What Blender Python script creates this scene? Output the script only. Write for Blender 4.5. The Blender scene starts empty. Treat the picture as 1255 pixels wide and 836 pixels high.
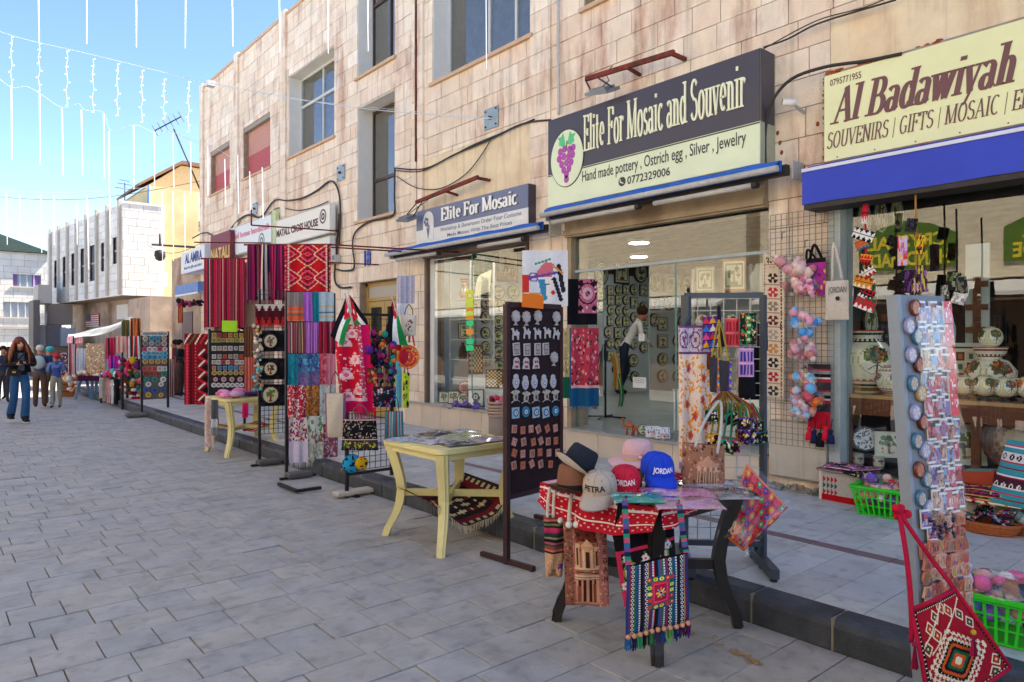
import bpy,bmesh,math,random
import numpy as np
from mathutils import Vector,Matrix
R=random.Random(7)
sc=bpy.context.scene
COL=sc.collection
FPX,CX,HY,EYE=858.0,627.5,416.0,1.5
YAW=math.radians(40.3)
SN,CS=math.sin(YAW),math.cos(YAW)
cam=bpy.data.cameras.new('camera');camo=bpy.data.objects.new('camera',cam);COL.objects.link(camo)
cam.sensor_width=36;cam.lens=FPX/1255*36;cam.shift_y=(HY-418)/1255*-1*-1
cam.clip_end=2000;cam.clip_start=0.05
camo.location=(0,0,EYE);camo.rotation_euler=(math.pi/2,0,-YAW)
sc.camera=camo
SUN_EL,SUN_AZ=math.radians(52),math.radians(103)
w=bpy.data.worlds.new('World');sc.world=w;w.use_nodes=True
nt=w.node_tree;nt.nodes.clear()
sky=nt.nodes.new('ShaderNodeTexSky');sky.sky_type='NISHITA';sky.sun_disc=False
sky.sun_elevation=SUN_EL;sky.sun_rotation=SUN_AZ;sky.altitude=800;sky.air_density=0.7;sky.dust_density=0.1;sky.ozone_density=2.2
bg=nt.nodes.new('ShaderNodeBackground');bg.inputs['Strength'].default_value=0.13
wo=nt.nodes.new('ShaderNodeOutputWorld')
tc=nt.nodes.new('ShaderNodeTexCoord');mp=nt.nodes.new('ShaderNodeMapping');mp.inputs['Scale'].default_value=(1.2,1.2,5)
nz=nt.nodes.new('ShaderNodeTexNoise');nz.inputs['Scale'].default_value=2.2;nz.inputs['Detail'].default_value=7;nz.inputs['Roughness'].default_value=.6
sx=nt.nodes.new('ShaderNodeSeparateXYZ');rz=nt.nodes.new('ShaderNodeMapRange')
rz.inputs[1].default_value=.02;rz.inputs[2].default_value=.34;rz.inputs[3].default_value=.6;rz.inputs[4].default_value=.0
cr=nt.nodes.new('ShaderNodeMapRange');cr.inputs[1].default_value=.44;cr.inputs[2].default_value=.66
mm=nt.nodes.new('ShaderNodeMath');mm.operation='MULTIPLY';mx=nt.nodes.new('ShaderNodeMix');mx.data_type='RGBA'
mx.inputs[7].default_value=(2.6,2.9,3.1,1)
L=nt.links.new
L(tc.outputs['Generated'],mp.inputs[0]);L(mp.outputs[0],nz.inputs['Vector']);L(nz.outputs[0],cr.inputs[0])
L(tc.outputs['Generated'],sx.inputs[0]);L(sx.outputs[2],rz.inputs[0]);L(cr.outputs[0],mm.inputs[0]);L(rz.outputs[0],mm.inputs[1])
L(mm.outputs[0],mx.inputs[0]);hv=nt.nodes.new('ShaderNodeHueSaturation');hv.inputs['Saturation'].default_value=1.02;L(sky.outputs[0],hv.inputs['Color']);L(hv.outputs[0],mx.inputs[6]);L(mx.outputs[2],bg.inputs[0]);L(bg.outputs[0],wo.inputs[0])
sun=bpy.data.lights.new('sun','SUN');sun.energy=5.0;sun.angle=math.radians(.5);sun.color=(1,.93,.82)
suno=bpy.data.objects.new('sun',sun);COL.objects.link(suno)
sd=Vector((math.cos(SUN_EL)*math.sin(SUN_AZ),math.cos(SUN_EL)*math.cos(SUN_AZ),math.sin(SUN_EL)))
suno.rotation_euler=sd.to_track_quat('Z','Y').to_euler();suno.location=(20,-10,30)
sc.view_settings.view_transform='Standard';sc.view_settings.look='None';sc.view_settings.gamma=1
sc.view_settings.exposure=1.72
sc.render.resolution_x=1024;sc.render.resolution_y=682
def at(u,v,d):
 la=(u-CX)/FPX*d
 return Vector((d*SN+la*CS,d*CS-la*SN,EYE+(HY-v)/FPX*d))
def gp(u,v,z=0.0):
 return at(u,v,FPX*(EYE-z)/(v-HY))
UVP=CX-FPX*SN/CS
def wp(u,v,X=6.0):
 return at(u,v,FPX*X/((u-UVP)*CS))
def yp(u,v,Y):
 k=(u-CX)/FPX
 X=Y*(k*CS+SN)/(CS-k*SN)
 return at(u,v,X*SN+Y*CS)
def Yw(u,X=6.0):return wp(u,HY,X).y
def Zw(u,v,X=6.0):return wp(u,v,X).z
def lin(c):
 if isinstance(c,str):
  c=[int(c[i:i+2],16)/255 for i in(0,2,4)]
 return tuple((x/12.92 if x<=.04045 else((x+.055)/1.055)**2.4)for x in c)
MATS={}
def M(name,col=None,rough=.7,var=.18,scale=9,bump=0.0,metal=0,spec=.4,emit=0,stretch=(1,1,1),col2=None,fine=90,coat=0,alpha=1,dirt=None):
 """procedural material; col None = the mesh's own colour attribute"""
 if name in MATS:return MATS[name]
 m=bpy.data.materials.new(name);m.use_nodes=True;MATS[name]=m
 t=m.node_tree;n=t.nodes;l=t.links.new;b=n['Principled BSDF']
 tc=n.new('ShaderNodeTexCoord');mp=n.new('ShaderNodeMapping');mp.inputs['Scale'].default_value=stretch
 l(tc.outputs['Object'],mp.inputs[0])
 nz=n.new('ShaderNodeTexNoise');nz.inputs['Scale'].default_value=scale;nz.inputs['Detail'].default_value=5;nz.inputs['Roughness'].default_value=.62
 l(mp.outputs[0],nz.inputs['Vector'])
 hs=n.new('ShaderNodeHueSaturation');mr=n.new('ShaderNodeMapRange')
 mr.inputs[1].default_value=.3;mr.inputs[2].default_value=.7;mr.inputs[3].default_value=1-var;mr.inputs[4].default_value=1+var
 l(nz.outputs[0],mr.inputs[0]);l(mr.outputs[0],hs.inputs['Value'])
 if col is None:
  at_=n.new('ShaderNodeAttribute');at_.attribute_name='Col';src=at_.outputs['Color']
 else:
  rg=n.new('ShaderNodeRGB');rg.outputs[0].default_value=(*lin(col),1);src=rg.outputs[0]
 if col2 is not None:
  mx=n.new('ShaderNodeMix');mx.data_type='RGBA';n2=n.new('ShaderNodeTexNoise');n2.inputs['Scale'].default_value=scale*.35;n2.inputs['Detail'].default_value=6
  l(mp.outputs[0],n2.inputs['Vector']);m2=n.new('ShaderNodeMapRange');m2.inputs[1].default_value=.5;m2.inputs[2].default_value=.66
  l(n2.outputs[0],m2.inputs[0]);l(m2.outputs[0],mx.inputs[0]);l(src,mx.inputs[6]);mx.inputs[7].default_value=(*lin(col2),1);src=mx.outputs[2]
 l(src,hs.inputs['Color']);l(hs.outputs[0],b.inputs['Base Color'])
 b.inputs['Roughness'].default_value=rough;b.inputs['Metallic'].default_value=metal;b.inputs['Specular IOR Level'].default_value=spec
 if coat:b.inputs['Coat Weight'].default_value=coat
 if bump:
  bp=n.new('ShaderNodeBump');bp.inputs['Strength'].default_value=bump;bp.inputs['Distance'].default_value=.01
  n3=n.new('ShaderNodeTexNoise');n3.inputs['Scale'].default_value=fine;n3.inputs['Detail'].default_value=4;l(tc.outputs['Object'],n3.inputs['Vector'])
  l(n3.outputs[0],bp.inputs['Height']);l(bp.outputs[0],b.inputs['Normal'])
 if emit:
  l(hs.outputs[0],b.inputs['Emission Color']);b.inputs['Emission Strength'].default_value=emit
 return m
def glassmat(name,tint=(.93,.97,.96),refl=1.0,rough=0.0,base=.06):
 if name in MATS:return MATS[name]
 m=bpy.data.materials.new(name);m.use_nodes=True;MATS[name]=m
 n=m.node_tree.nodes;l=m.node_tree.links.new;n.clear()
 o=n.new('ShaderNodeOutputMaterial');t=n.new('ShaderNodeBsdfTransparent');t.inputs[0].default_value=(*tint,1)
 g=n.new('ShaderNodeBsdfGlossy');g.inputs['Roughness'].default_value=rough
 f=n.new('ShaderNodeFresnel');f.inputs[0].default_value=1.5
 a=n.new('ShaderNodeMath');a.operation='MULTIPLY_ADD';a.inputs[1].default_value=refl;a.inputs[2].default_value=base;a.use_clamp=True
 tc=n.new('ShaderNodeTexCoord');nz=n.new('ShaderNodeTexNoise');nz.inputs['Scale'].default_value=2.0;bp=n.new('ShaderNodeBump');bp.inputs['Strength'].default_value=.02;bp.inputs['Distance'].default_value=.02
 l(tc.outputs['Object'],nz.inputs['Vector']);l(nz.outputs[0],bp.inputs['Height']);l(bp.outputs[0],g.inputs['Normal'])
 x=n.new('ShaderNodeMixShader');gn=n.new('ShaderNodeNewGeometry');k1=n.new('ShaderNodeMath');k1.operation='SUBTRACT';k1.inputs[0].default_value=1;k2=n.new('ShaderNodeMath');k2.operation='MULTIPLY'
 l(gn.outputs['Backfacing'],k1.inputs[1]);l(f.outputs[0],a.inputs[0]);l(a.outputs[0],k2.inputs[0]);l(k1.outputs[0],k2.inputs[1]);l(k2.outputs[0],x.inputs[0]);l(t.outputs[0],x.inputs[1]);l(g.outputs[0],x.inputs[2]);l(x.outputs[0],o.inputs[0])
 return m
CLOTH=M('printed_cloth',None,rough=.9,var=.10,scale=60,bump=.25,fine=500,spec=.15)
PAINT=M('printed_surface',None,rough=.55,var=.05,scale=30,spec=.35)
GLOSS=M('glazed_surface',None,rough=.22,var=.05,scale=30,spec=.5)
WRAP=glassmat('clear_wrapping',(.985,.985,.99),1.3,.10,.025)
def things(o,label=None,cat=None,group=None,kind=None):
 if label:o['label']=label
 if cat:o['category']=cat
 if group:o['group']=group
 if kind:o['kind']=kind
 return o
ROOT={}
def thing(name,label,cat,loc=(0,0,0),rz=0,group=None,kind=None):
 o=bpy.data.objects.new(name,None);COL.objects.link(o);o.location=loc;o.rotation_euler=(0,0,rz);o.empty_display_size=.1
 ROOT[o.name]=Matrix.LocRotScale(Vector(loc),Matrix.Rotation(rz,3,'Z'),None).inverted()
 return things(o,label,cat,group,kind)
def struct(o):o['kind']='structure';return o
def inv(parent):
 while parent is not None and parent.name not in ROOT:parent=parent.parent
 return ROOT[parent.name]if parent else None
def dup(root,loc,rz=None,label=None,group=None):
 r=root.copy();COL.objects.link(r);r.location=loc
 if rz is not None:r.rotation_euler=(0,0,rz)
 if label:r['label']=label
 if group:r['group']=group
 for ch in list(root.children):
  c=ch.copy();COL.objects.link(c);c.parent=r
  for g in ch.children:
   d=g.copy();COL.objects.link(d);d.parent=c
 return r
class MB:
 def __init__(s):s.v=[];s.f=[];s.c=[];s.sm=[]
 def face(s,idx,col=(1,1,1),sm=False):s.f.append(tuple(idx));s.c.append(col);s.sm.append(sm)
 def quad(s,a,b,c,d,col=(1,1,1)):
  k=len(s.v);s.v+=[tuple(a),tuple(b),tuple(c),tuple(d)];s.face((k,k+1,k+2,k+3),col)
 def poly(s,pts,col=(1,1,1)):
  k=len(s.v);s.v+=[tuple(p)for p in pts];s.face(range(k,k+len(pts)),col)
 def hexa(s,P,col=(1,1,1)):
  k=len(s.v);s.v+=[tuple(p)for p in P]
  for q in((0,3,2,1),(4,5,6,7),(0,1,5,4),(1,2,6,5),(2,3,7,6),(3,0,4,7)):s.face([k+i for i in q],col)
 def box(s,c,d,col=(1,1,1),rz=0,m=None):
  x,y,z=d[0]/2,d[1]/2,d[2]/2;T=m if m is not None else Matrix.Rotation(rz,3,'Z')
  s.hexa([Vector(c)+T@Vector(p)for p in((-x,-y,-z),(x,-y,-z),(x,y,-z),(-x,y,-z),(-x,-y,z),(x,-y,z),(x,y,z),(-x,y,z))],col)
 def bx(s,x0,x1,y0,y1,z0,z1,col=(1,1,1)):
  s.box(((x0+x1)/2,(y0+y1)/2,(z0+z1)/2),(abs(x1-x0),abs(y1-y0),abs(z1-z0)),col)
 def bbox(s,x0,x1,y0,y1,z0,z1,b=.006,col=(1,1,1)):
  k=len(s.v)
  for(zz,i)in((z0,b),(z0+b,0),(z1-b,0),(z1,b)):
   s.v+=[(x0+i,y0+i,zz),(x1-i,y0+i,zz),(x1-i,y1-i,zz),(x0+i,y1-i,zz)]
  s.face((k+3,k+2,k+1,k),col);s.face((k+12,k+13,k+14,k+15),col)
  for r in range(3):
   for i in range(4):
    j=(i+1)%4;s.face((k+r*4+i,k+r*4+j,k+r*4+4+j,k+r*4+4+i),col)
 def bar(s,a,b,w,h=None,col=(1,1,1),up=(0,0,1)):
  a=Vector(a);b=Vector(b);h=h or w;d=(b-a).normalized();up=Vector(up)
  if abs(d.dot(up))>.95:up=Vector((0,1,0))if abs(d.y)<.9 else Vector((1,0,0))
  sd=d.cross(up).normalized();u2=sd.cross(d)
  s.hexa([p+sd*(i*w/2)+u2*(j*h/2)for p in(a,b)for(i,j)in((-1,-1),(1,-1),(1,1),(-1,1))],col)
 def tube(s,pts,r,n=8,col=(1,1,1),cap=True,flat=1.0):
  pts=[Vector(p)for p in pts];rr=r if isinstance(r,(list,tuple))else[r]*len(pts);k=len(s.v);N=len(pts)
  up=Vector((0,0,1));d0=(pts[1]-pts[0]).normalized()
  if abs(d0.z)>.9:up=Vector((0.1,1,0))
  pv=None
  for i,p in enumerate(pts):
   d=(pts[min(i+1,N-1)]-pts[max(i-1,0)]).normalized()
   if pv is None:a=d.cross(up).normalized()
   else:
    a=pv-d*pv.dot(d);a=a.normalized()if a.length>1e-6 else d.cross(up).normalized()
   pv=a;b=d.cross(a)
   for j in range(n):
    t=2*math.pi*j/n;s.v.append(tuple(p+a*(math.cos(t)*rr[i])+b*(math.sin(t)*rr[i]*flat)))
  for i in range(N-1):
   for j in range(n):
    q=(j+1)%n;s.face((k+i*n+j,k+i*n+q,k+i*n+n+q,k+i*n+n+j),col,n>5)
  if cap:s.face([k+j for j in range(n)][::-1],col);s.face([k+(N-1)*n+j for j in range(n)],col)
 def lathe(s,prof,c=(0,0,0),n=20,col=(1,1,1),cols=None,sx=1,sy=1,m=None,colfn=None,cap=True):
  k=len(s.v);c=Vector(c)
  for(r,z)in prof:
   for j in range(n):
    t=2*math.pi*j/n;p=Vector((math.cos(t)*r*sx,math.sin(t)*r*sy,z))
    s.v.append(tuple(c+(m@p if m is not None else p)))
  for i in range(len(prof)-1):
   for j in range(n):
    q=(j+1)%n;cc=colfn(i,j)if colfn else(cols[i]if cols else col)
    s.face((k+i*n+j,k+i*n+q,k+i*n+n+q,k+i*n+n+j),cc,True)
  if cap:
   if prof[0][0]>1e-4:s.face([k+j for j in range(n)][::-1],cols[0]if cols else col)
   if prof[-1][0]>1e-4:s.face([k+(len(prof)-1)*n+j for j in range(n)],cols[-1]if cols else col)
 def ball(s,c,r,n=10,m=6,col=(1,1,1),sx=1,sy=1,sz=1,colfn=None):
  prof=[(max(math.sin(math.pi*i/m),0)*r,-math.cos(math.pi*i/m)*r*sz)for i in range(m+1)]
  s.lathe(prof,c,n,col,sx=sx,sy=sy,colfn=colfn,cap=False)
 def prism(s,pts,a,b,col=(1,1,1)):
  off=Vector(b)-Vector(a);k=len(s.v);n=len(pts);s.v+=[tuple(Vector(p))for p in pts]+[tuple(Vector(p)+off)for p in pts]
  s.face(range(k,k+n),col);s.face(range(k+2*n-1,k+n-1,-1),col)
  for i in range(n):
   j=(i+1)%n;s.face((k+i,k+n+i,k+n+j,k+j),col)
 def sheet(s,img,fn,sm=True,mask=None):
  H,W=img.shape[:2];k=len(s.v)
  for i in range(H+1):
   for j in range(W+1):s.v.append(tuple(fn(j/W,i/H)))
  for i in range(H):
   for j in range(W):
    if mask is not None and not mask[i,j]:continue
    a=k+i*(W+1)+j;s.face((a,a+W+1,a+W+2,a+1),tuple(img[i,j]),sm)
 def build(s,name,mat,parent=None,world=True,mesh=None):
  me=bpy.data.meshes.new(name);V=np.array(s.v,dtype=np.float64).reshape(-1,3)
  I=inv(parent)if world else None
  if I is not None and len(V):
   A=np.array(I);V=V@A[:3,:3].T+A[:3,3]
  me.from_pydata(V.tolist(),[],s.f);me.materials.append(mat)
  cl=np.ones((len(s.f),4),dtype=np.float32)
  if s.f:cl[:,:3]=np.array([c[:3]for c in s.c],dtype=np.float32)
  ls=np.array([len(f)for f in s.f],dtype=int);ca=me.color_attributes.new('Col','FLOAT_COLOR','CORNER')
  ca.data.foreach_set('color',np.repeat(cl,ls,axis=0).ravel())
  me.polygons.foreach_set('use_smooth',s.sm);me.update()
  o=bpy.data.objects.new(name,me);COL.objects.link(o);o.parent=parent
  return o
def link(name,me,loc,parent=None,rot=(0,0,0)):
 o=bpy.data.objects.new(name,me);COL.objects.link(o);o.parent=parent;o.location=loc;o.rotation_euler=rot
 return o
def part(name,mb,mat,parent,label=None):
 o=mb.build(name,mat,parent)
 if label:o['label']=label
 return o
def solo(name,mb,mat,label,cat,group=None,loc=None,kind=None):
 """a thing that is one mesh, its origin at loc (or its base)"""
 V=np.array(s_v)if(s_v:=mb.v)else np.zeros((1,3))
 if loc is None:loc=((V[:,0].min()+V[:,0].max())/2,(V[:,1].min()+V[:,1].max())/2,V[:,2].min())
 mb.v=(V-np.array(loc)).tolist();o=mb.build(name,mat);o.location=loc
 return things(o,label,cat,group,kind)
class Pix:
 def __init__(s,w,h,col='000000'):
  s.w,s.h=w,h;s.a=np.zeros((h,w,3));s.a[:]=lin(col);s.Y,s.X=np.mgrid[0:h,0:w]+.5
 def put(s,m,col):s.a[m]=lin(col)
 def rect(s,x0,y0,x1,y1,col):s.put((s.X>=x0)&(s.X<x1)&(s.Y>=y0)&(s.Y<y1),col)
 def disc(s,cx,cy,r,col,ry=None):
  ry=ry or r;s.put(((s.X-cx)/r)**2+((s.Y-cy)/ry)**2<=1,col)
 def ring(s,cx,cy,r0,r1,col):
  q=np.hypot(s.X-cx,s.Y-cy);s.put((q>=r0)&(q<=r1),col)
 def diam(s,cx,cy,rx,ry,col):s.put(np.abs(s.X-cx)/rx+np.abs(s.Y-cy)/ry<=1,col)
 def line(s,x0,y0,x1,y1,wd,col):
  dx,dy=x1-x0,y1-y0;L2=dx*dx+dy*dy+1e-9;t=np.clip(((s.X-x0)*dx+(s.Y-y0)*dy)/L2,0,1)
  s.put(np.hypot(s.X-x0-t*dx,s.Y-y0-t*dy)<=wd/2,col)
 def poly(s,pts,col):
  m=np.zeros((s.h,s.w),bool);n=len(pts)
  for i in range(n):
   x0,y0=pts[i];x1,y1=pts[(i+1)%n]
   c=((y0>s.Y)!=(y1>s.Y))&(s.X<(x1-x0)*(s.Y-y0)/(y1-y0+1e-12)+x0);m^=c
  s.put(m,col)
 def vstripes(s,cols,widths=None,x0=0,x1=None,y0=0,y1=None):
  x=x0;x1=s.w if x1 is None else x1;i=0
  while x<x1:
   wd=widths[i%len(widths)]if widths else 1;s.rect(x,y0,min(x+wd,x1),s.h if y1 is None else y1,cols[i%len(cols)]);x+=wd;i+=1
  return s
 def hstripes(s,cols,widths=None,y0=0,y1=None,x0=0,x1=None):
  y=y0;y1=s.h if y1 is None else y1;i=0
  while y<y1:
   wd=widths[i%len(widths)]if widths else 1;s.rect(x0,y,s.w if x1 is None else x1,min(y+wd,y1),cols[i%len(cols)]);y+=wd;i+=1
  return s
 def noise(s,amt,rnd):
  s.a*=1+(rnd.random_sample((s.h,s.w,1))-.5)*2*amt;return s
 def specks(s,n,cols,rnd,r=(1,2),box=None):
  x0,y0,x1,y1=box or(0,0,s.w,s.h)
  for i in range(n):
   s.disc(x0+rnd.random_sample()*(x1-x0),y0+rnd.random_sample()*(y1-y0),r[0]+rnd.random_sample()*(r[1]-r[0]),cols[i%len(cols)])
  return s
 def flower(s,cx,cy,r,petal,mid,n=6,leaf=None):
  if leaf:
   for k in range(3):s.disc(cx+math.cos(k*2.1+.5)*r*1.2,cy+math.sin(k*2.1+.5)*r*1.2,r*.35,leaf)
  for k in range(n):s.disc(cx+math.cos(k*2*math.pi/n)*r*.6,cy+math.sin(k*2*math.pi/n)*r*.6,r*.42,petal)
  s.disc(cx,cy,r*.35,mid)
NR=np.random.RandomState(5)
def sans(txt,width=None,height=1.0,bold=0.0,shear=0.0,font=None):
 """mesh data of a line of plain letters: x to the right, y up, cap height about `height`"""
 c=bpy.data.curves.new('t','FONT');c.body=txt;c.size=1;c.offset=bold;c.shear=shear;c.resolution_u=3
 o=bpy.data.objects.new('t',c);COL.objects.link(o);dg=bpy.context.evaluated_depsgraph_get()
 me=bpy.data.meshes.new_from_object(o.evaluated_get(dg));bpy.data.objects.remove(o);bpy.data.curves.remove(c)
 V=np.array([v.co[:]for v in me.vertices]);F=[tuple(p.vertices)for p in me.polygons];bpy.data.meshes.remove(me)
 x0,x1=V[:,0].min(),V[:,0].max();cap=.73
 V[:,0]-=x0;V[:,1]/=cap/height;V[:,0]*=(width/(x1-x0))if width else height/cap
 return V,F
ARC=lambda cx,cy,rx,ry,a0,a1,n=10:[(cx+rx*math.cos(math.radians(a0+(a1-a0)*i/n)),cy+ry*math.sin(math.radians(a0+(a1-a0)*i/n)))for i in range(n+1)]
XH=.66
GL={'E':(.62,[[(.14,0),(.14,1)],[(.14,.98),(.56,.98)],[(.14,.52),(.42,.52)],[(.14,.02),(.58,.02)],[(.56,.98),(.56,.8)],[(.58,.02),(.58,.22)],[(.42,.62),(.42,.42)]],[(.14,0),(.14,1)]),'F':(.58,[[(.14,0),(.14,1)],[(.14,.98),(.54,.98)],[(.14,.52),(.42,.52)],[(.54,.98),(.54,.78)],[(.42,.62),(.42,.42)]],[(.14,0),(.14,1)]),'M':(.95,[[(.13,0),(.13,1)],[(.15,1),(.47,.02)],[(.47,.02),(.78,1)],[(.8,0),(.8,1)]],[(.13,0),(.13,1),(.8,0),(.8,1)]),'S':(.56,[ARC(.28,.74,.2,.24,30,200,10)+ARC(.28,.27,.22,.25,100,-160,12)],[]),'O':(.74,[ARC(.37,.5,.28,.49,0,360,24)],[]),'A':(.76,[[(.1,0),(.36,1)],[(.36,1),(.66,0)],[(.2,.35),(.56,.35)]],[(.1,0),(.66,0)]),'B':(.66,[[(.14,0),(.14,1)],[(.14,.98)]+ARC(.32,.75,.18,.23,90,-90,8)+[(.14,.52)],[(.14,.52)]+ARC(.34,.27,.22,.25,90,-90,8)+[(.14,.02)]],[(.1,0),(.1,1)]),'U':(.72,[[(.15,1),(.15,.3)]+ARC(.37,.26,.22,.25,180,360,10)+[(.59,1)]],[(.15,1),(.59,1)]),'V':(.7,[[(.08,1),(.36,0)],[(.36,0),(.62,1)]],[(.08,1),(.62,1)]),'N':(.76,[[(.13,0),(.13,1)],[(.13,1),(.62,0)],[(.62,0),(.62,1)]],[(.13,0),(.13,1),(.62,1)]),'I':(.32,[[(.16,0),(.16,1)]],[(.16,0),(.16,1)]),'R':(.68,[[(.14,0),(.14,1)],[(.14,.98)]+ARC(.32,.74,.2,.24,90,-90,8)+[(.14,.5)],[(.34,.5),(.6,0)]],[(.14,0),(.14,1),(.6,0)]),'G':(.7,[ARC(.38,.5,.28,.49,50,300,16)+[(.58,.08),(.58,.42)]],[(.55,.42)]),'T':(.64,[[(.32,0),(.32,1)],[(.06,.98),(.58,.98)],[(.06,.98),(.06,.8)],[(.58,.98),(.58,.8)]],[(.32,0)]),'C':(.66,[ARC(.37,.5,.28,.49,50,310,18)],[]),'|':(.3,[[(.15,-.12),(.15,1.02)]],[]),'l':(.3,[[(.15,0),(.15,1.02)]],[(.15,0),(.1,1.0)]),'i':(.3,[[(.15,0),(.15,XH)],[(.15,.86),(.151,.96)]],[(.15,0),(.1,XH)]),'t':(.38,[[(.17,.92),(.17,.14)]+ARC(.27,.14,.1,.13,180,300,5),[(.04,XH),(.34,XH)]],[]),'e':(.52,[[(.09,.36),(.42,.36)]+ARC(.26,.36,.17,.3,0,310,16)],[]),'o':(.54,[ARC(.27,.33,.19,.33,0,360,20)],[]),'r':(.42,[[(.14,0),(.14,XH)],ARC(.28,.44,.14,.2,170,40,6)],[(.14,0),(.1,XH)]),'s':(.42,[ARC(.21,.49,.13,.16,30,210,8)+ARC(.2,.17,.15,.165,100,-150,10)],[]),'a':(.5,[ARC(.2,.48,.16,.17,150,20,7)+[(.36,.1),(.44,.02)],ARC(.2,.18,.14,.17,60,330,12)],[]),'c':(.46,[ARC(.26,.33,.18,.32,50,320,14)],[]),'n':(.56,[[(.13,0),(.13,XH)],ARC(.27,.44,.14,.2,170,0,8)+[(.41,0)]],[(.13,0),(.08,XH),(.41,0)]),'d':(.56,[[(.42,0),(.42,1.02)],ARC(.24,.33,.17,.32,40,320,14)],[(.38,1.0),(.46,0)]),'u':(.56,[[(.12,XH),(.12,.22)]+ARC(.26,.2,.14,.19,180,330,8),[(.41,0),(.41,XH)]],[(.08,XH),(.36,XH),(.44,0)]),'v':(.5,[[(.06,XH),(.25,0)],[(.25,0),(.42,XH)]],[(.07,XH),(.42,XH)]),'w':(.74,[[(.06,XH),(.21,0)],[(.21,0),(.36,XH)],[(.36,XH),(.5,0)],[(.5,0),(.66,XH)]],[(.07,XH),(.36,XH),(.66,XH)]),'y':(.5,[[(.07,XH),(.26,0)],[(.43,XH),(.26,0),(.16,-.24),(.06,-.28)]],[(.07,XH),(.43,XH)]),'h':(.56,[[(.13,0),(.13,1.02)],ARC(.27,.44,.14,.2,170,0,8)+[(.41,0)]],[(.13,0),(.08,1.0),(.41,0)]),' ':(.28,[],[]),}
def serif(txt,width,height,fat=.13,thin=.045,shear=0,feet=.07,gap=.02):
 V=[];F=[];x=0;LV=[];ns=0
 for ch in txt:
  wd,st,fe=GL[ch]
  for ns,s_ in enumerate(st):
   LV.append((len(V),ns));n=len(s_);k=len(V)
   for i,(px,py)in enumerate(s_):
    ax,ay=s_[max(i-1,0)];bx_,by=s_[min(i+1,n-1)];dx,dy=bx_-ax,by-ay;q=math.hypot(dx,dy)+1e-9;dx/=q;dy/=q
    t=thin+(fat-thin)*abs(dy)**1.3
    if ch in 'ANVvwyUM' and dy*dx>0.02 and ch not in 'Uw':t=thin*1.3
    if ch=='|':t=thin
    if ch in 'i' and len(s_)==2 and py>.8:t=fat*1.05
    V+=[(x+px-dy*t/2,py+dx*t/2),(x+px+dy*t/2,py-dx*t/2)]
   for i in range(n-1):F.append((k+2*i,k+2*i+1,k+2*i+3,k+2*i+2))
  for(fx,fy)in fe:
   LV.append((len(V),ns+1));k=len(V);b=fy-thin*.5 if fy>.1 else fy
   V+=[(x+fx-feet-fat/2,b),(x+fx+feet+fat/2,b),(x+fx+feet+fat/2,b+thin*.8),(x+fx-feet-fat/2,b+thin*.8)];F.append((k,k+1,k+2,k+3))
  x+=wd+gap
 V=np.array(V);V[:,0]+=V[:,1]*shear;V[:,0]*=width/x;V[:,1]*=height
 Z=np.zeros(len(V))
 for(k,q)in LV:Z[k:]=q*.0005
 return np.c_[V,Z],F
def letters(mb,VF,o,ex,ey,col=(1,1,1),thick=.006):
 """lay a line of letters on a surface: origin o, unit vectors ex (along) and ey (up); raised by `thick`"""
 V,F=VF;o=Vector(o);ex=Vector(ex);ey=Vector(ey);nn=ex.cross(ey).normalized()*thick;k=len(mb.v)
 nu=nn.normalized()
 for p in V:mb.v.append(tuple(o+ex*p[0]+ey*p[1]+nn+nu*(p[2]if len(p)>2 else 0)))
 for f in F:mb.face([k+i for i in f],col)
 if thick>.003:
  from collections import Counter
  e=Counter()
  for f in F:
   for i in range(len(f)):a,b=f[i],f[(i+1)%len(f)];e[(min(a,b),max(a,b))]+=1
  k2=len(mb.v)
  for p in V:mb.v.append(tuple(o+ex*p[0]+ey*p[1]))
  for(a,b),c in e.items():
   if c==1:mb.face((k+a,k+b,k2+b,k2+a),col)
   # ================================================================== the ground
KX0,KX1,SW,FX=3.365,3.52,.155,6.0
ASPH=M('street_base','4b4a4c',rough=.9,var=.2,scale=3,bump=.3)
PAVE=M('grey_paver',None,rough=.62,var=.16,scale=5,bump=.45,fine=140,spec=.4)
TILE=M('pale_tile',None,rough=.55,var=.09,scale=4,bump=.15,fine=120)
KERB=M('basalt_kerb','43474f',rough=.55,var=.3,scale=9,bump=.5,fine=90,col2='2f3238')
SAND=M('sand','b08a58',rough=.95,var=.3,scale=20,bump=.6)
g=MB();g.quad((-300,-200,-.022),(300,-200,-.022),(300,400,-.022),(-300,400,-.022));street=struct(g.build('street',ASPH))
street['label']='grey block paved shopping street'
def pcol():
 k=R.uniform(.95,1.05);b=R.choice(((.51,.475,.435),(.52,.48,.43),(.52,.475,.42),(.50,.47,.435),(.53,.485,.425)))
 return tuple(x*k*.80 for x in b)
pav=[]
y=1.0;row=0
while y<30:
 x=-1.6+R.uniform(-.3,0);dy=.25 if y<18 else .5
 while x<KX0-.01:
  lx=R.choice((.25,.25,.27,.27,.36))*(1 if y<18 else 2);x1=min(x+lx,KX0-.004)
  if KX0-x1<.07:x1=KX0-.004
  if x1-x>.03:pav.append((x+.003,x1-.003,y+.003,y+dy-.003))
  x=x1
  if x>=KX0-.005:break
 y+=dy
def vis(x,y,z=0):
 d=x*SN+y*CS;la=x*CS-y*SN
 if d<.6:return None
 return CX+FPX*la/d,HY+FPX*(EYE-z)/d,d
keep=[]
for q in pav:
 c=vis((q[0]+q[1])/2,(q[2]+q[3])/2)
 if c and-60<c[0]<1320 and c[1]<900:keep.append((c[2],q))
keep.sort();rest=MB()
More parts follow.
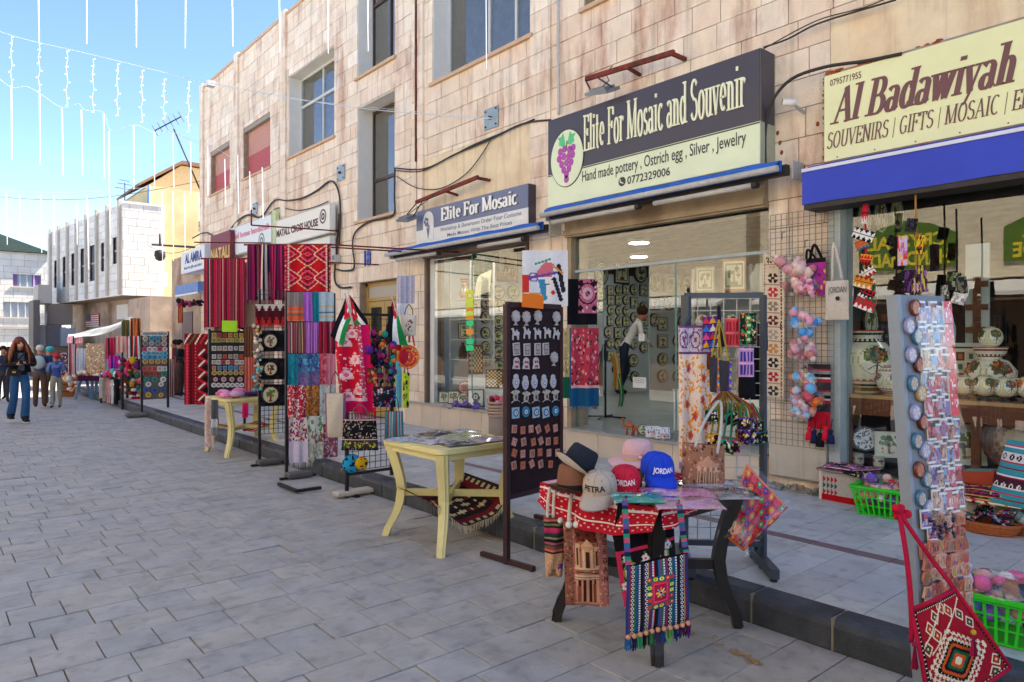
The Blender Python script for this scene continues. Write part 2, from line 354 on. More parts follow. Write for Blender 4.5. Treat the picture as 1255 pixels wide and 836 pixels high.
for i,(d,q)in enumerate(keep):
 top=R.choice((0,0,0,.001,-.001,.002,-.003));tilt=R.uniform(-.0015,.0015)
 if R.random()<.012 and d<9:top-=.008
 if i<298:
  b=MB();b.bbox(*q,-.02,top,.0025,pcol());o=b.build('paver',PAVE,street)
 else:rest.bx(*q,-.02,top,pcol())
o=rest.build('paver_field',PAVE,street);o['kind']='stuff'
FAR=M('far_paving','aaa298',rough=.8,var=.1,scale=2,bump=.2)
b=MB();b.quad((-300,30,-.006),(KX0,30,-.006),(14,400,-.006),(-300,400,-.006));b.quad((KX0,23.6,-.006),(14,23.6,-.006),(14,30,-.006),(KX0,30,-.006));o=b.build('far_street',FAR);struct(o)
b=MB();b.quad((-300,-200,-.006),(-1.7,-200,-.006),(-1.7,30,-.006),(-300,30,-.006));o=b.build('street_edge',FAR);struct(o)
sidewalk=struct(MB().build('sidewalk',TILE));bb=MB();bb.bx(KX1,14,-3,23.6,-.02,SW-.012,lin('8d8a84'));o=bb.build('bed',TILE,sidewalk);o['kind']='structure'
tl=[]
cols=[(KX1+.003,4.47),(4.575,FX)]
y=-1.5
while y<20.5:
 for(a,c)in cols:
  x=a-R.uniform(0,.35)
  while x<c-.01:
   x1=min(x+R.choice((.5,.62,.75)),c)
   if c-x1<.12:x1=c
   if x1>a:tl.append((max(x,a)+.002,x1-.002,y+.002,y+.25-.002,0))
   x=x1
 tl.append((4.472,4.573,y+.002,y+.248,1));y+=.25
t2=[]
for q in tl:
 c=vis((q[0]+q[1])/2,(q[2]+q[3])/2,SW)
 if c and-60<c[0]<1330 and c[1]<900:t2.append((c[2],q))
t2.sort();rest=MB()
for i,(d,q)in enumerate(t2):
 k=R.uniform(.9,1.06);cc=tuple(x*k for x in((.235,.14,.145)if q[4]else R.choice(((.55,.53,.49),(.58,.56,.52),(.53,.52,.50)))))
 z=SW+R.uniform(-.0007,.0007)
 if i<290:
  b=MB();b.bx(*q[:4],SW-.02,z,cc);o=b.build('paving_tile',TILE,sidewalk)
 else:rest.bx(*q[:4],SW-.02,z,cc)
o=rest.build('tile_field',TILE,sidewalk);o['kind']='stuff'
kerb=struct(MB().build('kerb',KERB));rest=MB();jt=MB();y=-1.0
while y<23.6:
 ln=.43 if y<10 else .6;b=MB();k=R.uniform(-.004,.004);a=y+.008;c=y+ln-.008;x0=KX0+k
 pr=[(x0,-.02),(x0,SW-.045),(x0+.012,SW-.018),(x0+.04,SW),(KX1,SW),(KX1,-.02)]
 b.prism([Vector((px,a,pz))for px,pz in pr],(0,0,0),(0,c-a,0))
 b.build('kerb_stone',KERB,kerb)
 jt.bx(KX0+.008,KX1-.003,c,c+.016,-.02,SW-.006,lin('8d8678'));y+=ln
o=jt.build('mortar_joint',TILE,kerb)
def blob(mb,cx,cy,rx,ry,z,col,n=16,rot=0,seed=1):
 rr=random.Random(seed);P=[]
 for i in range(n):
  t=2*math.pi*i/n;k=rr.uniform(.55,1.1);x=math.cos(t)*rx*k;y_=math.sin(t)*ry*k
  P.append((cx+x*math.cos(rot)-y_*math.sin(rot),cy+x*math.sin(rot)+y_*math.cos(rot),z))
 k0=len(mb.v);mb.v.append((cx,cy,z+.001));mb.v+=P
 for i in range(n):mb.face((k0,k0+1+i,k0+1+(i+1)%n),col)
b=MB()
for i,(u,v,rx,ry)in enumerate(((565,641,.03,.22),(595,655,.025,.2),(850,777,.03,.11),(905,800,.025,.07),(830,768,.012,.04),(925,811,.012,.03),(450,598,.03,.2),(700,690,.03,.1))):
 p=gp(u,v,.004)
 for j in range(110):k=R.random()**3;blob(b,p.x+R.gauss(0,rx*.9),p.y+R.gauss(0,ry*.6),.0015+.008*k,.002+.014*k,.0042+j*.00002,(1,1,1),n=7,seed=i*7+j)
o=b.build('sand_patches',SAND);o['kind']='stuff';o['label']='thin sand lying in the joints by the kerb'
# ================================================================== stone facades
STONE=M('facade_stone',None,rough=.8,var=.10,scale=4,bump=.5,fine=60)
def stainify(m,amt=.6,col='a8643f'):
 t=m.node_tree;n=t.nodes;l=t.links.new;hs=[x for x in n if x.type=='HUE_SAT'][0];b=n['Principled BSDF']
 g_=n.new('ShaderNodeNewGeometry');mp=n.new('ShaderNodeMapping');mp.inputs['Scale'].default_value=(1.6,1.6,.42);l(g_.outputs['Position'],mp.inputs[0])
 a=n.new('ShaderNodeTexNoise');a.inputs['Scale'].default_value=1.7;a.inputs['Detail'].default_value=7;a.inputs['Roughness'].default_value=.68;l(mp.outputs[0],a.inputs['Vector'])
 r=n.new('ShaderNodeMapRange');r.inputs[1].default_value=.52;r.inputs[2].default_value=.70;r.inputs[4].default_value=amt;l(a.outputs[0],r.inputs[0])
 x=n.new('ShaderNodeMix');x.data_type='RGBA';x.blend_type='MULTIPLY';l(r.outputs[0],x.inputs[0]);l(hs.outputs[0],x.inputs[6]);x.inputs[7].default_value=(*lin(col),1)
 mp2=n.new('ShaderNodeMapping');mp2.inputs['Scale'].default_value=(7,7,.35);l(g_.outputs['Position'],mp2.inputs[0])
 a2=n.new('ShaderNodeTexNoise');a2.inputs['Scale'].default_value=1.5;a2.inputs['Detail'].default_value=5;l(mp2.outputs[0],a2.inputs['Vector'])
 r2=n.new('ShaderNodeMapRange');r2.inputs[1].default_value=.54;r2.inputs[2].default_value=.8;r2.inputs[3].default_value=1;r2.inputs[4].default_value=.62;l(a2.outputs[0],r2.inputs[0])
 y_=n.new('ShaderNodeMix');y_.data_type='RGBA';y_.blend_type='MULTIPLY';y_.inputs[0].default_value=1;l(x.outputs[2],y_.inputs[6]);l(r2.outputs[0],y_.inputs[7]);l(y_.outputs[2],b.inputs['Base Color'])
stainify(STONE);stainify(PAVE,.30,'9a8c80');stainify(TILE,.4,'a8988a')
MORT=M('mortar','a08a74',rough=.95,var=.2,scale=10,bump=.3)
PLAS=M('beige_plaster','e6d2b0',rough=.9,var=.12,scale=2.5,bump=.35,fine=40,col2='d2ae84');stainify(PLAS,.45,'bf9070')
WHITE=M('white_paint','dedcd6',rough=.6,var=.05,scale=4)
SILL=M('sill_stone','c9a98a',rough=.7,var=.12,scale=6,bump=.2)
def cut(rects,holes):
 for h in holes:
  out=[]
  for(a,b,c,d)in rects:
   if h[0]>=b or h[1]<=a or h[2]>=d or h[3]<=c:out.append((a,b,c,d));continue
   if h[0]>a:out.append((a,h[0],c,d))
   if h[1]<b:out.append((h[1],b,c,d))
   y0,y1=max(a,h[0]),min(b,h[1])
   if h[2]>c:out.append((y0,y1,c,h[2]))
   if h[3]<d:out.append((y0,y1,h[3],d))
  rects=out
 return rects
def stone_col():
 base=R.choice(((.83,.69,.54),(.85,.71,.56),(.82,.67,.51),(.84,.69,.55),(.87,.75,.61),(.80,.63,.48)))
 k=R.uniform(.94,1.05);return tuple(x*k for x in base)
def facade(parent,y0,y1,z0,z1,holes,ch,bl,plaster=(),n_parts=298,joint=.004,colf=stone_col,X=FX):
 """stone blocks in courses over a mortar backing; holes and plaster patches as (y0, y1, z0, z1)"""
 back=MB()
 ys=sorted({y0,y1,*[h for q in holes for h in q[:2]if y0<h<y1]});zs=sorted({z0,z1,*[h for q in holes for h in q[2:]if z0<h<z1]})
 for i in range(len(ys)-1):
  for j in range(len(zs)-1):
   cy,cz=(ys[i]+ys[i+1])/2,(zs[j]+zs[j+1])/2
   if not any(h[0]<cy<h[1]and h[2]<cz<h[3]for h in holes):back.bx(X+.02,X+.34,ys[i],ys[i+1],zs[j],zs[j+1])
 back.build('wall_core',MORT,parent)
 blocks=[];z=z0;r_=0
 while z<z1-.02:
  h=min(ch,z1-z);y=y0-R.uniform(0,bl)
  while y<y1:
   ln=bl*R.uniform(.62,1.35);a=max(y,y0);b_=min(y+ln,y1)
   if b_-a>.02:
    pc=cut([(a,b_,z,z+h)],list(holes)+list(plaster));c=colf()
    for q in pc:blocks.append((((q[1]-q[0])*(q[3]-q[2])),q,c))
   y+=ln
  z+=h
 def size(e):
  c=vis(X,(e[1][0]+e[1][1])/2,(e[1][2]+e[1][3])/2)
  return 0 if not c or not(-20<c[0]<1275 and c[1]>-20)else e[0]/c[2]**2
 blocks.sort(key=size,reverse=True);rest=MB()
 for i,(ar,q,c)in enumerate(blocks):
  if q[1]-q[0]<.012 or q[3]-q[2]<.012:continue
  pr=R.uniform(-.003,.004)
  if i<n_parts:
   b=MB();b.bx(X-pr,X+.03,q[0]+joint,q[1]-joint,q[2]+joint,q[3]-joint,c);b.build('stone_block',STONE,parent)
  else:rest.bx(X-pr,X+.03,q[0]+joint,q[1]-joint,q[2]+joint,q[3]-joint,c)
 o=rest.build('stone_blocks',STONE,parent);o['kind']='stuff'
def opn(u0,u1,vt,vb,X=FX):
 ya,yb=sorted((Yw(u0,X),Yw(u1,X)));return(ya,yb,Zw(*vb,X)if isinstance(vb,tuple)else vb,Zw(*vt,X)if isinstance(vt,tuple)else vt)
YA0,YA1,ZR=Yw(513),Yw(246),8.42
A_red1=opn(258,281.5,(258,187),(258,240));A_red2=opn(298,331,(298,158),(298,220.5));A_big=opn(354,409.5,(354,94),(354,194))
A_up=opn(438,483.5,9.4,(438,96.5));A_low=opn(438,483.5,(438,133),(438,272));A_door=opn(440,486,(440,347),SW)
bA=thing('stone_building','pinkish stone building with two red roller shutters upstairs, next to the blue sky','building',(FX,YA1,0))
S1=opn(405,345,3.35,SW)
S0=opn(335,262,3.35,SW)
facade(bA,YA0,YA1,SW,ZR+.0,[A_red1,A_red2,A_big,A_low,A_door,S1,S0,(A_up[0],A_up[1],A_up[2],ZR+.3)],.262,.44)
hb=MB();
facade_extra=[A_up]
bAy=Yw(410)
eb=MB();eb.bx(FX+.02,FX+.34,YA0,bAy,ZR,9.9)if False else None
zz=ZR
bl=MB()
for k in range(7):
 y=YA0-R.uniform(0,.3)
 while y<bAy:
  ln=R.uniform(.3,.6)
  for q in cut([(max(y,YA0),min(y+ln,bAy),zz,zz+.262)],[A_up]):
   if q[1]-q[0]>.02:bl.bx(FX,FX+.2,q[0]+.004,q[1]-.004,q[2]+.004,q[3]-.004,stone_col())
  y+=ln
 zz+=.262
o=bl.build('upper_stone_blocks',STONE,bA);o['kind']='stuff'
def pilaster(bld,y0,y1,z0,z1,pr=.05):
 b=MB();z=z0
 while z<z1-.02:
  h=min(.262,z1-z);b.bx(FX-pr+R.uniform(-.003,.003),FX+.02,y0,y1,z+.003,z+h-.003,stone_col());z+=h
 b.build('pilaster',STONE,bld)
for u in(248.5,291,349):yy=Yw(u);pilaster(bA,yy-.13,yy+.13,3.6,ZR+.12)
pilaster(bA,YA0+.02,YA0+.14,3.4,10.2,.04)
b=MB()
for a,c in((248.5,291),(291,349),(349,396)):b.bx(FX-.02,FX+.36,Yw(c)+.0,Yw(a),ZR+.002,ZR+.07)
b.build('coping',SILL,bA)
b=MB();b.bx(FX+.34,FX+7,YA0,YA1,3.4,ZR-.3);b.build('upper_mass',MORT,bA)
b=MB();b.bx(FX+.02,FX+7,YA1-.3,YA1-.01,0,3.4);b.build('end_wall',MORT,bA)
b=MB();b.bx(FX+.34,FX+7,YA0+.02,bAy,ZR-.3,10.1);b.build('upper_storey',MORT,bA)
b=MB();b.bx(FX+3,FX+7,YA0,YA1,0,3.39);b.build('rear_wall',MORT,bA)
b=MB()
zz=4.0
YB0,YB1=-1.2,YA0
B_win=opn(530,651,8.0,(513.5,111));B_small=opn(716,748,8.0,(716,11))
B_s2=opn(522,648.5,2.78,.52);B_s1=opn(697,942,2.72,.44);B_s0=opn(1018,1500,2.9,.36)
B_s0=(-.9,B_s0[1],.36,2.9)
P2=(Yw(651),Yw(516),2.78,Zw(516,198));P0=(-1.2,Yw(1018),2.9,Zw(1018,22))
bB=thing('stone_building','beige stone building holding the three near souvenir shops','building',(FX,YB0,0))
facade(bB,YB0,YB1,SW,8.0,[B_win,B_small,B_s2,B_s1,B_s0],.262,.46,plaster=[P2,P0])
b=MB()
for q in(P2,P0):b=MB();b.bx(FX-.001,FX+.03,*q);b.build('plaster_panel',PLAS,bB)
SLAB=M('smooth_limestone',None,rough=.6,var=.08,scale=3,bump=.15)
b=MB()
def slabs(mb,y0,y1,z0,z1,X0,X1,n):
 for i in range(n):
  mb=MB()
  a=y0+(y1-y0)*i/n;c=y0+(y1-y0)*(i+1)/n;k=R.uniform(.92,1.05);mb.bx(X0,X1,a+.003,c-.003,z0,z1,(.66*k,.54*k,.42*k));mb.build('plinth_slab',SLAB,bB)
slabs(b,B_s2[0]-.08,Yw(500),SW,.50,FX-.06,FX+.3,6);slabs(b,B_s1[0],B_s1[1],SW,.42,FX-.05,FX+.02,5)
slabs(b,-.9,1.9,SW,.34,FX-.12,FX+.3,4)
GMB=M('grey_marble','a6a49f',rough=.3,var=.1,scale=3,spec=.5)
for q in((FX-.09,FX+.62,B_s2[0]-.1,Yw(499),.50,.525),(FX-.08,FX+.33,B_s1[0]+.001,B_s1[1]-.001,.42,.442),(FX-.16,FX+.62,-.9,1.9,.34,.37)):b=MB();b.bx(*q);b.build('floor_slab',GMB,bB)
pilaster(bB,Yw(513)-.17,Yw(513)-.02,2.8,8.3,.04);pilaster(bB,Yw(676),Yw(651.5),2.5,8.3,.025)
b=MB();k0=(Yw(1018),Yw(945))
b.bbox(FX-.07,FX+.02,k0[0]+.01,k0[1]-.02,SW+.10,SW+.62,.02,(.52,.45,.36));b.build('pier_base',STONE,bB)
b=MB()
for i in range(60):
 b.ball((FX-.07-R.uniform(-.03,.07),R.uniform(k0[0],k0[1]+.3),SW+R.uniform(0,.05)),R.uniform(.01,.035),6,4,(.36*R.uniform(.6,1.2),.25,.18),sz=.7)
o=b.build('rubble',STONE,bB);o['kind']='stuff'
b=MB();b.bx(FX+.34,FX+8,YB0,YB1,3.12,7.9);b.build('upper_mass',MORT,bB)
b=MB();b.bx(FX+7.3,FX+8,YB0,YB1+.3,0,3.119);b.build('rear_wall',MORT,bB)
FRB=M('brown_aluminium','4a3a33',rough=.45,var=.1,scale=10,spec=.5);FRW=M('white_aluminium','c4c5c2',rough=.5,var=.06,scale=10)
GLA=glassmat('window_glass',(.75,.80,.80),1.2,base=.16)
GREY=M('window_back','8a8678',rough=.9,var=.1);CURT=M('curtain','9a8f7e',rough=.95,var=.12,scale=6,stretch=(1,8,.3));CURW=M('white_curtain','d8dadb',rough=.9,var=.15,scale=5,stretch=(1,9,.3))
def window(bld,q,fr,panes_y,panes_z,depth=.26,curtain=None,sill=True,jamb=True,back=GREY):
 y0,y1,z0,z1=q;X=FX+depth;w_=.05
 if jamb:
  b=MB();b.bx(FX+.012,X+.03,y1-.012,y1-.0,z0,z1);b.bx(FX+.012,X+.03,y0,y0+.012,z0,z1);b.bx(FX+.012,X+.03,y0,y1,z1-.012,z1);b.build('reveal',WHITE,bld)
 f=MB()
 f.bx(X,X+.05,y0+.012,y1-.012,z0,z0+w_);f.bx(X,X+.05,y0+.012,y1-.012,z1-w_-.012,z1-.013)
 f.bx(X,X+.05,y0+.012,y0+w_,z0+w_,z1-w_-.012);f.bx(X,X+.05,y1-w_,y1-.012,z0+w_,z1-w_-.012)
 ys=[y0+.03+(y1-y0-.06)*t for t in panes_y];zs=[z0+.03+(z1-z0-.06)*t for t in panes_z]
 for a in ys[1:-1]:f.bx(X-.004,X+.046,a-.022,a+.022,z0+w_,z1-w_-.013)
 for a in zs[1:-1]:f.bx(X-.008,X+.042,y0+w_,y1-w_,a-.028,a+.028)
 fo=f.build('window',fr,bld)
 for i in range(len(ys)-1):
  for j in range(len(zs)-1):
   p=MB();p.bx(X+.018,X+.024,ys[i],ys[i+1],zs[j],zs[j+1]);p.build('pane',GLA,fo)
 b=MB();b.bx(X+.5,X+.52,y0-.3,y1+.3,z0-.3,z1+.3);b.build('dark_room',back,fo)
 if curtain:
  ca,cb,mt=curtain;n=26;img=np.ones((1,n,3))
  b=MB();b.sheet(img,lambda s,t:(X+.12+.02*math.sin(s*40),y0+(y1-y0)*(ca+(cb-ca)*s),z1-(z1-z0)*t));b.build('curtain',mt,fo)
 if sill:
  b=MB();b.bx(FX-.05,X+.01,y0-.06,y1+.05,z0-.045,z0+.004);b.build('sill',SILL,bld)
window(bB,B_win,FRW,(0,.28,.55,1),(0,.86,1),curtain=(0,.28,CURW),depth=.3)
window(bB,B_small,FRW,(0,.5,1),(0,1),depth=.2,jamb=False)
window(bA,A_up,FRB,(0,.5,1),(0,.42,1),depth=.3)
window(bA,A_low,FRB,(0,.3,1),(0,.37,1),depth=.3,curtain=(.3,1,CURT))
BLIND=M('slatted_blind','8fa3b0',rough=.6,var=.05)
window(bA,A_big,FRW,(0,.48,1),(0,.64,1),depth=.26,curtain=(.5,.98,CURT))
b=MB();y0,y1,z0,z1=A_big;z=z0+.05
while z<z1:b.bx(FX+.37,FX+.39,y0+.03,y0+(y1-y0)*.47,z,z+.022);z+=.042
b.build('blind',BLIND,bA)
SHUT=M('red_shutter',None,rough=.6,var=.06,scale=10)
for q in(A_red1,A_red2):
 o_=thing('x',None,None);bpy.data.objects.remove(o_)
 b=MB();b.bx(FX+.02,FX+.16,q[0],q[1],q[3]-.1,q[3],(.3,.25,.2));b.bx(FX+.14,FX+.16,q[0],q[1],q[2],q[3],(.2,.06,.05))
 so=b.build('shutter',SHUT,bA);z=q[2]+.005;i=0;n=24;hh=(q[3]-q[2]-.1)/n
 for i in range(n):
  c=(.60,.30,.22)if i>11 else(.52,.10,.10)
  p=MB();p.bx(FX+.12,FX+.142,q[0]+.03,q[1]-.03,q[2]+i*hh+.004,q[2]+(i+1)*hh-.004,c);p.build('slat',SHUT,so)
 b=MB();b.bx(FX-.04,FX+.12,q[0]-.05,q[1]+.05,q[2]-.04,q[2]+.003);b.build('sill',SILL,bA)
OPW=M('pale_stone_wall','e6d6b6',rough=.85,var=.2,scale=6,bump=.6,stretch=(1,.5,3));OPB=M('brown_shopfront','6a5140',rough=.8,var=.3,scale=4)
def opposite(y0,y1,h,lab):
 t=thing('shop_building',lab,'building',(-4.4,y0,0));b=MB();b.bx(-11,-4.4,y0,y1,2.75,h);b.build('upper_wall',OPW,t)
 b=MB();b.bx(-11,-4.7,y0,y1,0,2.75);b.build('shopfront',OPB,t)
 b=MB();y=y0+.5
 while y<y1-1.6:
  if h>6:b.bx(-4.42,-4.38,y,y+1.1,5.1,6.3,(.1,.12,.14))
  y+=2.4
 if h>6:b.build('window',PAINT,t)
 b=MB();b.hexa([(-4.4,y0+.3,2.62),(-3.5,y0+.3,2.35),(-3.5,y1-.3,2.35),(-4.4,y1-.3,2.62),(-4.4,y0+.3,2.7),(-3.5,y0+.3,2.43),(-3.5,y1-.3,2.43),(-4.4,y1-.3,2.7)]);b.build('awning',M('white_canvas','e2ded4',rough=.8,var=.06),t)
 return t
ob=opposite(-6,9.6,7.6,'pale stone shop building across the street with green signs and a white awning')
opposite(10.0,27,6.8,'low pale shop building across the street, farther along')
SIGG=M('green_sign','5d7a2a',rough=.5,var=.08);YEL=M('yellow_letters','e8d23a',rough=.5,var=.03)
b=MB()
for(y0,y1)in((5.15,7.1),(2.1,4.3)):
 b.prism([Vector((-4.33,y0,3.05)),Vector((-4.33,y1,3.05)),Vector((-4.33,y1,3.75)),Vector((-4.33,y1*.75+y0*.25,4.0)),Vector((-4.33,y1*.5+y0*.5,4.1)),Vector((-4.33,y0*.75+y1*.25,4.0)),Vector((-4.33,y0,3.75))],(0,0,0),(-.06,0,0))
b.build('sign_board',SIGG,ob)
b=MB()
for(y0,a,c)in((5.3,'CRYSTAL',1.6),(2.3,'CRYSTAL',1.7)):letters(b,sans(a,c,.3,bold=.03),(-4.325,y0,3.5),(0,1,0),(0,0,1),thick=.01)
for(y0,a,c)in((5.25,'HAND MADE',1.75),(2.25,'HAND MADE',1.9)):letters(b,sans(a,c,.3,bold=.03),(-4.325,y0,3.12),(0,1,0),(0,0,1),thick=.01)
b.build('sign_lettering',YEL,ob)
# ================================================================== signs, awnings, lamps and cables on the facades
CREAM='e4ecc8'
NAVY_G=M('dark_sign_face','45404a',rough=.35,var=.05,scale=3);CREAM_F=M('cream_sign_face','dfe8c4',rough=.35,var=.05,scale=2.5)
LET_C=M('cream_lettering','ecebc8',rough=.4,var=.02);LET_D=M('dark_lettering','3a363c',rough=.4,var=.02)
METG=M('sign_side_metal','a9ad93',rough=.5,var=.08)
def sy(u,X):return Yw(u,X)
X=5.75;y0,y1,z0,z1=sy(932.5,X),sy(672.5,X),3.07,4.11;zm=3.455
sign=thing('shop_sign','large dark and cream shop sign with grapes, reading Elite For Mosaic and Souvenir','sign',(X,y0,z0))
b=MB();b.bx(X,FX-.002,y0,y1,z0,z1);b.build('sign_box',METG,sign)
b=MB();b.bx(X-.012,X-.001,y0+.003,y1-.003,zm,z1-.005);b.bx(X-.001,X+.22,y0-.008,y0-.001,zm,z1-.005);b.build('dark_field',NAVY_G,sign)
b=MB();b.bx(X-.012,X-.001,y0+.003,y1-.003,z0+.005,zm-.001);b.build('cream_field',CREAM_F,sign)
b=MB();b.bx(X-.016,X-.012,y0+.003,y1-.003,zm-.02,zm-.008);b.build('trim_line',LET_D,sign)
W=y1-y0
b=MB();letters(b,serif('Elite For Mosaic and Souvenir',W*.735,.40,fat=.15,thin=.05),(X-.0125,y1-W*.215,3.62),(0,-1,0),(0,0,1),thick=.012);b.build('name_lettering',LET_C,sign)
b=MB();letters(b,sans('Hand made pottery , Ostrich egg , Silver , Jewelry',W*.745,.125,bold=.006),(X-.0125,y1-W*.205,3.285),(0,-1,0),(0,0,1),thick=.003)
letters(b,sans('0772329006',W*.20,.085,bold=.012),(X-.0125,y1-W*.445,3.145),(0,-1,0),(0,0,1),thick=.003)
cy_,cz_=y1-W*.418,3.187
b.prism([Vector((X-.0125,cy_+math.cos(t*.5236)*.05,cz_+math.sin(t*.5236)*.05))for t in range(12)],(0,0,0),(-.003,0,0))
b.build('small_lettering',LET_D,sign)
b=MB();b.tube([(X-.0165,cy_+.022,cz_+.024),(X-.0165,cy_+.02,cz_-.005),(X-.0165,cy_-.02,cz_-.022)],.008,5);b.build('phone_icon',LET_C,sign)
ey_,ez_,er=y1-W*.118,3.60,.30
def disc_x(mb,X_,y,z,ry,rz_,th,col=(1,1,1),n=36):mb.prism([Vector((X_,y-math.cos(2*math.pi*t/n)*ry,z+math.sin(2*math.pi*t/n)*rz_))for t in range(n)],(0,0,0),(-th,0,0),col)
b=MB();disc_x(b,X-.012,ey_,ez_,.272,.335,.006);b.build('emblem_rim',LET_D,sign)
b=MB();disc_x(b,X-.018,ey_,ez_,.262,.325,.006);em=b.build('emblem',CREAM_F,sign)
b=MB()
for(gy,gz)in[(-.10,.10),(-.03,.12),(.05,.10),(.11,.11),(-.12,.02),(-.045,.035),(.035,.025),(.10,.03),(-.08,-.05),(0,-.045),(.075,-.05),(-.045,-.12),(.04,-.12),(0,-.18),(0,-.235)]:
 disc_x(b,X-.024,ey_-gy,ez_-.01+gz,.038,.043,.005,lin('b04fa8'),12)
gr=b.build('grapes',PAINT,em)
b=MB()
for s_ in(-1,1):
 P=[(0,.17),(.05,.15),(.11,.18),(.1,.23),(.13,.27),(.07,.27),(.04,.31),(.02,.24)]
 b.prism([Vector((X-.024,ey_-s_*p[0]-s_*.015,ez_+p[1]-.01))for p in P][::s_],(0,0,0),(-.004,0,0),lin('5cc486'))
b.bar((X-.027,ey_,ez_+.1),(X-.027,ey_-.012,ez_+.2),.012,.004,lin('3a363c'))
b.build('vine_leaf',PAINT,em)
X=5.85;y0,y1,z0,z1=sy(648,X),sy(511,X),2.95,3.46;zm=3.16;W=y1-y0
BLUEG=M('slate_blue_field','69708f',rough=.4,var=.12,scale=2);PALE=M('pale_sign_face','dcdcd8',rough=.45,var=.06)
sign2=thing('shop_sign','slate blue and white shop sign reading Elite For Mosaic, above the window of framed plates','sign',(X,y0,z0))
b=MB();b.bx(X,FX-.002,y0,y1,z0,z1);b.build('sign_box',NAVY_G,sign2)
b=MB();b.bx(X-.01,X-.001,y0+.003,y1-.003,zm,z1);b.build('blue_field',BLUEG,sign2)
b=MB();b.bx(X-.01,X-.001,y0+.003,y1-.003,z0,zm-.001);b.build('white_field',PALE,sign2)
V2=serif('Elite For Mosaic',W*.66,.185,fat=.2,thin=.08,feet=.03)
b=MB();letters(b,V2,(X-.011,y1-W*.27,3.225),(0,-1,0),(0,0,1),thick=.004);b.build('letter_shadow',LET_D,sign2)
b=MB();letters(b,V2,(X-.0155,y1-W*.262,3.232),(0,-1,0),(0,0,1),thick=.006);b.build('name_lettering',M('white_lettering','f0efe8',rough=.4,var=.02),sign2)
b=MB();letters(b,sans('Workshop & Showroom Order Your Costume',W*.70,.06,bold=.01),(X-.0105,y1-W*.25,3.08),(0,-1,0),(0,0,1),thick=.002)
letters(b,sans('Made Mosaic With The Best Prices',W*.56,.055,bold=.01),(X-.0105,y1-W*.32,2.985),(0,-1,0),(0,0,1),thick=.002);b.build('small_lettering',M('grey_lettering','77788a',rough=.5,var=.03),sign2)
b=MB();P=[(-.14,-.24)]+[(-.14+.14*(1-math.cos(t)),.04+.14*math.sin(t))for t in[i*math.pi/10 for i in range(11)]]+[(.14,-.24)]
cy_=y1-W*.13;b.prism([Vector((X-.011,cy_-p[0],3.24+p[1]))for p in P][::-1],(0,0,0),(-.005,0,0));em=b.build('emblem',PALE,sign2)
b=MB();b.prism([Vector((X-.017,cy_-p[0],3.17+p[1]))for p in((-.04,0),(.04,0),(0,-.16))],(0,0,0),(-.004,0,0),lin('69708f'))
for k in range(5):disc_x(b,X-.017,cy_+math.cos(k*1.25)*.04+.05,3.27+math.sin(k*1.25)*.045,.022,.025,.004,lin('69708f'),8)
for k in range(4):disc_x(b,X-.017,cy_-.03+k*.02,3.19+(k%2)*.02,.016,.018,.004,lin('8288a4'),8)
b.build('emblem_drawing',PAINT,em)
X=5.85;y1=sy(1009.5,X);y0=-.9;z0,z1=3.0,3.72;zt=lambda f:z0+(z1-z0)*f
sign3=thing('shop_sign','cream shop sign with maroon lettering reading Al Badawiyah, above the blue awning','sign',(X,y0,z0))
b=MB();b.bx(X,FX-.002,y0,y1,z0-.01,z1+.02);b.build('sign_box',M('weathered_frame','8e8c84',rough=.6,var=.2,scale=12,col2='b5532a'),sign3)
b=MB();b.bx(X-.01,X-.001,y0+.003,y1-.01,z0,z1);b.build('cream_field',M('pale_yellow_face','e6e6b2',rough=.35,var=.04,scale=2),sign3)
MAR=M('maroon_lettering','6e4448',rough=.45,var=.03)
s_=serif('Al Badawiyah',1.28,.285,fat=.2,thin=.06,shear=.28);b=MB();letters(b,s_,(X-.011,y1-.075,3.30),(0,-1,0),(0,0,1),thick=.004);b.build('name_lettering',MAR,sign3)
b=MB();letters(b,serif('SOUVENIRS | GIFTS | MOSAIC | EMBR',1.56,.135,fat=.13,thin=.05,shear=.2),(X-.011,y1-.03,3.10),(0,-1,0),(0,0,1),thick=.003)
b.build('trade_lettering',MAR,sign3)
b=MB();letters(b,sans('0795771955',.255,.055,bold=.01),(X-.011,y1-.06,3.625),(0,-1,0),(0,0,1),thick=.002);b.build('phone_lettering',MAR,sign3)
b=MB()
for y in np.arange(y1-.12,.4,-.3):b.ball((X-.012,y,z0+.02),.006,6,4)
o=b.build('screws',MAR,sign3);o['kind']='stuff'
RUST=M('rust','a14a20',rough=.95,var=.4,scale=25,bump=.9)
b=MB()
for i in range(70):
 y=R.choice((R.uniform(y1-.02,y1-.14),R.uniform(y1-.02,y1-.14),R.uniform(y1-.28,y1-.46),R.uniform(y1-.72,y1-.9),R.uniform(.2,1)))
 b.ball((X+R.uniform(0,.03),y,z1+.012+R.uniform(0,.02)),R.uniform(.012,.03),6,4,sz=.7)
for i in range(18):b.ball((X+.01,y1+.006,R.uniform(z0,z1)),R.uniform(.006,.014),5,4)
o=b.build('sealing_foam',RUST,sign3);o['kind']='stuff'
BLUE=M('blue_awning','3a4abc',rough=.75,var=.09,scale=2.5,bump=.15,fine=300);TRIMW=M('white_trim','dadbe6',rough=.6,var=.04);BLUE2=M('bright_blue_canvas','2c62b8',rough=.7,var=.15,scale=6)
Xa=5.72;ya=Yw(983,Xa)
aw=thing('awning','deep blue fabric awning with a white piping line over the crystal shop window','awning',(Xa,-.9,2.6))
b=MB();n=40
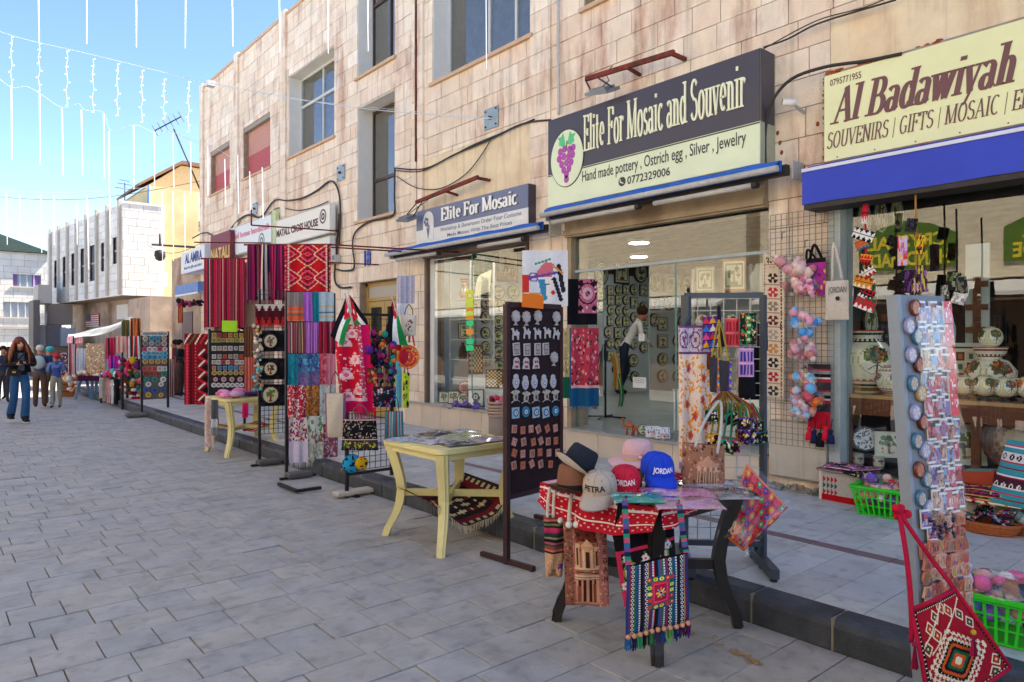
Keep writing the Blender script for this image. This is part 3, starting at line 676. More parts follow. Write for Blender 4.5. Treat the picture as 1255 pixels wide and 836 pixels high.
img=np.ones((3,n,3));b.sheet(img,lambda s,t:(Xa-.004*math.sin(s*37)*t,ya+(-.9-ya)*s,2.915-.275*t+.004*math.sin(s*21)*t));b.sheet(np.ones((1,n,3)),lambda s,t:(Xa+.02+.10*(1-t),ya+(-.9-ya)*s,2.985-.045*t))
b.bx(Xa+.004,FX-.01,ya-.012,ya,2.64,2.93);b.build('canopy',BLUE,aw)
b=MB();b.bx(Xa-.012,Xa+.012,-.9,ya,2.915,2.942);b.build('piping',TRIMW,aw)
b=MB();b.bx(Xa+.01,FX-.02,-.9,ya-.01,2.60,2.645);b.build('awning_rail',M('dark_iron','332e2c',rough=.6,var=.2,bump=.2),aw)
IRON=MATS['dark_iron'];ALUW=M('dusty_white_metal','bcb8b0',rough=.5,var=.12,scale=14)
def roller(lab,u0,u1,X,z,gap_u,tubes):
 """closed roller awning: blue cloth roll, white front rail, two lamp tubes underneath"""
 y1,y0=Yw(u0,X),Yw(u1,X);t=thing('roller_awning',lab,'awning',(X,y0,z-.1))
 b=MB();n=40;
 k=[]
 b.sheet(np.ones((6,n,3)),lambda s,q:(X+.07-math.cos(q*math.pi)*.0-math.sin(q*math.pi)*.05+.02*math.sin(s*55)*math.sin(q*3.1),y1+(y0-y1)*s,z+.055-.1*q+.008*math.sin(s*30+q)))
 b.bx(X+.07,X+.1,y0,y1,z-.045,z+.05);b.build('canvas_roll',BLUE2,t)
 b=MB();b.tube([(X-.01,y1+.02,z-.035),(X-.01,y0-.02,z-.035)],.028,10);b.build('front_rail',ALUW,t)
 b=MB();b.bx(X+.12,X+.18,y0-.03,y1+.02,z-.07,z+.02);b.build('mounting_bar',IRON,t)
 for(a,c)in tubes:
  ya_,yb_=Yw(a,X),Yw(c,X);b=MB();b.tube([(X+.06,ya_,z-.125),(X+.06,yb_,z-.125)],.026,10);lt=b.build('folding_arm',ALUW,t)
  b=MB();b.tube([(X+.06,yb_+.0,z-.125),(X+.06,yb_-.05,z-.125)],.034,10);b.build('arm_joint',IRON,lt)
 b=MB();b.bx(FX-.20,FX-.005,y0-.06,y0-.045,z-.10,z+.06);b.build('wall_bracket',ALUW,t);b=MB();b.bx(X+.06,FX-.005,y1+.01,y1+.03,z-.09,z+.02);b.build('wall_bracket',ALUW,t)
 return t
roller('rolled blue awning with a dusty white rail under the big grape sign',665,951,5.62,3.0,0,((672,775),(797,918)))
roller('rolled blue awning with a dusty white rail under the slate blue sign',474,659,5.66,2.87,0,((482,532),(582,636)))
b=MB();b.bx(5.93,FX+.2,B_s1[0],B_s1[1],2.72,3.05);b.bx(5.90,5.935,B_s1[0],B_s1[1],2.74,2.80);b.bx(5.905,5.935,B_s1[0],B_s1[1],2.92,2.95);fa=b.build('shutter_fascia',M('tan_metal','9d8a70',rough=.6,var=.15,scale=5,col2='7c6650'),bB)
b=MB();b.bx(5.94,FX+.2,B_s2[0],B_s2[1],2.74,2.93);b.build('shutter_fascia',M('brown_metal','6b5648',rough=.6,var=.15,scale=5),bB)
b=MB();b.bx(5.97,FX+.25,B_s2[1]-.06,B_s2[1]-.002,.525,2.74);b.build('shutter_rail',MATS['brown_metal'],bB);b=MB();b.bx(5.97,FX+.25,B_s2[0]+.002,B_s2[0]+.05,.525,2.74);b.build('shutter_rail',MATS['brown_metal'],bB)
b=MB();b.bx(5.97,FX+.2,B_s1[1]-.07,B_s1[1]-.002,.44,2.72);b.build('shutter_rail',MATS['tan_metal'],bB)
b=MB();b.bx(5.96,FX+.2,B_s0[1]-.10,B_s0[1]-.002,.36,2.9);b.build('shutter_rail',M('grey_green_metal','a7b0ae',rough=.5,var=.1),bB)
RED=M('rusty_red_steel','7c2f22',rough=.8,var=.35,scale=20,bump=.4,col2='4d2a22');LAMPG=M('lamp_housing','7d8690',rough=.35,var=.1,metal=.4)
def floodlight(lab,p0,p1,q,dark=False):
 """arm along the wall from p0 to p1 (image), lamp hanging at its far end"""
 X=5.78;a,c=wp(*p0,X),wp(*p1,X);t=thing('floodlight',lab,'floodlight',(X,a.y,a.z))
 b=MB();b.bar(a,c,.035,.05);b.bar((X,c.y+.02,c.z-.01),(FX,c.y+.02,c.z-.01),.035,.035);b.bar((X,(a.y+c.y)/2,(a.z+c.z)/2-.01),(FX,(a.y+c.y)/2,(a.z+c.z)/2-.04),.03,.03);b.build('arm',RED,t)
 l0=wp(*q,X-.12)
 m=Matrix.Rotation(math.radians(-24),3,'Y')@Matrix.Rotation(.15,3,'X');b=MB();b.box(l0,(.24,.3,.035),m=m);b.box(l0+m@Vector((0,0,.03)),(.18,.22,.03),m=m);lp=b.build('lamp',LAMPG,t)
 b=MB();b.box(l0-m@Vector((0,0,.02)),(.2,.26,.004),m=m);b.build('glass',GLA,lp)
 b=MB();b.bar(l0+Vector((0,.14,.01)),a+Vector((0,0,-.02)),.014);b.bar(l0+Vector((0,-.14,.01)),a+Vector((0,-.16,-.02)),.014);b.build('yoke',IRON,t)
 b=MB();b.tube([l0+Vector((0,.02,.04)),l0+Vector((0,-.1,.09)),a+Vector((0,-.3,-.02)),a+Vector((0,-.4,.03))],.006,5);b.build('cable',IRON,t)
floodlight('small floodlight hanging on a rusty arm above the big grape sign',(718,97),(826,64),(738,112))
floodlight('floodlight on a rusty arm beside the slate blue sign',(510,248),(586,217),(500,268))
PLATE=M('zinc_plate','93a5ad',rough=.5,metal=.2,var=.15,scale=20)
for i,(u,v,lab)in enumerate(((603,145,'square zinc plate bolted to the blocks above the slate blue sign'),(418.5,212,'small zinc plate on the wall between two windows, above the white signs'),(313.5,256,'zinc plate on the wall just above the pink lettered sign'),(246.5,277,'zinc plate at the far left corner of the stone wall'))):
 p=wp(u,v,FX);s_=.15 if i<3 else .15;t=thing('anchor_plate',lab,'wall plate',(FX,p.y,p.z));b=MB();b.bx(FX-.02,FX-.006,p.y-s_,p.y+s_,p.z-s_*.95,p.z+s_*.95);b.build('plate',PLATE,t)
 b=MB()
 b.tube([(FX-.06,p.y,p.z),(FX-.006,p.y,p.z)],.025,8);b.build('ring_bolt',IRON,t)
 for(a,c)in((-1,-1),(1,-1),(-1,1),(1,1)):
  b=MB();b.tube([(FX-.035,p.y+a*s_*.75,p.z+c*s_*.7),(FX+.003,p.y+a*s_*.75,p.z+c*s_*.7)],.012,6);b.build('bolt',IRON,t)
def cable(lab,pts,r=.012,X=5.96,mat=IRON,name='cable',cat='cable'):
 P=[wp(u,v,X)if len(q)==0 else wp(u,v,q[0])for(u,v,*q)in pts];S=[]
 for i in range(len(P)-1):
  p0,p1,p2,p3=P[max(i-1,0)],P[i],P[i+1],P[min(i+2,len(P)-1)]
  for k in range(5):
   t=k/5;S.append(.5*((2*p1)+(p2-p0)*t+(2*p0-5*p1+4*p2-p3)*t*t+(3*p1-p0-3*p2+p3)*t**3))
 S.append(P[-1]);b=MB();b.tube(S,r,6);return solo(name,b,mat,lab,cat)
cable('thin black cable sagging across the beige plaster panel to the grape sign',[(484,206),(520,207),(560,188),(600,171),(640,152),(675,147)],.012)
cable('black cable with a deep loop below the zinc plate',[(486,216),(510,230),(540,231),(570,214),(590,190),(602,170)],.008)
cable('second black cable running just under the first towards the grape sign',[(484,209),(515,210),(545,196),(575,180),(603,168),(655,146)],.009)
cable('black cable dropping beside the lower brown window and round its sill',[(484,206),(483.5,240),(483,262),(470,268),(452,272),(436,284),(432,300),(434,328),(422,332),(412,330)],.016)
cable('thick black cable arching from the grape sign to the cream sign',[(938,205),(938,160),(946,125),(970,97),(1012,82),(1060,75),(1105,66)],.014,5.83)
cable('bundle of thin black cables leaving the big sign up to the right',[(936,58),(965,48),(1000,30),(1050,14),(1098,0)],.008,5.9)
cable('thin black cable above the others at the upper right of the wall',[(936,60),(975,38),(1010,22),(1060,9),(1100,-8)],.005,5.9)
cable('rusty drain conduit running down the wall at the corner',[(509.5,-10),(509.5,100),(509.5,198)],.018,5.95,MATS['rusty_red_steel'],'conduit','pipe')
cable('black cable bundle looping along the top of the white signs',[(236,292),(252,285),(270,292),(292,270),(306,263),(320,266),(336,246),(352,246),(370,243),(388,234),(405,222),(414,232),(417,255),(416,300)],.018)
cable('black cable crossing diagonally behind the white signs',[(262,300),(283,288),(300,265),(322,268),(340,255),(365,258),(385,254),(402,247)],.010)
cable('black cable from the sign bundle down into the stall',[(416,262),(413,300),(410,340),(416,352),(430,352)],.02)
b=MB();p=wp(427,0,FX)
cable('grey plastic pipe running up the wall beside the pilaster',[(684,-5),(684,70),(685,140)],.02,5.95,ALUW,'pipe','pipe')
for(u,v,w_,h_,lab)in((407,270,.16,.42,'tall grey meter box with cables beside the white signs'),(416,318,.12,.16,'small grey junction box under the meter box')):
 p=wp(u,v,FX);t=thing('meter_box',lab,'electric box',(FX,p.y,p.z));b=MB();b.bbox(FX-.12,FX-.004,p.y-w_/2,p.y+w_/2,p.z-h_/2,p.z+h_/2,.008);b.build('box',ALUW,t);b=MB();b.bx(FX-.126,FX-.12,p.y-w_*.35,p.y+w_*.35,p.z-h_*.1,p.z+h_*.4);b.build('cover',LAMPG,t)
p=wp(972,126,5.85);t=thing('security_camera','small white security camera on the pier beside the cream sign','camera',tuple(p))
b=MB();b.tube([p+Vector((-.05,.07,.015)),p+Vector((.01,-.03,-.01))],.032,12);b.build('housing',WHITE,t);b=MB();b.tube([p+Vector((-.053,.075,.016)),p+Vector((-.05,.07,.015))],.026,12);b.build('lens',IRON,t);b=MB();b.bar(p+Vector((0,-.02,-.03)),(FX,p.y-.03,p.z-.07),.02);b.build('bracket',ALUW,t)
p=wp(451.5,318,FX);b=MB();letters(b,sans('18',.22,.27,bold=.02),(FX-.004,p.y+.12,p.z-.1),(0,-1,0),(0,0,1),thick=.02);solo('house_number',b,M('blue_enamel','2a3fa5',rough=.3,var=.05),'blue metal house number 18 on the stone beside the window','house number')
def board(lab,u0,u1,X,vt,vb,face,lines,name='shop_sign',logo=None,mat=None,z=None):
 y1,y0=Yw(u0,X),Yw(u1,X);z1,z0=(Zw(*vt,X),Zw(*vb,X))if z is None else z;W=y1-y0;H=z1-z0;t=thing(name,lab,'sign',(X,y0,z0))
 b=MB();b.bx(X,X+.10,y0,y1,z0,z1,lin(face));b.build('sign_board',PAINT,t)
 b=MB();b.bx(X-.006,X,y0,y1,z0,z0+.02);b.bx(X-.006,X,y0,y1,z1-.02,z1);b.bx(X-.006,X,y0,y0+.02,z0+.02,z1-.02);b.bx(X-.006,X,y1-.02,y1,z0+.02,z1-.02);b.build('frame',ALUW,t)
 for(txt,fx,fz,fw,fh,col,kind)in lines:
  b=MB();g_=serif(txt,W*fw,H*fh,fat=.2,thin=.07)if kind=='s' else sans(txt,W*fw,H*fh,bold=.03 if kind=='b' else .008)
  letters(b,g_,(X-.002,y1-W*fx,z0+H*fz),(0,-1,0),(0,0,1),(lin(col)),thick=.004);b.build('lettering',PAINT,t)
 if logo:
  b=MB()
  for(fx,fz,r,col,r2)in logo:
   for k in range(12):
    a=2*math.pi*k/12;c=2*math.pi*(k+1)/12;cy,cz=y1-W*fx,z0+H*fz
    b.hexa([(X-.002,cy+math.cos(a)*r,cz+math.sin(a)*r),(X-.002,cy+math.cos(a)*r2,cz+math.sin(a)*r2),(X-.002,cy+math.cos(c)*r2,cz+math.sin(c)*r2),(X-.002,cy+math.cos(c)*r,cz+math.sin(c)*r)]+[(X-.006,cy+math.cos(a)*r,cz+math.sin(a)*r),(X-.006,cy+math.cos(a)*r2,cz+math.sin(a)*r2),(X-.006,cy+math.cos(c)*r2,cz+math.sin(c)*r2),(X-.006,cy+math.cos(c)*r,cz+math.sin(c)*r)],lin(col))
  b.build('logo',PAINT,t)
 return t
board('white sign with pink lettering food home, at the left of the Natalie cross sign' if 0 else 'white shop sign with faded pink lettering Food home handicraft',282,333,5.82,(333,262),(333,301),'dfe6e8',[('Food home handicraft',.03,.56,.92,.2,'d58aa0','b')],logo=[(.78,.25,.17,'6b6f7c',.14),(.78,.25,.08,'6b6f7c',.04),(.12,-.02,.1,'8f97a2',.03)])
board('cream shop sign with brown lettering MATALL CROSS HOUSE beside the meter box',338,405,5.82,(403,249),(403,286),'e9e6dc',[('MATALL CROSS HOUSE',.02,.36,.78,.26,'5e463c','b')],logo=[(.88,.62,.14,'5e463c',.11),(.88,.62,.07,'5e463c',.03)])
board('plain white shop sign with dark Arabic style script under the cream one',338,405,5.84,(403,289),(403,322),'e6e4da',[('الفن ستار',.62,.4,.34,.34,'4a4440','b')])
b=MB();X=5.84;b.bx(X,X+.08,Yw(337.5,X),Yw(333.5,X),Zw(335,306),Zw(335,262));solo('sign_post_panel',b,M('pale_green_panel','c6d29a',rough=.6),'narrow pale green strip between the two white signs','panel')
# ================================================================== inside the shops
INW=M('shop_wall','c9d3d6',rough=.8,var=.05,scale=3);FLO=M('shop_floor','a9ada6',rough=.25,var=.08,scale=2,spec=.5);CEI=M('shop_ceiling','6a655c',rough=.8,var=.1)
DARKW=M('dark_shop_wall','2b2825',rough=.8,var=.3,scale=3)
room=things(MB().build('shop_interior',INW));struct(room)
YS0,YS1,XR=3.12,9.22,13.2
b=MB();b.bx(6.34,XR,YS1,YS1+.1,.3,3.1);b.build('wall',INW,room);b=MB();b.bx(6.34,XR,YS0-.1,YS0,.3,3.1);b.build('wall',INW,room);b=MB();b.bx(XR,XR+.09,YS0,YS1,.3,3.1);b.build('wall',INW,room)
b=MB();b.bx(6.33,XR,YS0,YS1,.38,.441);b.build('floor',FLO,room);b=MB();b.bx(6.34,XR,YS0,YS1,3.06,3.1);b.build('ceiling',CEI,room)
WOOD=M('brown_wood','6e3c26',rough=.5,var=.2,scale=6,stretch=(1,1,6));WOODL=M('pale_wood','b98f62',rough=.5,var=.15,scale=6)
b=MB();b.bx(6.4,XR,YS1-.03,YS1-.002,2.78,3.06);b.build('wall_band',M('brown_band','5c3a2c',rough=.7),room)
for i in range(14):
 b=MB();x=6.6+i*.47;b.bx(x,x+.07,YS0+.01,YS1-.04,2.985,3.058);b.build('rafter',CEI,room)
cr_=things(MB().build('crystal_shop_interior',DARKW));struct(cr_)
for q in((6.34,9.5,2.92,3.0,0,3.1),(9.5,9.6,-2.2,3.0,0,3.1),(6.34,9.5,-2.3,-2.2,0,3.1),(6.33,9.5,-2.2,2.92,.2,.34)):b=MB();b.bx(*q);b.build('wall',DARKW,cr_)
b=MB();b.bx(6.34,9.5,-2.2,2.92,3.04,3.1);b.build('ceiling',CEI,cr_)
LIT=M('lit_lamp','ffffff',emit=13,var=0)
def ceil_or_fill_lamp(lab,x,y,z=3.0,r=.16):
 t=thing('ceiling_or_fill_lamp',lab,'ceiling lamp',(x,y,z),group='round lit ceiling lamps');b=MB();b.lathe([(r,-.03),(r,.04)],(x,y,z-.03),20);b.build('rim',WHITE,t)
 b=MB();b.lathe([(0.001,0),(r*.9,0)],(x,y,z-.063),20,cap=False);b.build('diffuser',LIT,t)
for i,(u,v)in enumerate(((783,298),(783,315))):p=gp(u,v,2.94);ceil_or_fill_lamp('round lit ceiling lamp inside the open shop, '+('nearer to the street' if i==0 else 'deeper inside'),p.x,p.y)
for(x,y,l_)in((6.62,8.1,'above the sill of the left window'),(11.6,6.5,'at the very back of the open shop'),(7.2,4.2,'above the glass shelves of the open shop')):ceil_or_fill_lamp('added round fill lamp '+l_,x,y)  # extra lamps added to brighten the open shop and its left window
for(x,y,l_)in((7.4,1.9,'left'),(7.6,.6,'right')):ceil_or_fill_lamp('small added fill lamp at the %s in the crystal shop'%l_,x,y,r=.1)  # unseen lamps added so the crystal shop interior gets some light
BLK=M('black_frame','16151a',rough=.4,var=.1);
PAL=[('e0dcb8','5d6b3c','8f8a50'),('dcd8b4','4f6440','7f8458'),('e2dcc0','8a5a3c','6a7a48'),('d6d6b0','3f5f3c','a0965c')]
def plate_pix(kind,sq,n=15):
 p=Pix(n,n,PAL[kind][0]);c=n/2
 if not sq:p.ring(c,c,n*.38,n*.43,PAL[kind][2])
 else:p.rect(1,1,n-1,n-1,PAL[kind][2]);p.rect(2,2,n-2,n-2,PAL[kind][0])
 p.specks(9,[PAL[kind][1],PAL[kind][2],PAL[kind][1]],NR,(.9,1.7),(n*.27,n*.22,n*.73,n*.55));p.line(c,c,c,n*.8,1.2,PAL[kind][1]);p.line(n*.35,n*.8,n*.65,n*.8,1,PAL[kind][1]);return p
PMESH={}
def plate(lab,c,w_,h_,sq=False,kind=0,face='-Y',parent=None,cat='framed plate',group='framed mosaic plates',pix=None,tilt=0,fr=None,name='framed_plate'):
 """framed plate: rim and picture; built at the origin facing -Y, then placed"""
 key=(round(w_,3),round(h_,3),sq,kind,id(pix)if pix is not None else 0,id(fr))
 if key not in PMESH:
  b=MB();img=(pix or plate_pix(kind,sq)).a;f=MB()
  if sq:
   f.bx(-w_/2,w_/2,-.012,.012,-h_/2,h_/2);i=.86
   b.sheet(img,lambda s,t:((s-.5)*w_*i,-.014,(.5-t)*h_*i),sm=False)
  else:
   f.lathe([(w_/2,-.012),(w_/2,.010),(w_/2*.93,.014)],(0,0,0),24,sy=h_/w_,m=Matrix.Rotation(math.radians(90),3,'X'))
   m_=np.hypot(*(np.mgrid[0:img.shape[0],0:img.shape[1]]+.5-img.shape[0]/2))<=img.shape[0]/2*.99
   b.sheet(img,lambda s,t:((s-.5)*w_*.84,-.0165,(.5-t)*h_*.84),sm=False,mask=m_)
  fo=f.build('rim',fr or BLK,None);po=b.build('picture',GLOSS,None);PMESH[key]=(fo.data,po.data);bpy.data.objects.remove(fo);bpy.data.objects.remove(po)
 rz={'-Y':0,'-X':-math.pi/2}[face]if isinstance(face,str)else face
 t=thing(name,lab,cat,tuple(c),rz,group)
 t.rotation_euler=(-tilt,0,rz)
 link('rim',PMESH[key][0],(0,0,0),t);link('picture',PMESH[key][1],(0,0,0),t)
 return t
YW_=YS1-.02
def wall_plate(u,v,du,dv,sq,lab,pix=None,group='framed mosaic plates on the shop wall'):
 a=yp(u-du,v,YW_);c=yp(u+du,v,YW_);p=yp(u,v,YW_);h=(yp(u,v-dv,YW_)-yp(u,v+dv,YW_)).z
 plate(lab,p,(c-a).length,h,sq,R.randrange(4),'-Y',pix=pix,group=group)
o3=['first','second','third','fourth','fifth','sixth','seventh','eighth']
pp=Pix(24,36,'1f7a58');pp.specks(60,['2f9a6c','15604a','3aa878'],NR,(.8,1.6));pp.disc(12,16,3.5,'8fa0a4',8);pp.disc(12,7,3,'9fb0b0');pp.rect(11,22,13,31,'707c80');pp.line(4,27,20,25,1.5,'4a3020')
wall_plate(591,327,12.5,19,True,'green mosaic picture of a parrot on a branch in the shop window',pp)
ph=Pix(24,36,'e6cf9a');ph.rect(0,27,24,36,'a05c1e');ph.disc(13,18,6.5,'7c2f22',3.6);ph.poly([(7,17),(5,8),(9,7),(12,15)],'7c2f22');ph.line(8,20,6,29,1.6,'6a2820');ph.line(11,21,11,29,1.6,'6a2820');ph.line(17,20,16,29,1.6,'6a2820');ph.line(19,19,20,29,1.6,'5a2018');ph.line(19,16,22,22,2,'5a2018');ph.specks(20,['d88a2a','8a4418'],NR,(.6,1.3),(1,28,23,35))
wall_plate(622,326,12.5,20,True,'mosaic picture of a brown horse in the shop window',ph)
for ci,(u,vs)in enumerate(((595,((355,6,7.5,1),(372,6,7.5,0),(389,6,7.5,0),(408,6,7.5,0),(425,5.5,7,0),(441,5.5,7,1))),(611,((358,7.5,8.5,0),(376,7.5,8.5,1),(395,7.5,8.5,0),(413,7.5,8.5,0),(432,7.5,8.5,0),(449,7,8,0))),(629,((358,7.5,8.5,0),(377,8,8.5,1),(396,7.5,8.5,0),(414,7.5,8.5,0),(433,7.5,8.5,0))),(578,((358,7,9,1),(382,6.5,10,1),(401,5,6,1),(416,5,6,1))))):
 for ri,(v,du,dv,sq)in enumerate(vs):
  wall_plate(u,v,du,dv,bool(sq),'%s framed plate in the left shop window, %s from the top in the %s column'%('square' if sq else 'round',o3[ri],('second','third','rightmost','leftmost')[ci]))
DR=((737,335,8.5,15,0),(762,334,9,14,1),(785,334,8,13,0),(737,360,5,7.5,1),(748,356,4,6,1),(758,355,4.2,6,0),(767,355,4,6,1),(777,355,5,7,0),(789,356,5,7,1),(748,368,4,6,1),(758,368,4,6,1),(767,368,4,6,0),(777,371,4.6,7,1),(737,376,5,7,0),(748,380,4,6,0),(758,381,4,6,0),(767,381,4,6,0),(748,393,4,6,1),(758,394,4,6,0),(767,394,4,6,1),(745,407,5,7,0),(757,408,4.5,7,1),(768,408,4,6,0),(748,421,5,6,0),(757,422,4.5,7,0),(748,436,4,6,1),(757,438,4.5,7,0),(755,452,4.6,6,0),(768,458,5,7,0),(776,442,6,8,0),(778,462,5.5,7,0),(803,345,8,12,0),(822,347,9,12,1),(842,350,8,12,0),(862,352,8,12,0),(802,372,6,8,1),(802,392,6,8,0),(820,372,7,9,0),(840,374,7,9,1),(838,395,7,9,0),(860,376,7,9,0))
DR+=tuple((u,v,6.2,8,(u+v)%3==0)for u in(812,831,851)for v in(397,418,440,461)if(u,v)!=(831,397))+tuple((789,v,5,6.6,v%2)for v in(376,393,409,426))+((777,389,4.6,6.4,0),(778,405,4.6,6.4,1),(777,422,4.6,6.4,0))
CB=(731,743,753,762.5,772,783,796,812,831,851,900);seen_={}
for i,(u,v,du,dv,sq)in enumerate(sorted(DR,key=lambda q:q[1])):
 ci=max(k for k in range(10)if u>=CB[k]);seen_[ci]=seen_.get(ci,-1)+1
 wall_plate(u,v,du,dv,bool(sq),'%s framed plate inside the open shop, %s in the %s column'%(('large ' if dv>11 else 'small ' if du<4.4 else '')+('square' if sq else 'round'),('topmost','second','third','fourth','fifth','sixth','seventh','eighth','ninth','tenth','eleventh','twelfth')[seen_[ci]],('first','second','third','fourth','fifth','sixth','seventh','eighth','ninth','last')[ci]),group='framed mosaic plates deep inside the open shop')
SG=glassmat('shop_glass',(.94,.97,.96),1.3,base=.07)
GEDGE=M('glass_edge','6f9a90',rough=.3,var=.05)
def pane(bld,y0,y1,z0,z1,X=6.04,lab=None,edge=True):
 b=MB();b.bx(X,X+.008,y0,y1,z0,z1);o=b.build('glass_pane',SG,bld)
 if edge:b=MB();b.bx(X-.001,X+.009,y0-.006,y0,z0,z1);b.bx(X-.001,X+.009,y1,y1+.006,z0,z1);b.build('pane_edge',GEDGE,o)
ydr0,ydr1=Yw(793),Yw(736)
pane(bB,B_s1[0]+.02,(B_s1[0]+ydr0)/2+.35,.445,2.3);pane(bB,(B_s1[0]+ydr0)/2+.37,ydr0,.445,2.3);pane(bB,ydr1,B_s1[1]-.08,.445,2.3);pane(bB,B_s1[0]+.02,B_s1[1]-.08,2.33,2.72)
pane(bB,B_s2[0]+.06,8.0,.526,2.74);pane(bB,8.02,B_s2[1]-.07,.526,2.74)
pane(bB,1.0,B_s0[1]-.11,.37,2.9,6.08);pane(bB,-.9,.99,.37,2.9,6.08)
b=MB();b.bx(6.02,6.07,B_s1[0],B_s1[1]-.08,2.30,2.33);b.build('transom_bar',MATS['grey_green_metal'],bB)
b=MB();b.bx(6.03,6.1,B_s2[1]-.17,B_s2[1]-.07,.526,2.74);b.build('door_post',WHITE,bB)
def vase_pix(c,seed,rows=24,cols=40,base='e8e0cc'):
 rows,cols=52,84;p=Pix(cols,rows,base);r=np.random.RandomState(seed);C1,C2,C3=c
 p.specks(60,['d8ccb0','f0eadc'],r,(.6,1.4));p.hstripes(['a8382a',base,C1,base],[1,1,2,1],0,5);p.hstripes([base,C1,base,'a8382a',C2,base],[1,2,1,1,2,1],rows-9,rows)
 for i in range(0,cols,4):p.poly([(i,10),(i+4,10),(i+2,6)],C1);p.poly([(i,rows-10),(i+4,rows-10),(i+2,rows-13)],C3)
 for k in range(4):
  cx=(k+.5)*cols/4;p.disc(cx,24,9.3,'c8b070',12.2);p.disc(cx,24,8.5,'f0ead6',11.4);p.disc(cx,20,7,C1,6.6);p.specks(34,[C2,C2,C1],r,(.6,1.3),(cx-6,14.5,cx+6,26));p.specks(9,[C3,'d8a050'],r,(.7,1.2),(cx-5,15,cx+5,25));p.line(cx,25,cx,34,1.5,'5a3a24');p.line(cx,27,cx-4,32,.8,'5a3a24');p.line(cx,27,cx+4,32,.8,'5a3a24')
 return p.a
def pot(lab,c,prof,pal=('2a3f2c','5b6b2e','b5552a'),seed=1,name='painted_pot',cat='pot',n=40,group=None,base='e8e0cc',stand=False,k=1.0):
 rows=52;zs=[z for r,z in prof];n=84 if n>30 else 42;z0,z1=zs[0],zs[-1];pf=[]
 for i in range(rows+1):
  z=z0+(z1-z0)*i/rows;pf.append((np.interp(z,zs,[r for r,_ in prof])*k,z*k))
 img=vase_pix(pal,seed,rows,n,base)[::-1,::84//n];b=MB();b.lathe(pf,c,n,colfn=lambda i,j:tuple(img[i,j]))
 return solo(name,b,GLOSS,lab,cat,group)
def egg(lab,c,r,pal,seed,base='e9dcb8',group='painted eggs on stands'):
 prof=[(r*math.sin(t),r*1.05*(1-math.cos(t)))for t in[math.pi*i/12 for i in range(13)]]
 c=Vector(c);t=thing('painted_egg',lab,'painted egg',tuple(c),group=group);img=vase_pix(pal,seed,26,32,base)[::-1];pf=[]
 for i in range(53):th=math.pi*i/52;pf.append((max(r*math.sin(th),.0005),r*1.02*(1-math.cos(th))))
 b=MB();b.lathe(pf,c+Vector((0,0,.03)),84,colfn=lambda i,j:tuple(img[i,j]),cap=False);b.build('egg',GLOSS,t)
 b=MB();b.lathe([(r*.5,0),(r*.45,.012),(r*.28,.02),(r*.42,.045)],c,14);b.build('stand',IRON,t)
P_G,P_B,P_O=('2f4a2c','6a7a34','c0602a'),('27407a','3c66a8','8fb0d8'),('a8442a','d07a3a','e8b04a')
JARB=[(.10,0),(.12,.03),(.19,.14),(.225,.27),(.20,.39),(.13,.46),(.115,.49),(.135,.53),(.14,.55)]
b=MB();b.bx(6.12,6.75,-.8,2.78,1.0,1.03);sh=thing('display_shelf','long brown wooden display shelf behind the crystal shop glass','shelf',(6.12,-.8,.37));b.build('shelf_top',WOODL,sh)
b=MB();b.bx(6.125,6.16,-.8,2.78,.86,.998);b.build('apron',WOOD,sh)
for y in(2.74,1.78,.8):b=MB();b.bx(6.125,6.17,y-.03,y+.03,.37,.86);b.build('post',WOOD,sh)
b=MB();b.bx(6.14,6.75,-.8,2.78,.385,.41);b.build('bottom_board',IRON,sh)
def onshelf(u,X=6.35,z=1.03):p=wp(u,HY,X);return Vector((p.x,p.y,z))
pot('big white painted jar with a green fruit tree in the crystal shop window',onshelf(1062,6.38),JARB,P_G,3,k=1.0)
pot('small white round pot with a painted bird beside the big jar',onshelf(1092,6.3),[(.05,0),(.10,.06),(.13,.13),(.10,.21),(.05,.25)],('a04a5a','7a8a9a','4a5a7a'),4)
pot('tall white painted jar with a red neck among the eggs',onshelf(1214,6.5),[(.10,0),(.12,.03),(.17,.13),(.18,.22),(.12,.30),(.07,.32),(.10,.35),(.12,.41)],('8a3a2a','3f6a4a','c07a3a'),6)
b_=onshelf(1214,6.5,1.40);egg('painted egg standing on the red neck of the tall jar',b_,.085,P_G,9)
for i,(u,X,r,pal,lab)in enumerate(((1182,6.28,.078,P_G,'cream egg with a green tree, leftmost of the painted eggs'),(1207,6.24,.085,P_G,'cream egg with a dark green panel in front of the tall jar'),(1232,6.22,.080,('2a6a7a','d2642a','e07a3a'),'orange egg with a turquoise top'),(1240,6.40,.078,('b04a5a','7a9a5a','c8a06a'),'pink and green painted egg behind the orange one'),(1262,6.25,.085,P_O,'cream and orange painted egg at the right frame edge'),(1175,6.5,.06,P_G,'small green egg half hidden by the tiled box'))):
 egg(lab,onshelf(u,X),r,pal,20+i)
bxp=Pix(18,26,'e9e2d0')
for i in range(3):
 for j in range(4):bxp.rect(2+i*5,3+j*6,6+i*5,8+j*6,'7a2f22' if(i+j)%2 else 'd8d0b8');bxp.disc(4+i*5,5.5+j*6,1.3,'2f6a5a' if(i+j)%2==0 else 'c0704a')
bxp.hstripes(['3c3c44','e9e2d0'],[1,1],0,2)
p=onshelf(1176,6.62);plate('white tiled mosaic panel with red and green squares standing behind the eggs',p+Vector((0,0,.22)),.34,.44,True,0,-math.radians(50),pix=bxp,fr=WHITE,name='mosaic_panel',cat='mosaic panel',group=None)
def blueplate():
 p=Pix(26,26,'e6eaf0');r=np.random.RandomState(3)
 p.specks(110,['27408a','3a5aa0','1f3070'],r,(.6,1.2));p.ring(13,13,11.6,13,'1f2f6a');return p
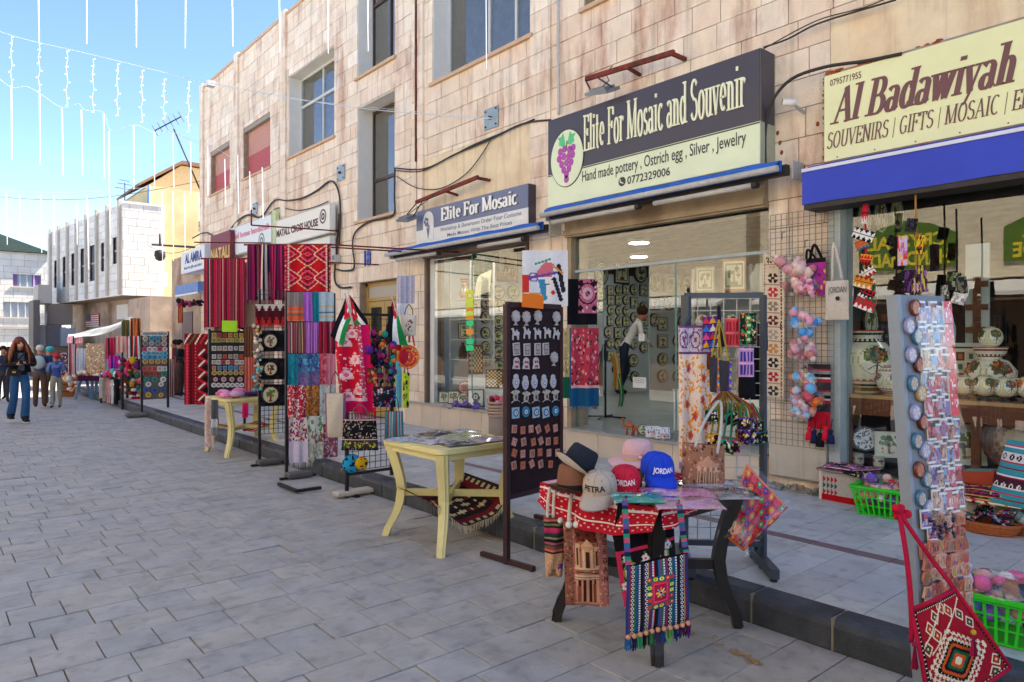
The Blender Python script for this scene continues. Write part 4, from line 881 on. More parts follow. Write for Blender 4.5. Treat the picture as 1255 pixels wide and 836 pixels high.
p=wp(1060,538,6.3);plate('blue and white patterned plate on the lower shelf of the crystal shop',p,.24,.24,False,0,-math.radians(60),pix=blueplate(),fr=BLK,name='patterned_plate',cat='plate',group=None,tilt=.2)
tree=lambda n=22,bgc='e6dfc4':(lambda p:(p.specks(40,['4a5f34','62763c','7a8848'],NR,(.9,1.6),(n*.15,n*.15,n*.85,n*.55)),p.line(n/2,n*.5,n/2,n*.85,2,'6a4a2c'),p.line(n/2,n*.6,n*.25,n*.45,1.2,'6a4a2c'),p.line(n/2,n*.6,n*.75,n*.45,1.2,'6a4a2c'),p.specks(8,['b0442a','d08a3a'],NR,(.6,.9),(n*.2,n*.6,n*.8,n*.9)),p)[-1])(Pix(n,n,bgc))
for(u,v,w_,lab)in((1089,545,.22,'cream tile with a dark tree on the lower shelf behind the grey rack'),(1180,545,.32,'large cream tile with a fruit tree on the lower shelf right of the grey rack')):
 p=wp(u,v,6.32);plate(lab,p,w_,w_,True,0,-math.radians(55),pix=tree(),fr=WHITE,name='painted_tile',cat='tile',group=None,tilt=.15)
for i,(u,lab)in enumerate(((1052,'small patterned cup on the lower shelf, left of two'),(1077,'small grey patterned mug on the lower shelf, right of two'))):
 p=wp(u,HY,6.22);pot(lab,(p.x,p.y,.41),[(.04,0),(.045,.04),(.045,.1)],('5a5f6a','8a6a4a','b0a890'),40+i,name='cup',cat='cup',n=20)
wk=Pix(24,24,'9a6a3c');wk.ring(12,12,9.5,12,'6e4526');wk.ring(12,12,7.6,8.2,'6e4526');wk.poly([(6,15),(8,8),(12,6),(16,8),(18,15)],'c8a878');wk.rect(7,15,17,17,'5a4a34')
p=wp(1243,540,6.3);plate('large round wooden plate with a carved building behind the teal cushion',p,.44,.44,False,0,-math.radians(62),pix=wk,fr=WOOD,name='wooden_plate',cat='plate',group=None,tilt=.15)
n_=0
for k_,(u,vs)in enumerate(((1034,(268,300,335,372,408)),(1058,(268,)),(1078,(266,)),(1098,(262,)),(1066,(360,395)))):
 for j_,v in enumerate(vs):
  p=yp(u,v,2.90);a=yp(u-9,v,2.9);c=yp(u+9,v,2.9)
  plate('round framed plate inside the crystal shop, %s'%(('by the window post, %s from the top'%o3[j_])if k_==0 else('top row, left of the middle','top row, in the middle','top row, rightmost')[k_-1]if k_<4 else('behind the woven purses','above the big white jar')[j_]),p,(c-a).length,.36,False,n_%4,'-Y',group='framed plates on the side wall of the crystal shop');n_+=1
b=MB();p0=wp(1183,340,7.6);p1=wp(1212,445,7.6);b.bx(7.6,7.63,p1.y,p0.y,1.0,2.4);cp=solo('display_board',b,INW,'pale board carrying wooden crosses inside the crystal shop','display board')
for i,v in enumerate((352,380,408,436)):
 p=wp(1197,v,7.58);b=MB();b.bx(7.575,7.6,p.y-.03,p.y+.03,p.z-.11,p.z+.10);b.bx(7.57,7.6,p.y-.09,p.y+.09,p.z+.0,p.z+.055);solo('wooden_cross',b,WOOD,'brown wooden wall cross inside the crystal shop, %s from the top'%o3[i],'cross','wooden crosses')
for i in range(5):
 y=-.4+i*.42;b=MB();b.bx(8.2,8.5,y,y+.36,.34,2.3,(.12,.07,.05));k=0
 t=thing('display_cabinet','dark display cabinet deep inside the crystal shop, %s from the right'%o3[i],'cabinet',(8.2,y,.34),group='dark cabinets in the crystal shop');b.build('case',PAINT,t)
 b=MB()
 for z in np.arange(.6,2.2,.3):
  for q in range(4):b.ball((8.17,y+.05+q*.09,z+.05),R.uniform(.02,.045),8,6,lin(R.choice(('c8a86a','b5552a','8fa0a8','5a7a5a','d8d0c0'))))
 o=b.build('small_goods',GLOSS,t);o['kind']='stuff'
t=thing('glass_shelf_unit','glass display shelves full of pots behind the right pane of the open shop','shelf',(6.35,3.3,.44))
for z in(.95,1.28,1.60,1.98):b=MB();b.bx(6.35,6.75,3.3,4.75,z-.012,z);b.build('shelf',SG if z>1 else WHITE,t)
for y in(3.3,4.02,4.75):b=MB();b.bx(6.72,6.75,y-.012,y+.012,.44,2.3);b.build('upright',ALUW,t)
b=MB();b.bx(6.36,6.74,3.31,4.74,.5,.93);b.build('base_cabinet',WHITE,t)
k=0
for z,n in((1.60,7),(1.28,8),(.95,6)):
 for i in range(n):
  y=4.66-i*1.3/n;k+=1
  if z==1.60:egg('painted round egg on the upper glass shelf, %s from the left'%o3[i],(6.5,y,z),R.uniform(.06,.075),R.choice((P_G,P_O,P_B)),k,group='painted eggs on the upper glass shelf')
  else:pot('small painted pot on the %s glass shelf, %s from the left'%('middle' if z>1 else 'lowest',(o3[:7]+['last'])[i]),(6.5,y,z),[(.03,0),(.055,.06),(.05,.11),(.025,.15),(.035,.18)],R.choice((P_G,P_O,P_B)),k,n=20,k=R.uniform(.7,1.2),group='small painted pots on the glass shelves',base=R.choice(('e8e0cc','c8a878','b8c8c8')))
p=Vector((6.6,4.5,2.16));plate('framed mosaic of a cross on the top glass shelf',p,.2,.28,True,2,-math.radians(60),name='framed_icon',cat='icon',group=None,fr=WOODL)
plate('orange framed icon on the top glass shelf of the open shop',Vector((6.6,4.14,2.18)),.24,.34,True,2,-math.radians(60),name='framed_icon',cat='icon',group=None,fr=M('orange_frame','c0662a',rough=.4))
plate('round cream plate on the top glass shelf of the open shop',Vector((6.6,3.55,2.15)),.28,.28,False,0,-math.radians(60),name='cream_plate',cat='plate',group=None,fr=WHITE)
b=MB();b.lathe([(.09,0),(.1,.1),(.11,.18),(.05,.25),(.04,.3)],(6.6,3.85,1.98),14,sx=.5);solo('necklace_bust',b,WHITE,'white necklace bust on the top glass shelf of the open shop','bust')
t=thing('glass_cabinet','glass cabinet with five shelves at the left of the framed plates','cabinet',(6.35,8.55,.53))
yc0,yc1=8.52,9.05
for i,v in enumerate((366,391,416,441,466)):z=yp(553,v,8.8).z;b=MB();b.bx(6.4,6.85,yc0,yc1,z-.01,z+.006);b.build('shelf',WHITE,t)
for(x,y)in((6.4,yc0),(6.85,yc0),(6.4,yc1),(6.85,yc1)):b=MB();b.bx(x-.012,x+.012,y-.012,y+.012,.53,2.7);b.build('upright',WHITE,t)
zz=[yp(553,v,8.8).z+.007 for v in(366,391,416,441,466)]
pot('tall red brown vase on the top shelf of the glass cabinet',(6.52,8.85,zz[0]),[(.05,0),(.08,.08),(.06,.16),(.04,.25),(.07,.32)],('7a3a2a','a86a4a','d0a070'),61,n=24,base='c89878')
pot('small flowered vase on the second shelf of the glass cabinet',(6.5,8.75,zz[1]),[(.04,0),(.07,.06),(.05,.13),(.03,.17)],('8a8a7a','b08a6a','c0a890'),62,n=24)
plate('square mosaic of a tree leaning on the third shelf of the glass cabinet',Vector((6.5,8.8,zz[2]+.12)),.22,.24,True,1,-.35,name='framed_mosaic',cat='mosaic',group=None,fr=WOOD,tilt=.1)
for i,(x,c,lab)in enumerate(((6.46,'1c1a1c','black'),(6.66,'e6e2d8','white'))):
 b=MB();b.lathe([(.07,0),(.085,.1),(.06,.18),(.03,.22),(.03,.26)],(x,8.8,zz[3]),14,lin(c),sy=.5);solo('necklace_bust',b,PAINT,'%s necklace bust on the fourth shelf of the glass cabinet'%lab,'bust')
cl=MB();img=np.ones((14,14,3))*np.array(lin('ddd3b4'));cl.sheet(img,lambda s,q:(6.62+.24*s-.1*q*(1-s),8.6+.02*math.sin(s*30+q*4),zz[0]+.36-.34*q+.1*s));solo('beige_cloth',cl,CLOTH,'beige shawl draped on the top shelf of the glass cabinet','shawl')
for i,(v0,v1,c,cn)in enumerate(((356,361,'e6f04a','yellow'),(364,369,'e6f04a','yellow'),(369,377,'d8ee50','lime'),(377,381,'f0a030','orange'),(382,387,'d0ee50','lime'),(387,392,'f0a030','orange'),(393,399,'2ee08a','green'),(403,410,'f0a030','orange'),(415,422,'2ee08a','green'),(423,430,'2ee08a','green'))):
 a=wp(571,v0,6.03);c_=wp(580,v1,6.03);b=MB();z0_,z1_=c_.z,a.z;b.quad((6.036,c_.y,z0_),(6.03,c_.y,z1_),(6.03,a.y,z1_),(6.036,a.y,z0_),lin(c));b.bx(6.030,6.034,c_.y,a.y,z1_-.004,z1_,lin(c));solo('sticky_note',b,PAINT,'%s sticky note on the window glass, number %d down the column'%(cn,i+1)if 0 else '%s price note on the window glass, %s in the column of notes'%(cn,['topmost','second','third','fourth','fifth','sixth','seventh','eighth','ninth','lowest'][i]),'price note','coloured price notes on the window')
def sill(u,v,w_,h_,lab,sq=True,kind=0,fr=WOOD,pix=None,X=6.14,rz=-.75,nm='framed_mosaic',z=.527,tilt=.22):
 p=wp(u,HY,X);return plate(lab,(p.x,p.y,z+h_/2),w_,h_,sq,kind,rz,pix=pix,fr=fr,name=nm,cat='mosaic',group=None,tilt=tilt)
po=Pix(16,20,'c8641e');po.specks(30,['e8b03a','6a2f1e','b03a2a','3a5a4a'],NR,(1,2))
sill(532,480,.15,.2,'small orange mosaic in a dark red frame at the left end of the window sill',pix=po)
sill(544,480,.15,.17,'small cream mosaic of a tree, second from the left on the window sill',pix=tree(16))
sill(556,480,.17,.20,'cream mosaic of a tree in a red brown frame, third on the window sill',pix=tree(18))
sill(568,482,.19,.19,'round cream mosaic plate on the window sill',sq=False,pix=tree(18),X=6.1)
lion=Pix(22,22,'e8e4d4');lion.ring(11,9,3.2,5.6,'3a3836');lion.disc(11,9,2,'8a8478');lion.poly([(8,13),(14,13),(16,20),(7,20)],'4a4844');lion.line(15,15,18,9,1.4,'3a3836')
sill(583,486,.24,.26,'square mosaic of a lion in a dark frame, nearest on the window sill',pix=lion,X=6.08,fr=WOOD)
sill(603,485,.18,.18,'grey mosaic tile lying at the right end of the window sill',pix=tree(14,'c8ccc8'),X=6.12,fr=WHITE)
rp=Pix(18,18,'a83038');rp.ring(9,9,6.5,7.6,'e0b0a0');rp.disc(9,9,3,'7a2028');sill(570,463,.25,.22,'red patterned round plate leaning behind the sill mosaics',sq=False,pix=rp,X=6.3,z=.66)
chk=Pix(16,20,'e0c48a');
for i in range(8):
 for j in range(10):
  if(i+j)%2:chk.rect(i*2,j*2,i*2+2,j*2+2,'5a2f1c')
sill(583,440,.22,.44,'tall inlaid game box standing upright in the window',pix=chk,X=6.38,z=.98,rz=-.5,tilt=.04,nm='game_board');sill(606,460,.26,.27,'open chess board leaning at the right of the window',pix=chk,X=6.3,z=.80,rz=-.9,tilt=.1,nm='game_board')
t=thing('display_step','white stepped display stand in the left shop window','display stand',(6.3,7.4,.525));b=MB();b.bx(6.2,6.62,7.35,7.9,.53,.79);b.build('lower_step',WHITE,t);b=MB();b.bx(6.28,6.7,7.92,8.42,.53,.97);b.build('upper_step',WHITE,t)
cl=MB();n=20;img=Pix(n,8,'6a4a9a').hstripes(['6a4a9a','8a6ab8','54408a'],[1,1,1]).a;a,c=wp(548,HY,6.02),wp(590,HY,6.02);cl.sheet(img,lambda s,q:(5.90+.22*q*(1-.3*s),a.y+(c.y-a.y)*s,.55+.05*math.sin(s*3)+.03*math.sin(s*17+q*6)-.07*(1-q)*(1 if s<.6 else .3)));solo('purple_cloth',cl,CLOTH,'purple folded shawl hanging over the edge of the window sill','shawl')
# ================================================================== the far end of the street
LST=M('pale_limestone',None,rough=.85,var=.08,scale=2,bump=.3);YEW=M('yellow_render','e2cf9c',rough=.9,var=.10,scale=1.2,bump=.2,col2='d8bc84')
GRW=M('weathered_wall','b09a86',rough=.9,var=.2,scale=2.5,bump=.5,col2='8c6f5a')
def lst():k=R.uniform(.86,1.06);return(.80*k,.76*k,.68*k)
def coursed(parent,P0,P1,z0,z1,ch,bl,depth,holes=(),n=260,nm='stone_block',colf=lst,mat=None):
 """courses of blocks on a wall from P0 to P1 (x, y), thickness inwards; holes as (s0, s1, z0, z1)"""
 P0=Vector((*P0,0));P1=Vector((*P1,0));e=(P1-P0);Ln=e.length;e.normalize();nn=Vector((e.y,-e.x,0))*depth
 bl_=[];z=z0
 while z<z1-.02:
  h=min(ch,z1-z);s=-R.uniform(0,bl)
  while s<Ln:
   a,c=max(s,0),min(s+bl,Ln)
   if c-a>.04:
    for q in cut([(a,c,z,z+h)],holes):bl_.append((q,colf()))
   s+=bl
  z+=h
 rest=MB()
 for i,(q,c)in enumerate(sorted(bl_,key=lambda t:-(t[0][1]-t[0][0])*(t[0][3]-t[0][2]))):
  b=MB()if i<n else rest;g_=.006;a=P0+e*(q[0]+g_);d=P0+e*(q[1]-g_);k=nn*.04/depth*R.uniform(.7,1.2)
  lo=[a,d,d+k*0+nn*.1/depth*.3,a+nn*.1/depth*.3];b.hexa([Vector((p.x,p.y,q[2]+g_))for p in lo]+[Vector((p.x,p.y,q[3]-g_))for p in lo],c)
  if i<n:b.build(nm,mat or LST,parent)
 if rest.f:o=rest.build('stone_blocks',mat or LST,parent);o['kind']='stuff'
def wallbox(mb,P0,P1,z0,z1,t,off=.03,col=(1,1,1)):
 P0=Vector((*P0,0));P1=Vector((*P1,0));e=(P1-P0).normalized();nn=Vector((e.y,-e.x,0));L_=[P0+nn*off,P1+nn*off,P1+nn*t,P0+nn*t]
 mb.hexa([Vector((p.x,p.y,z0))for p in L_]+[Vector((p.x,p.y,z1))for p in L_],col)
hc=math.radians(5.7);C0=Vector((6.0,30.3));dC=Vector((-math.sin(hc),math.cos(hc)));nC=Vector((math.cos(hc),math.sin(hc)));C1=C0+dC*11.2
bC=thing('stone_building','white stone building with tall slot windows overhanging the far stalls','building',(6,30.3,0))
def onC(u,v):
 k=(u-CX)/FPX;
 A=C0.x*CS-C0.y*SN-k*(C0.x*SN+C0.y*CS);B=dC.x*CS-dC.y*SN-k*(dC.x*SN+dC.y*CS);s=-A/B
 P=C0+dC*s;d=P.x*SN+P.y*CS;return s,EYE+(HY-v)/FPX*d
slots=[]
for(u,w_,v0,v1)in((68,4,319,353),(79,5,314,352),(89.5,5,310,350),(101,5.5,304,347),(114,9,299,345),(125.5,4.5,297,333),(140.6,5.5,290,324)):
 s0,z1_=onC(u+w_/2,v0);s1,z0_=onC(u-w_/2,v1);slots.append((s0,s1,z0_,z1_))
ZC0,ZC1=3.2,6.75
coursed(bC,C0,C1,ZC0,ZC1,.3,.55,.3,slots,250)
b=MB();wallbox(b,C0+dC*.02,C1,ZC0+.01,ZC1-.02,1.4,.16);b.build('core',MORT,bC)
b=MB();
for i,q in enumerate(slots):
 P0,P1=C0+dC*q[0],C0+dC*q[1];b=MB();wallbox(b,P0,P1,q[2],q[3],.14,.10,(.10,.11,.13));wd=b.build('window',PAINT,bC)
 b=MB();e_=(P1-P0);wallbox(b,P0+e_*.46,P0+e_*.54,q[2],q[3],.10,.07,(.5,.42,.34));wallbox(b,P0+e_*.02,P1-e_*.02,(q[2]+q[3])/2-.03,(q[2]+q[3])/2+.03,.10,.07,(.5,.42,.34));b.build('frame',PAINT,wd)
for u in(63,73,84,95,107,120,133,148):
 s_,_=onC(u,300);P=C0+dC*s_;b=MB();wallbox(b,P-dC*.09,P+dC*.09,ZC0+.05,ZC1+.12,.05,-.10,(.5,.45,.38));b.build('rib',LST,bC)
E1=C0+nC*1.6;Ez=Vector((E1.x,C0.y+.05))
coursed(bC,(C0.x,C0.y),(C0.x+1.5,C0.y),ZC0,ZC1,.3,.5,-.3,(),60)
b=MB();b.bx(C0.x+.05,C0.x+1.48,C0.y+.03,C0.y+6,ZC0,ZC1-.02);b.build('end_core',MORT,bC)
b=MB();b.bx(C0.x-.02,C0.x+1.5,C0.y-.06,C0.y+.02,ZC1,ZC1+.1,lst());b.build('coping',LST,bC)
b=MB();P0=C0+nC*1.0;P1=C1+nC*1.0;wallbox(b,P0,P1,0,ZC0,1.2,.0);b.bx(7.0,7.5,C0.y+.2,C0.y+.6,0,ZC0);b.build('ground_floor_wall',GRW,bC)
pf=lambda u,v,off:(lambda s_:None)
def onC2(u,v,off=.95):
 O=C0+nC*off;k=(u-CX)/FPX;A=O.x*CS-O.y*SN-k*(O.x*SN+O.y*CS);B=dC.x*CS-dC.y*SN-k*(dC.x*SN+dC.y*CS);s_=-A/B;P=O+dC*s_;d=P.x*SN+P.y*CS;return Vector((P.x,P.y,EYE+(HY-v)/FPX*d))
fl=Pix(20,12,'f0f0f0').hstripes(['b8343c','efeae4'],[1,1]);fl.rect(0,0,8,6,'2c3a6a');a,c=onC2(105,386),onC2(121,400);b=MB();b.sheet(fl.a,lambda s,t:(a.x+(c.x-a.x)*s,a.y+(c.y-a.y)*s,a.z+(c.z-a.z)*t),sm=False)
solo('wall_flag',b,PAINT,'flag with red and white stripes painted on a panel above the far stalls','flag')
a,c=onC2(143,374,.9),onC2(168,390,.9);b=MB();b.quad(a,(a.x,a.y,c.z),c,(c.x,c.y,a.z),lin('dcd6ca'));b.quad(a+Vector((.03,0,-.15)),(a.x+.02,a.y-.1,c.z+.2),(c.x-.02,c.y+.1,c.z+.2),(c.x-.02,c.y+.1,a.z-.15),lin('b09080'));solo('wall_sign',b,PAINT,'faded cream sign under the overhang of the white building','sign')
bD=thing('yellow_building','sunlit yellow rendered building with a hut on its roof, beside the white stone one','building',(7.3,32,0))
b=MB();b.bx(7.35,14,32,40,2.9,7.9);b.build('wall',YEW,bD)
b=MB();b.bx(7.35,14,32.05,40,0,2.89);b.build('lower_wall',GRW,bD)
p0,p1,p2=yp(176,228,34),yp(222,203,34),yp(262,212,34);b=MB();b.prism([Vector((p0.x,34,7.8)),Vector((14,34,7.8)),Vector((14,34,p1.z-.05)),Vector((p1.x,34,p1.z)),Vector((p0.x+.1,34,p0.z))],(0,0,0),(0,4,0));b.build('roof_hut',M('tan_render','d0b48c',rough=.9,var=.1),bD)
b=MB();b.prism([Vector((p0.x-.25,33.8,p0.z-.05)),Vector((p1.x,33.8,p1.z+.05)),Vector((14,33.8,p1.z)),Vector((14,33.8,p1.z+.12)),Vector((p1.x,33.8,p1.z+.2)),Vector((p0.x-.25,33.8,p0.z+.06))],(0,0,0),(0,4.4,0));b.build('roof',M('brown_roof_edge','8a6a50',rough=.8),bD)
b=MB();a=yp(183,300,31.9);b.tube([(a.x,31.93,0),(a.x,31.93,7.9)],.06,8);b.build('drain_pipe',M('blue_pipe','5f7fae',rough=.5),bD)
def acunit(lab,c,w_=.8,h_=.55,dd=.3,along='x'):
 t=thing('air_conditioner',lab,'air conditioner',tuple(c));b=MB();d_=(w_,dd,h_)if along=='x' else(dd,w_,h_);b.box(c,d_,(.75,.74,.7));b.build('case',PAINT,t)
 b=MB();cc=Vector(c);n_=Vector((0,-1,0))if along=='x' else Vector((-1,0,0));b.lathe([(0.01,0),(h_*.38,0),(h_*.38,.02)],cc+n_*(dd/2+.001),16,(.2,.2,.2),m=n_.to_track_quat('Z','Y').to_matrix());b.build('fan_grille',PAINT,t);return t
a=yp(193,342,31.7);acunit('beige air conditioner on the yellow wall above the white shop sign',(a.x,31.8,a.z),.75,.6)
a=yp(225,268,31.7);
t=thing('tv_aerial','rooftop television aerial on the white stone building','aerial',tuple(onC2(153,250,0)));p=yp(153,252,31);b=MB();b.tube([(p.x,31,ZC1),(p.x,31,yp(153,224,31).z)],.02,6);b.build('mast',IRON,t)
for i,dz in enumerate((0,.18,.32)):z=yp(153,228,31).z+dz-.1;b=MB();b.bar((p.x-.35+i*.08,31,z),(p.x+.35-i*.08,31.1,z),.02);b.build('element',IRON,t)
t=thing('tv_aerial','slanting television aerial on a long pole at the roof corner, against the sky','aerial',tuple(wp(244,228,6.3)));a,c=at(213,158,19.8),at(245,232,19.8);b=MB();b.tube([a,c],.022,6);b.build('mast',IRON,t);a2,c2=at(190,160,19.8),at(222,143,19.8);b=MB();b.bar(a2,c2,.025);b.build('boom',IRON,t)
for i in range(6):q=a2.lerp(c2,i/5);b=MB();b.bar(q+Vector((-.05,.1,.16)),q+Vector((.05,-.1,-.16)),.014);b.build('element',IRON,t)
bE=thing('low_building','low weathered stone building at the end of the row, under the white box sign','building',(6,20.6,0));b=MB();b.bx(6.0,12,YA1+.01,23.4,0,3.97);b.build('wall',GRW,bE)
b=MB();b.bx(5.97,6.0,21.2,22.2,.15,2.3,(.16,.1,.09));b.build('door',PAINT,bE)
X=5.6;t=thing('box_sign','white box sign with blue lettering above the blue awning at the end of the row','sign',(X,18.9,3.3));b=MB();b.prism([Vector((X,20.9,3.32)),Vector((X,18.8,3.32)),Vector((X,18.8,3.95)),Vector((X,20.9,3.9))],(0,0,0),(.38,0,0),lin('dfe3e6'));b.build('sign_box',PAINT,t)
b=MB();letters(b,sans('AL AMIRA',1.5,.26,bold=.03),(X-.002,20.5,3.58),(0,-1,0),(0,0,1),lin('3a4a8a'),thick=.004);letters(b,sans('shop for gifts and silver',1.6,.09),(X-.002,20.6,3.42),(0,-1,0),(0,0,1),lin('6a7aa0'),thick=.004);b.build('lettering',PAINT,t)
t=thing('awning','small blue awning under the white box sign','awning',(5.3,18.6,2.7));b=MB();b.hexa([(5.35,18.5,2.68),(6,18.5,2.95),(6,20.5,2.95),(5.35,20.5,2.68),(5.35,18.5,2.95),(6,18.5,3.02),(6,20.5,3.02),(5.35,20.5,2.95)]);b.build('canopy',M('light_blue_canvas','6f8fc8',rough=.7,var=.1),t)
b=MB();b.bx(5.34,5.352,18.5,20.5,2.66,2.70,(.8,.8,.8));b.build('hem',PAINT,t)
t=thing('shop_sign','small maroon sign with gold letters NATALI, behind the striped kilims','sign',(5.7,17.2,3.2));b=MB();p0,p1=wp(258,302,5.7),wp(282,317,5.7);b.bx(5.7,5.8,p1.y,p0.y,p1.z,p0.z+.25,lin('7a2f38'));b.build('board',PAINT,t);b=MB();letters(b,sans('NATALI',(p0.y-p1.y)*.95,.3,bold=.03),(5.695,p0.y-.05,p1.z+.05),(0,-1,0),(0,0,1),lin('d8b060'),thick=.006);b.build('lettering',PAINT,t)
for(q,nm,lab)in((S1,'shop',0),(S0,'shop',1)):
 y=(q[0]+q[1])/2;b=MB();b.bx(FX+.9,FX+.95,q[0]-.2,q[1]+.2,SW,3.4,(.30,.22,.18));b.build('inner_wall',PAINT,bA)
b=MB();y0,y1,z0,z1=A_door;X=FX+.14
DY=M('ochre_door','b3924e',rough=.5,var=.12,scale=5)
b.bx(X,X+.05,y0,y0+.07,z0,z1);b.bx(X,X+.05,y1-.07,y1,z0,z1);b.bx(X,X+.05,y0,y1,z1-.07,z1-.001);b.bx(X-.003,X+.05,y0,y1,z1-.33,z1-.27)
dr=b.build('door',DY,bA)
for(a,c)in((y0+.075,(y0+y1)/2-.004),((y0+y1)/2+.004,y1-.075)):
 b=MB();b.bx(X+.005,X+.045,a,a+.09,z0,z1-.34);b.bx(X+.005,X+.045,c-.09,c,z0,z1-.34);b.bx(X+.005,X+.045,a+.09,c-.09,z0,z0+.8);b.bx(X+.005,X+.045,a+.09,c-.09,z1-.44,z1-.34);b.build('door_leaf',DY,dr)
 b=MB();n_=7
 for i in range(n_):
  f0=a+.09+(c-a-.18)*(i+.5)/n_
  b.tube([(X+.02,f0+.02*math.sin(k*1.3+i),z0+.8+(z1-.44-z0-.8)*k/8)for k in range(9)],.008,4)
 for k in range(6):z=z0+.9+k*.18;b.tube([(X+.016,a+.09+(c-a-.18)*j/10,z+.04*math.sin(j*1.57))for j in range(11)],.007,4)
 b.build('iron_grille',IRON,dr)
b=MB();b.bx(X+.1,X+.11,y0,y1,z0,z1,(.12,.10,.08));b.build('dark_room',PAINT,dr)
b=MB();b.bx(X+.02,X+.03,y0+.07,y1-.07,z1-.27,z1-.07,(.45,.42,.36));b.build('fanlight',PAINT,dr)
bF=thing('stone_building','white stone building facing down the street at the far left, with purple curtains','building',(0,46,0))
holesF=[]
def FP(u,v):return yp(u,v,46)
for(a,b0,c,d)in((16,336,50,352),(4,370,40,389)):p,q=FP(a,b0),FP(c,d);holesF.append((p.x+14,q.x+14,q.z,p.z))
coursed(bF,(-14,46),(6.2,46),0,6.2,.34,.6,-.3,holesF,250)
b=MB();b.bx(-14,6.2,46.12,52,0,6.15);b.build('core',MORT,bF)
for i,q in enumerate(holesF):
 b=MB();b.bx(q[0]-14,q[1]-14,46.06,46.12,q[2],q[3],(.35,.42,.47)if i==0 else(.42,.46,.48));wd=b.build('window',PAINT,bF)
 W_=q[1]-q[0]
 if i==0:
  for(f0,f1)in((0,.14),(.68,.95)):b=MB();b.bx(q[0]-14+W_*f0,q[0]-14+W_*f1,46.02,46.06,q[2],q[3],(.22,.10,.30));b.build('curtain',PAINT,wd)
 for k in range(3):b=MB();x=q[0]-14+W_*(k+1)/4;b.bx(x-.02,x+.02,46.0,46.05,q[2],q[3],(.7,.7,.7));b.build('mullion',PAINT,wd)
 b=MB();b.bx(q[0]-14.1,q[1]-13.9,45.9,46.0,q[2]-.08,q[2],(.6,.55,.48));b.build('sill',LST,wd)
b=MB();b.bx(-14,6.3,45.85,46.0,2.05,2.2,(.45,.42,.38));b.build('string_course',LST,bF)
p,q=FP(0,290),FP(58,312);b=MB();b.prism([Vector((-4,45.7,6.2)),Vector((q.x+.3,45.7,6.22)),Vector((p.x-1.5,45.7,7.6)),Vector((-4,45.7,7.9))],(0,0,0),(0,5,0));b.build('tent_roof',M('dark_green_roof','45564e',rough=.8),bF)
t=thing('kiosk','grey panelled booth at the end of the street beside the shops','kiosk',tuple(gp(68,458)))
def YB(u,v):return yp(u,v,38)
for(u0,v0,u1,v1,c)in((46,349,62,372,'b8b0a8'),(40,368,48,425,'6a625e'),(47,398,57,424,'c4bcb2'),(57,398,76,424,'6f6a70'),(74,402,92,424,'98a4b0'),(60,372,90,398,'8a8078')):
 p,q=YB(u0,v0),YB(u1,v1);b=MB();b.bx(p.x,q.x,38+R.uniform(-.3,.3),39.5,q.z,p.z,lin(c));b.build('panel',PAINT,t)
p,q=YB(42,424),YB(92,440);b=MB();b.bx(p.x,q.x,38.3,39.4,0,p.z,lin('8a7a6a'));b.build('base',PAINT,t)
b=MB()
for k in range(7):p,q=YB(47+k*1.6,392),YB(47+k*1.6,398);b.bx(p.x-.01,p.x+.01,37.9,37.95,q.z,p.z+.3,lin('c0c0c0'))
b.build('railing',PAINT,t)
b=MB();b.bx(-30,-14,46,52,0,5.4,lin('cfc6b6'));solo('plain_building',b,PAINT,'plain pale building left of the white facing one','building')
b=MB();b.bx(6.1,12,26.5,29.9,0,3.0);solo('stone_wall',b,GRW,'brown weathered wall under the yellow building, behind the grey magnet board','wall')
# ================================================================== people
def person_mesh(J,E,rad,colr,sub=1,scale=1.0):
 """one continuous body grown over a skeleton; faces coloured by the nearest bone"""
 names=list(J);me=bpy.data.meshes.new('sk');me.from_pydata([tuple(Vector(J[n])*scale)for n in names],[(names.index(a),names.index(c))for a,c in E],[])
 o=bpy.data.objects.new('sk',me);COL.objects.link(o);m=o.modifiers.new('s','SKIN');m.use_smooth_shade=True;m.branch_smoothing=.3
 sv=me.skin_vertices[0].data
 for i,n in enumerate(names):r=rad[n];r=r if isinstance(r,tuple)else(r,r);sv[i].radius=(r[0]*scale,r[1]*scale);sv[i].use_root=(i==0)
 s=o.modifiers.new('u','SUBSURF');s.levels=sub;s.render_levels=sub
 dg=bpy.context.evaluated_depsgraph_get();nm=bpy.data.meshes.new_from_object(o.evaluated_get(dg));bpy.data.objects.remove(o);bpy.data.meshes.remove(me)
 segs=[(Vector(J[a])*scale,Vector(J[c])*scale,colr.get((a,c))or colr.get(c))for a,c in E];cols=[]
 for p in nm.polygons:
  q=p.center;best=min(segs,key=lambda g:(q-(g[0]+(g[1]-g[0])*max(0,min(1,(q-g[0]).dot(g[1]-g[0])/((g[1]-g[0]).length_squared+1e-9))))).length)
  cols.append(lin(best[2]))
 mb=MB();mb.v=[tuple(v.co)for v in nm.vertices]
 for p,c in zip(nm.polygons,cols):mb.face(tuple(p.vertices),c,True)
 bpy.data.meshes.remove(nm);return mb
SKINM=M('skin_and_cloth',None,rough=.75,var=.06,scale=14,spec=.25)
EDG=[('pel','waist'),('waist','chest'),('chest','neck'),('neck','jaw'),('jaw','brow'),('brow','crown'),('jaw','nose')]
for s_ in 'lr':EDG+=[('chest',s_+'sh'),(s_+'sh',s_+'el'),(s_+'el',s_+'wr'),(s_+'wr',s_+'pa'),(s_+'pa',s_+'f1'),(s_+'f1',s_+'f1b'),(s_+'pa',s_+'f2'),(s_+'f2',s_+'f2b'),(s_+'pa',s_+'f3'),(s_+'f3',s_+'f3b'),(s_+'pa',s_+'f4'),(s_+'wr',s_+'th'),('pel',s_+'hp'),(s_+'hp',s_+'kn'),(s_+'kn',s_+'an'),(s_+'an',s_+'toe')]
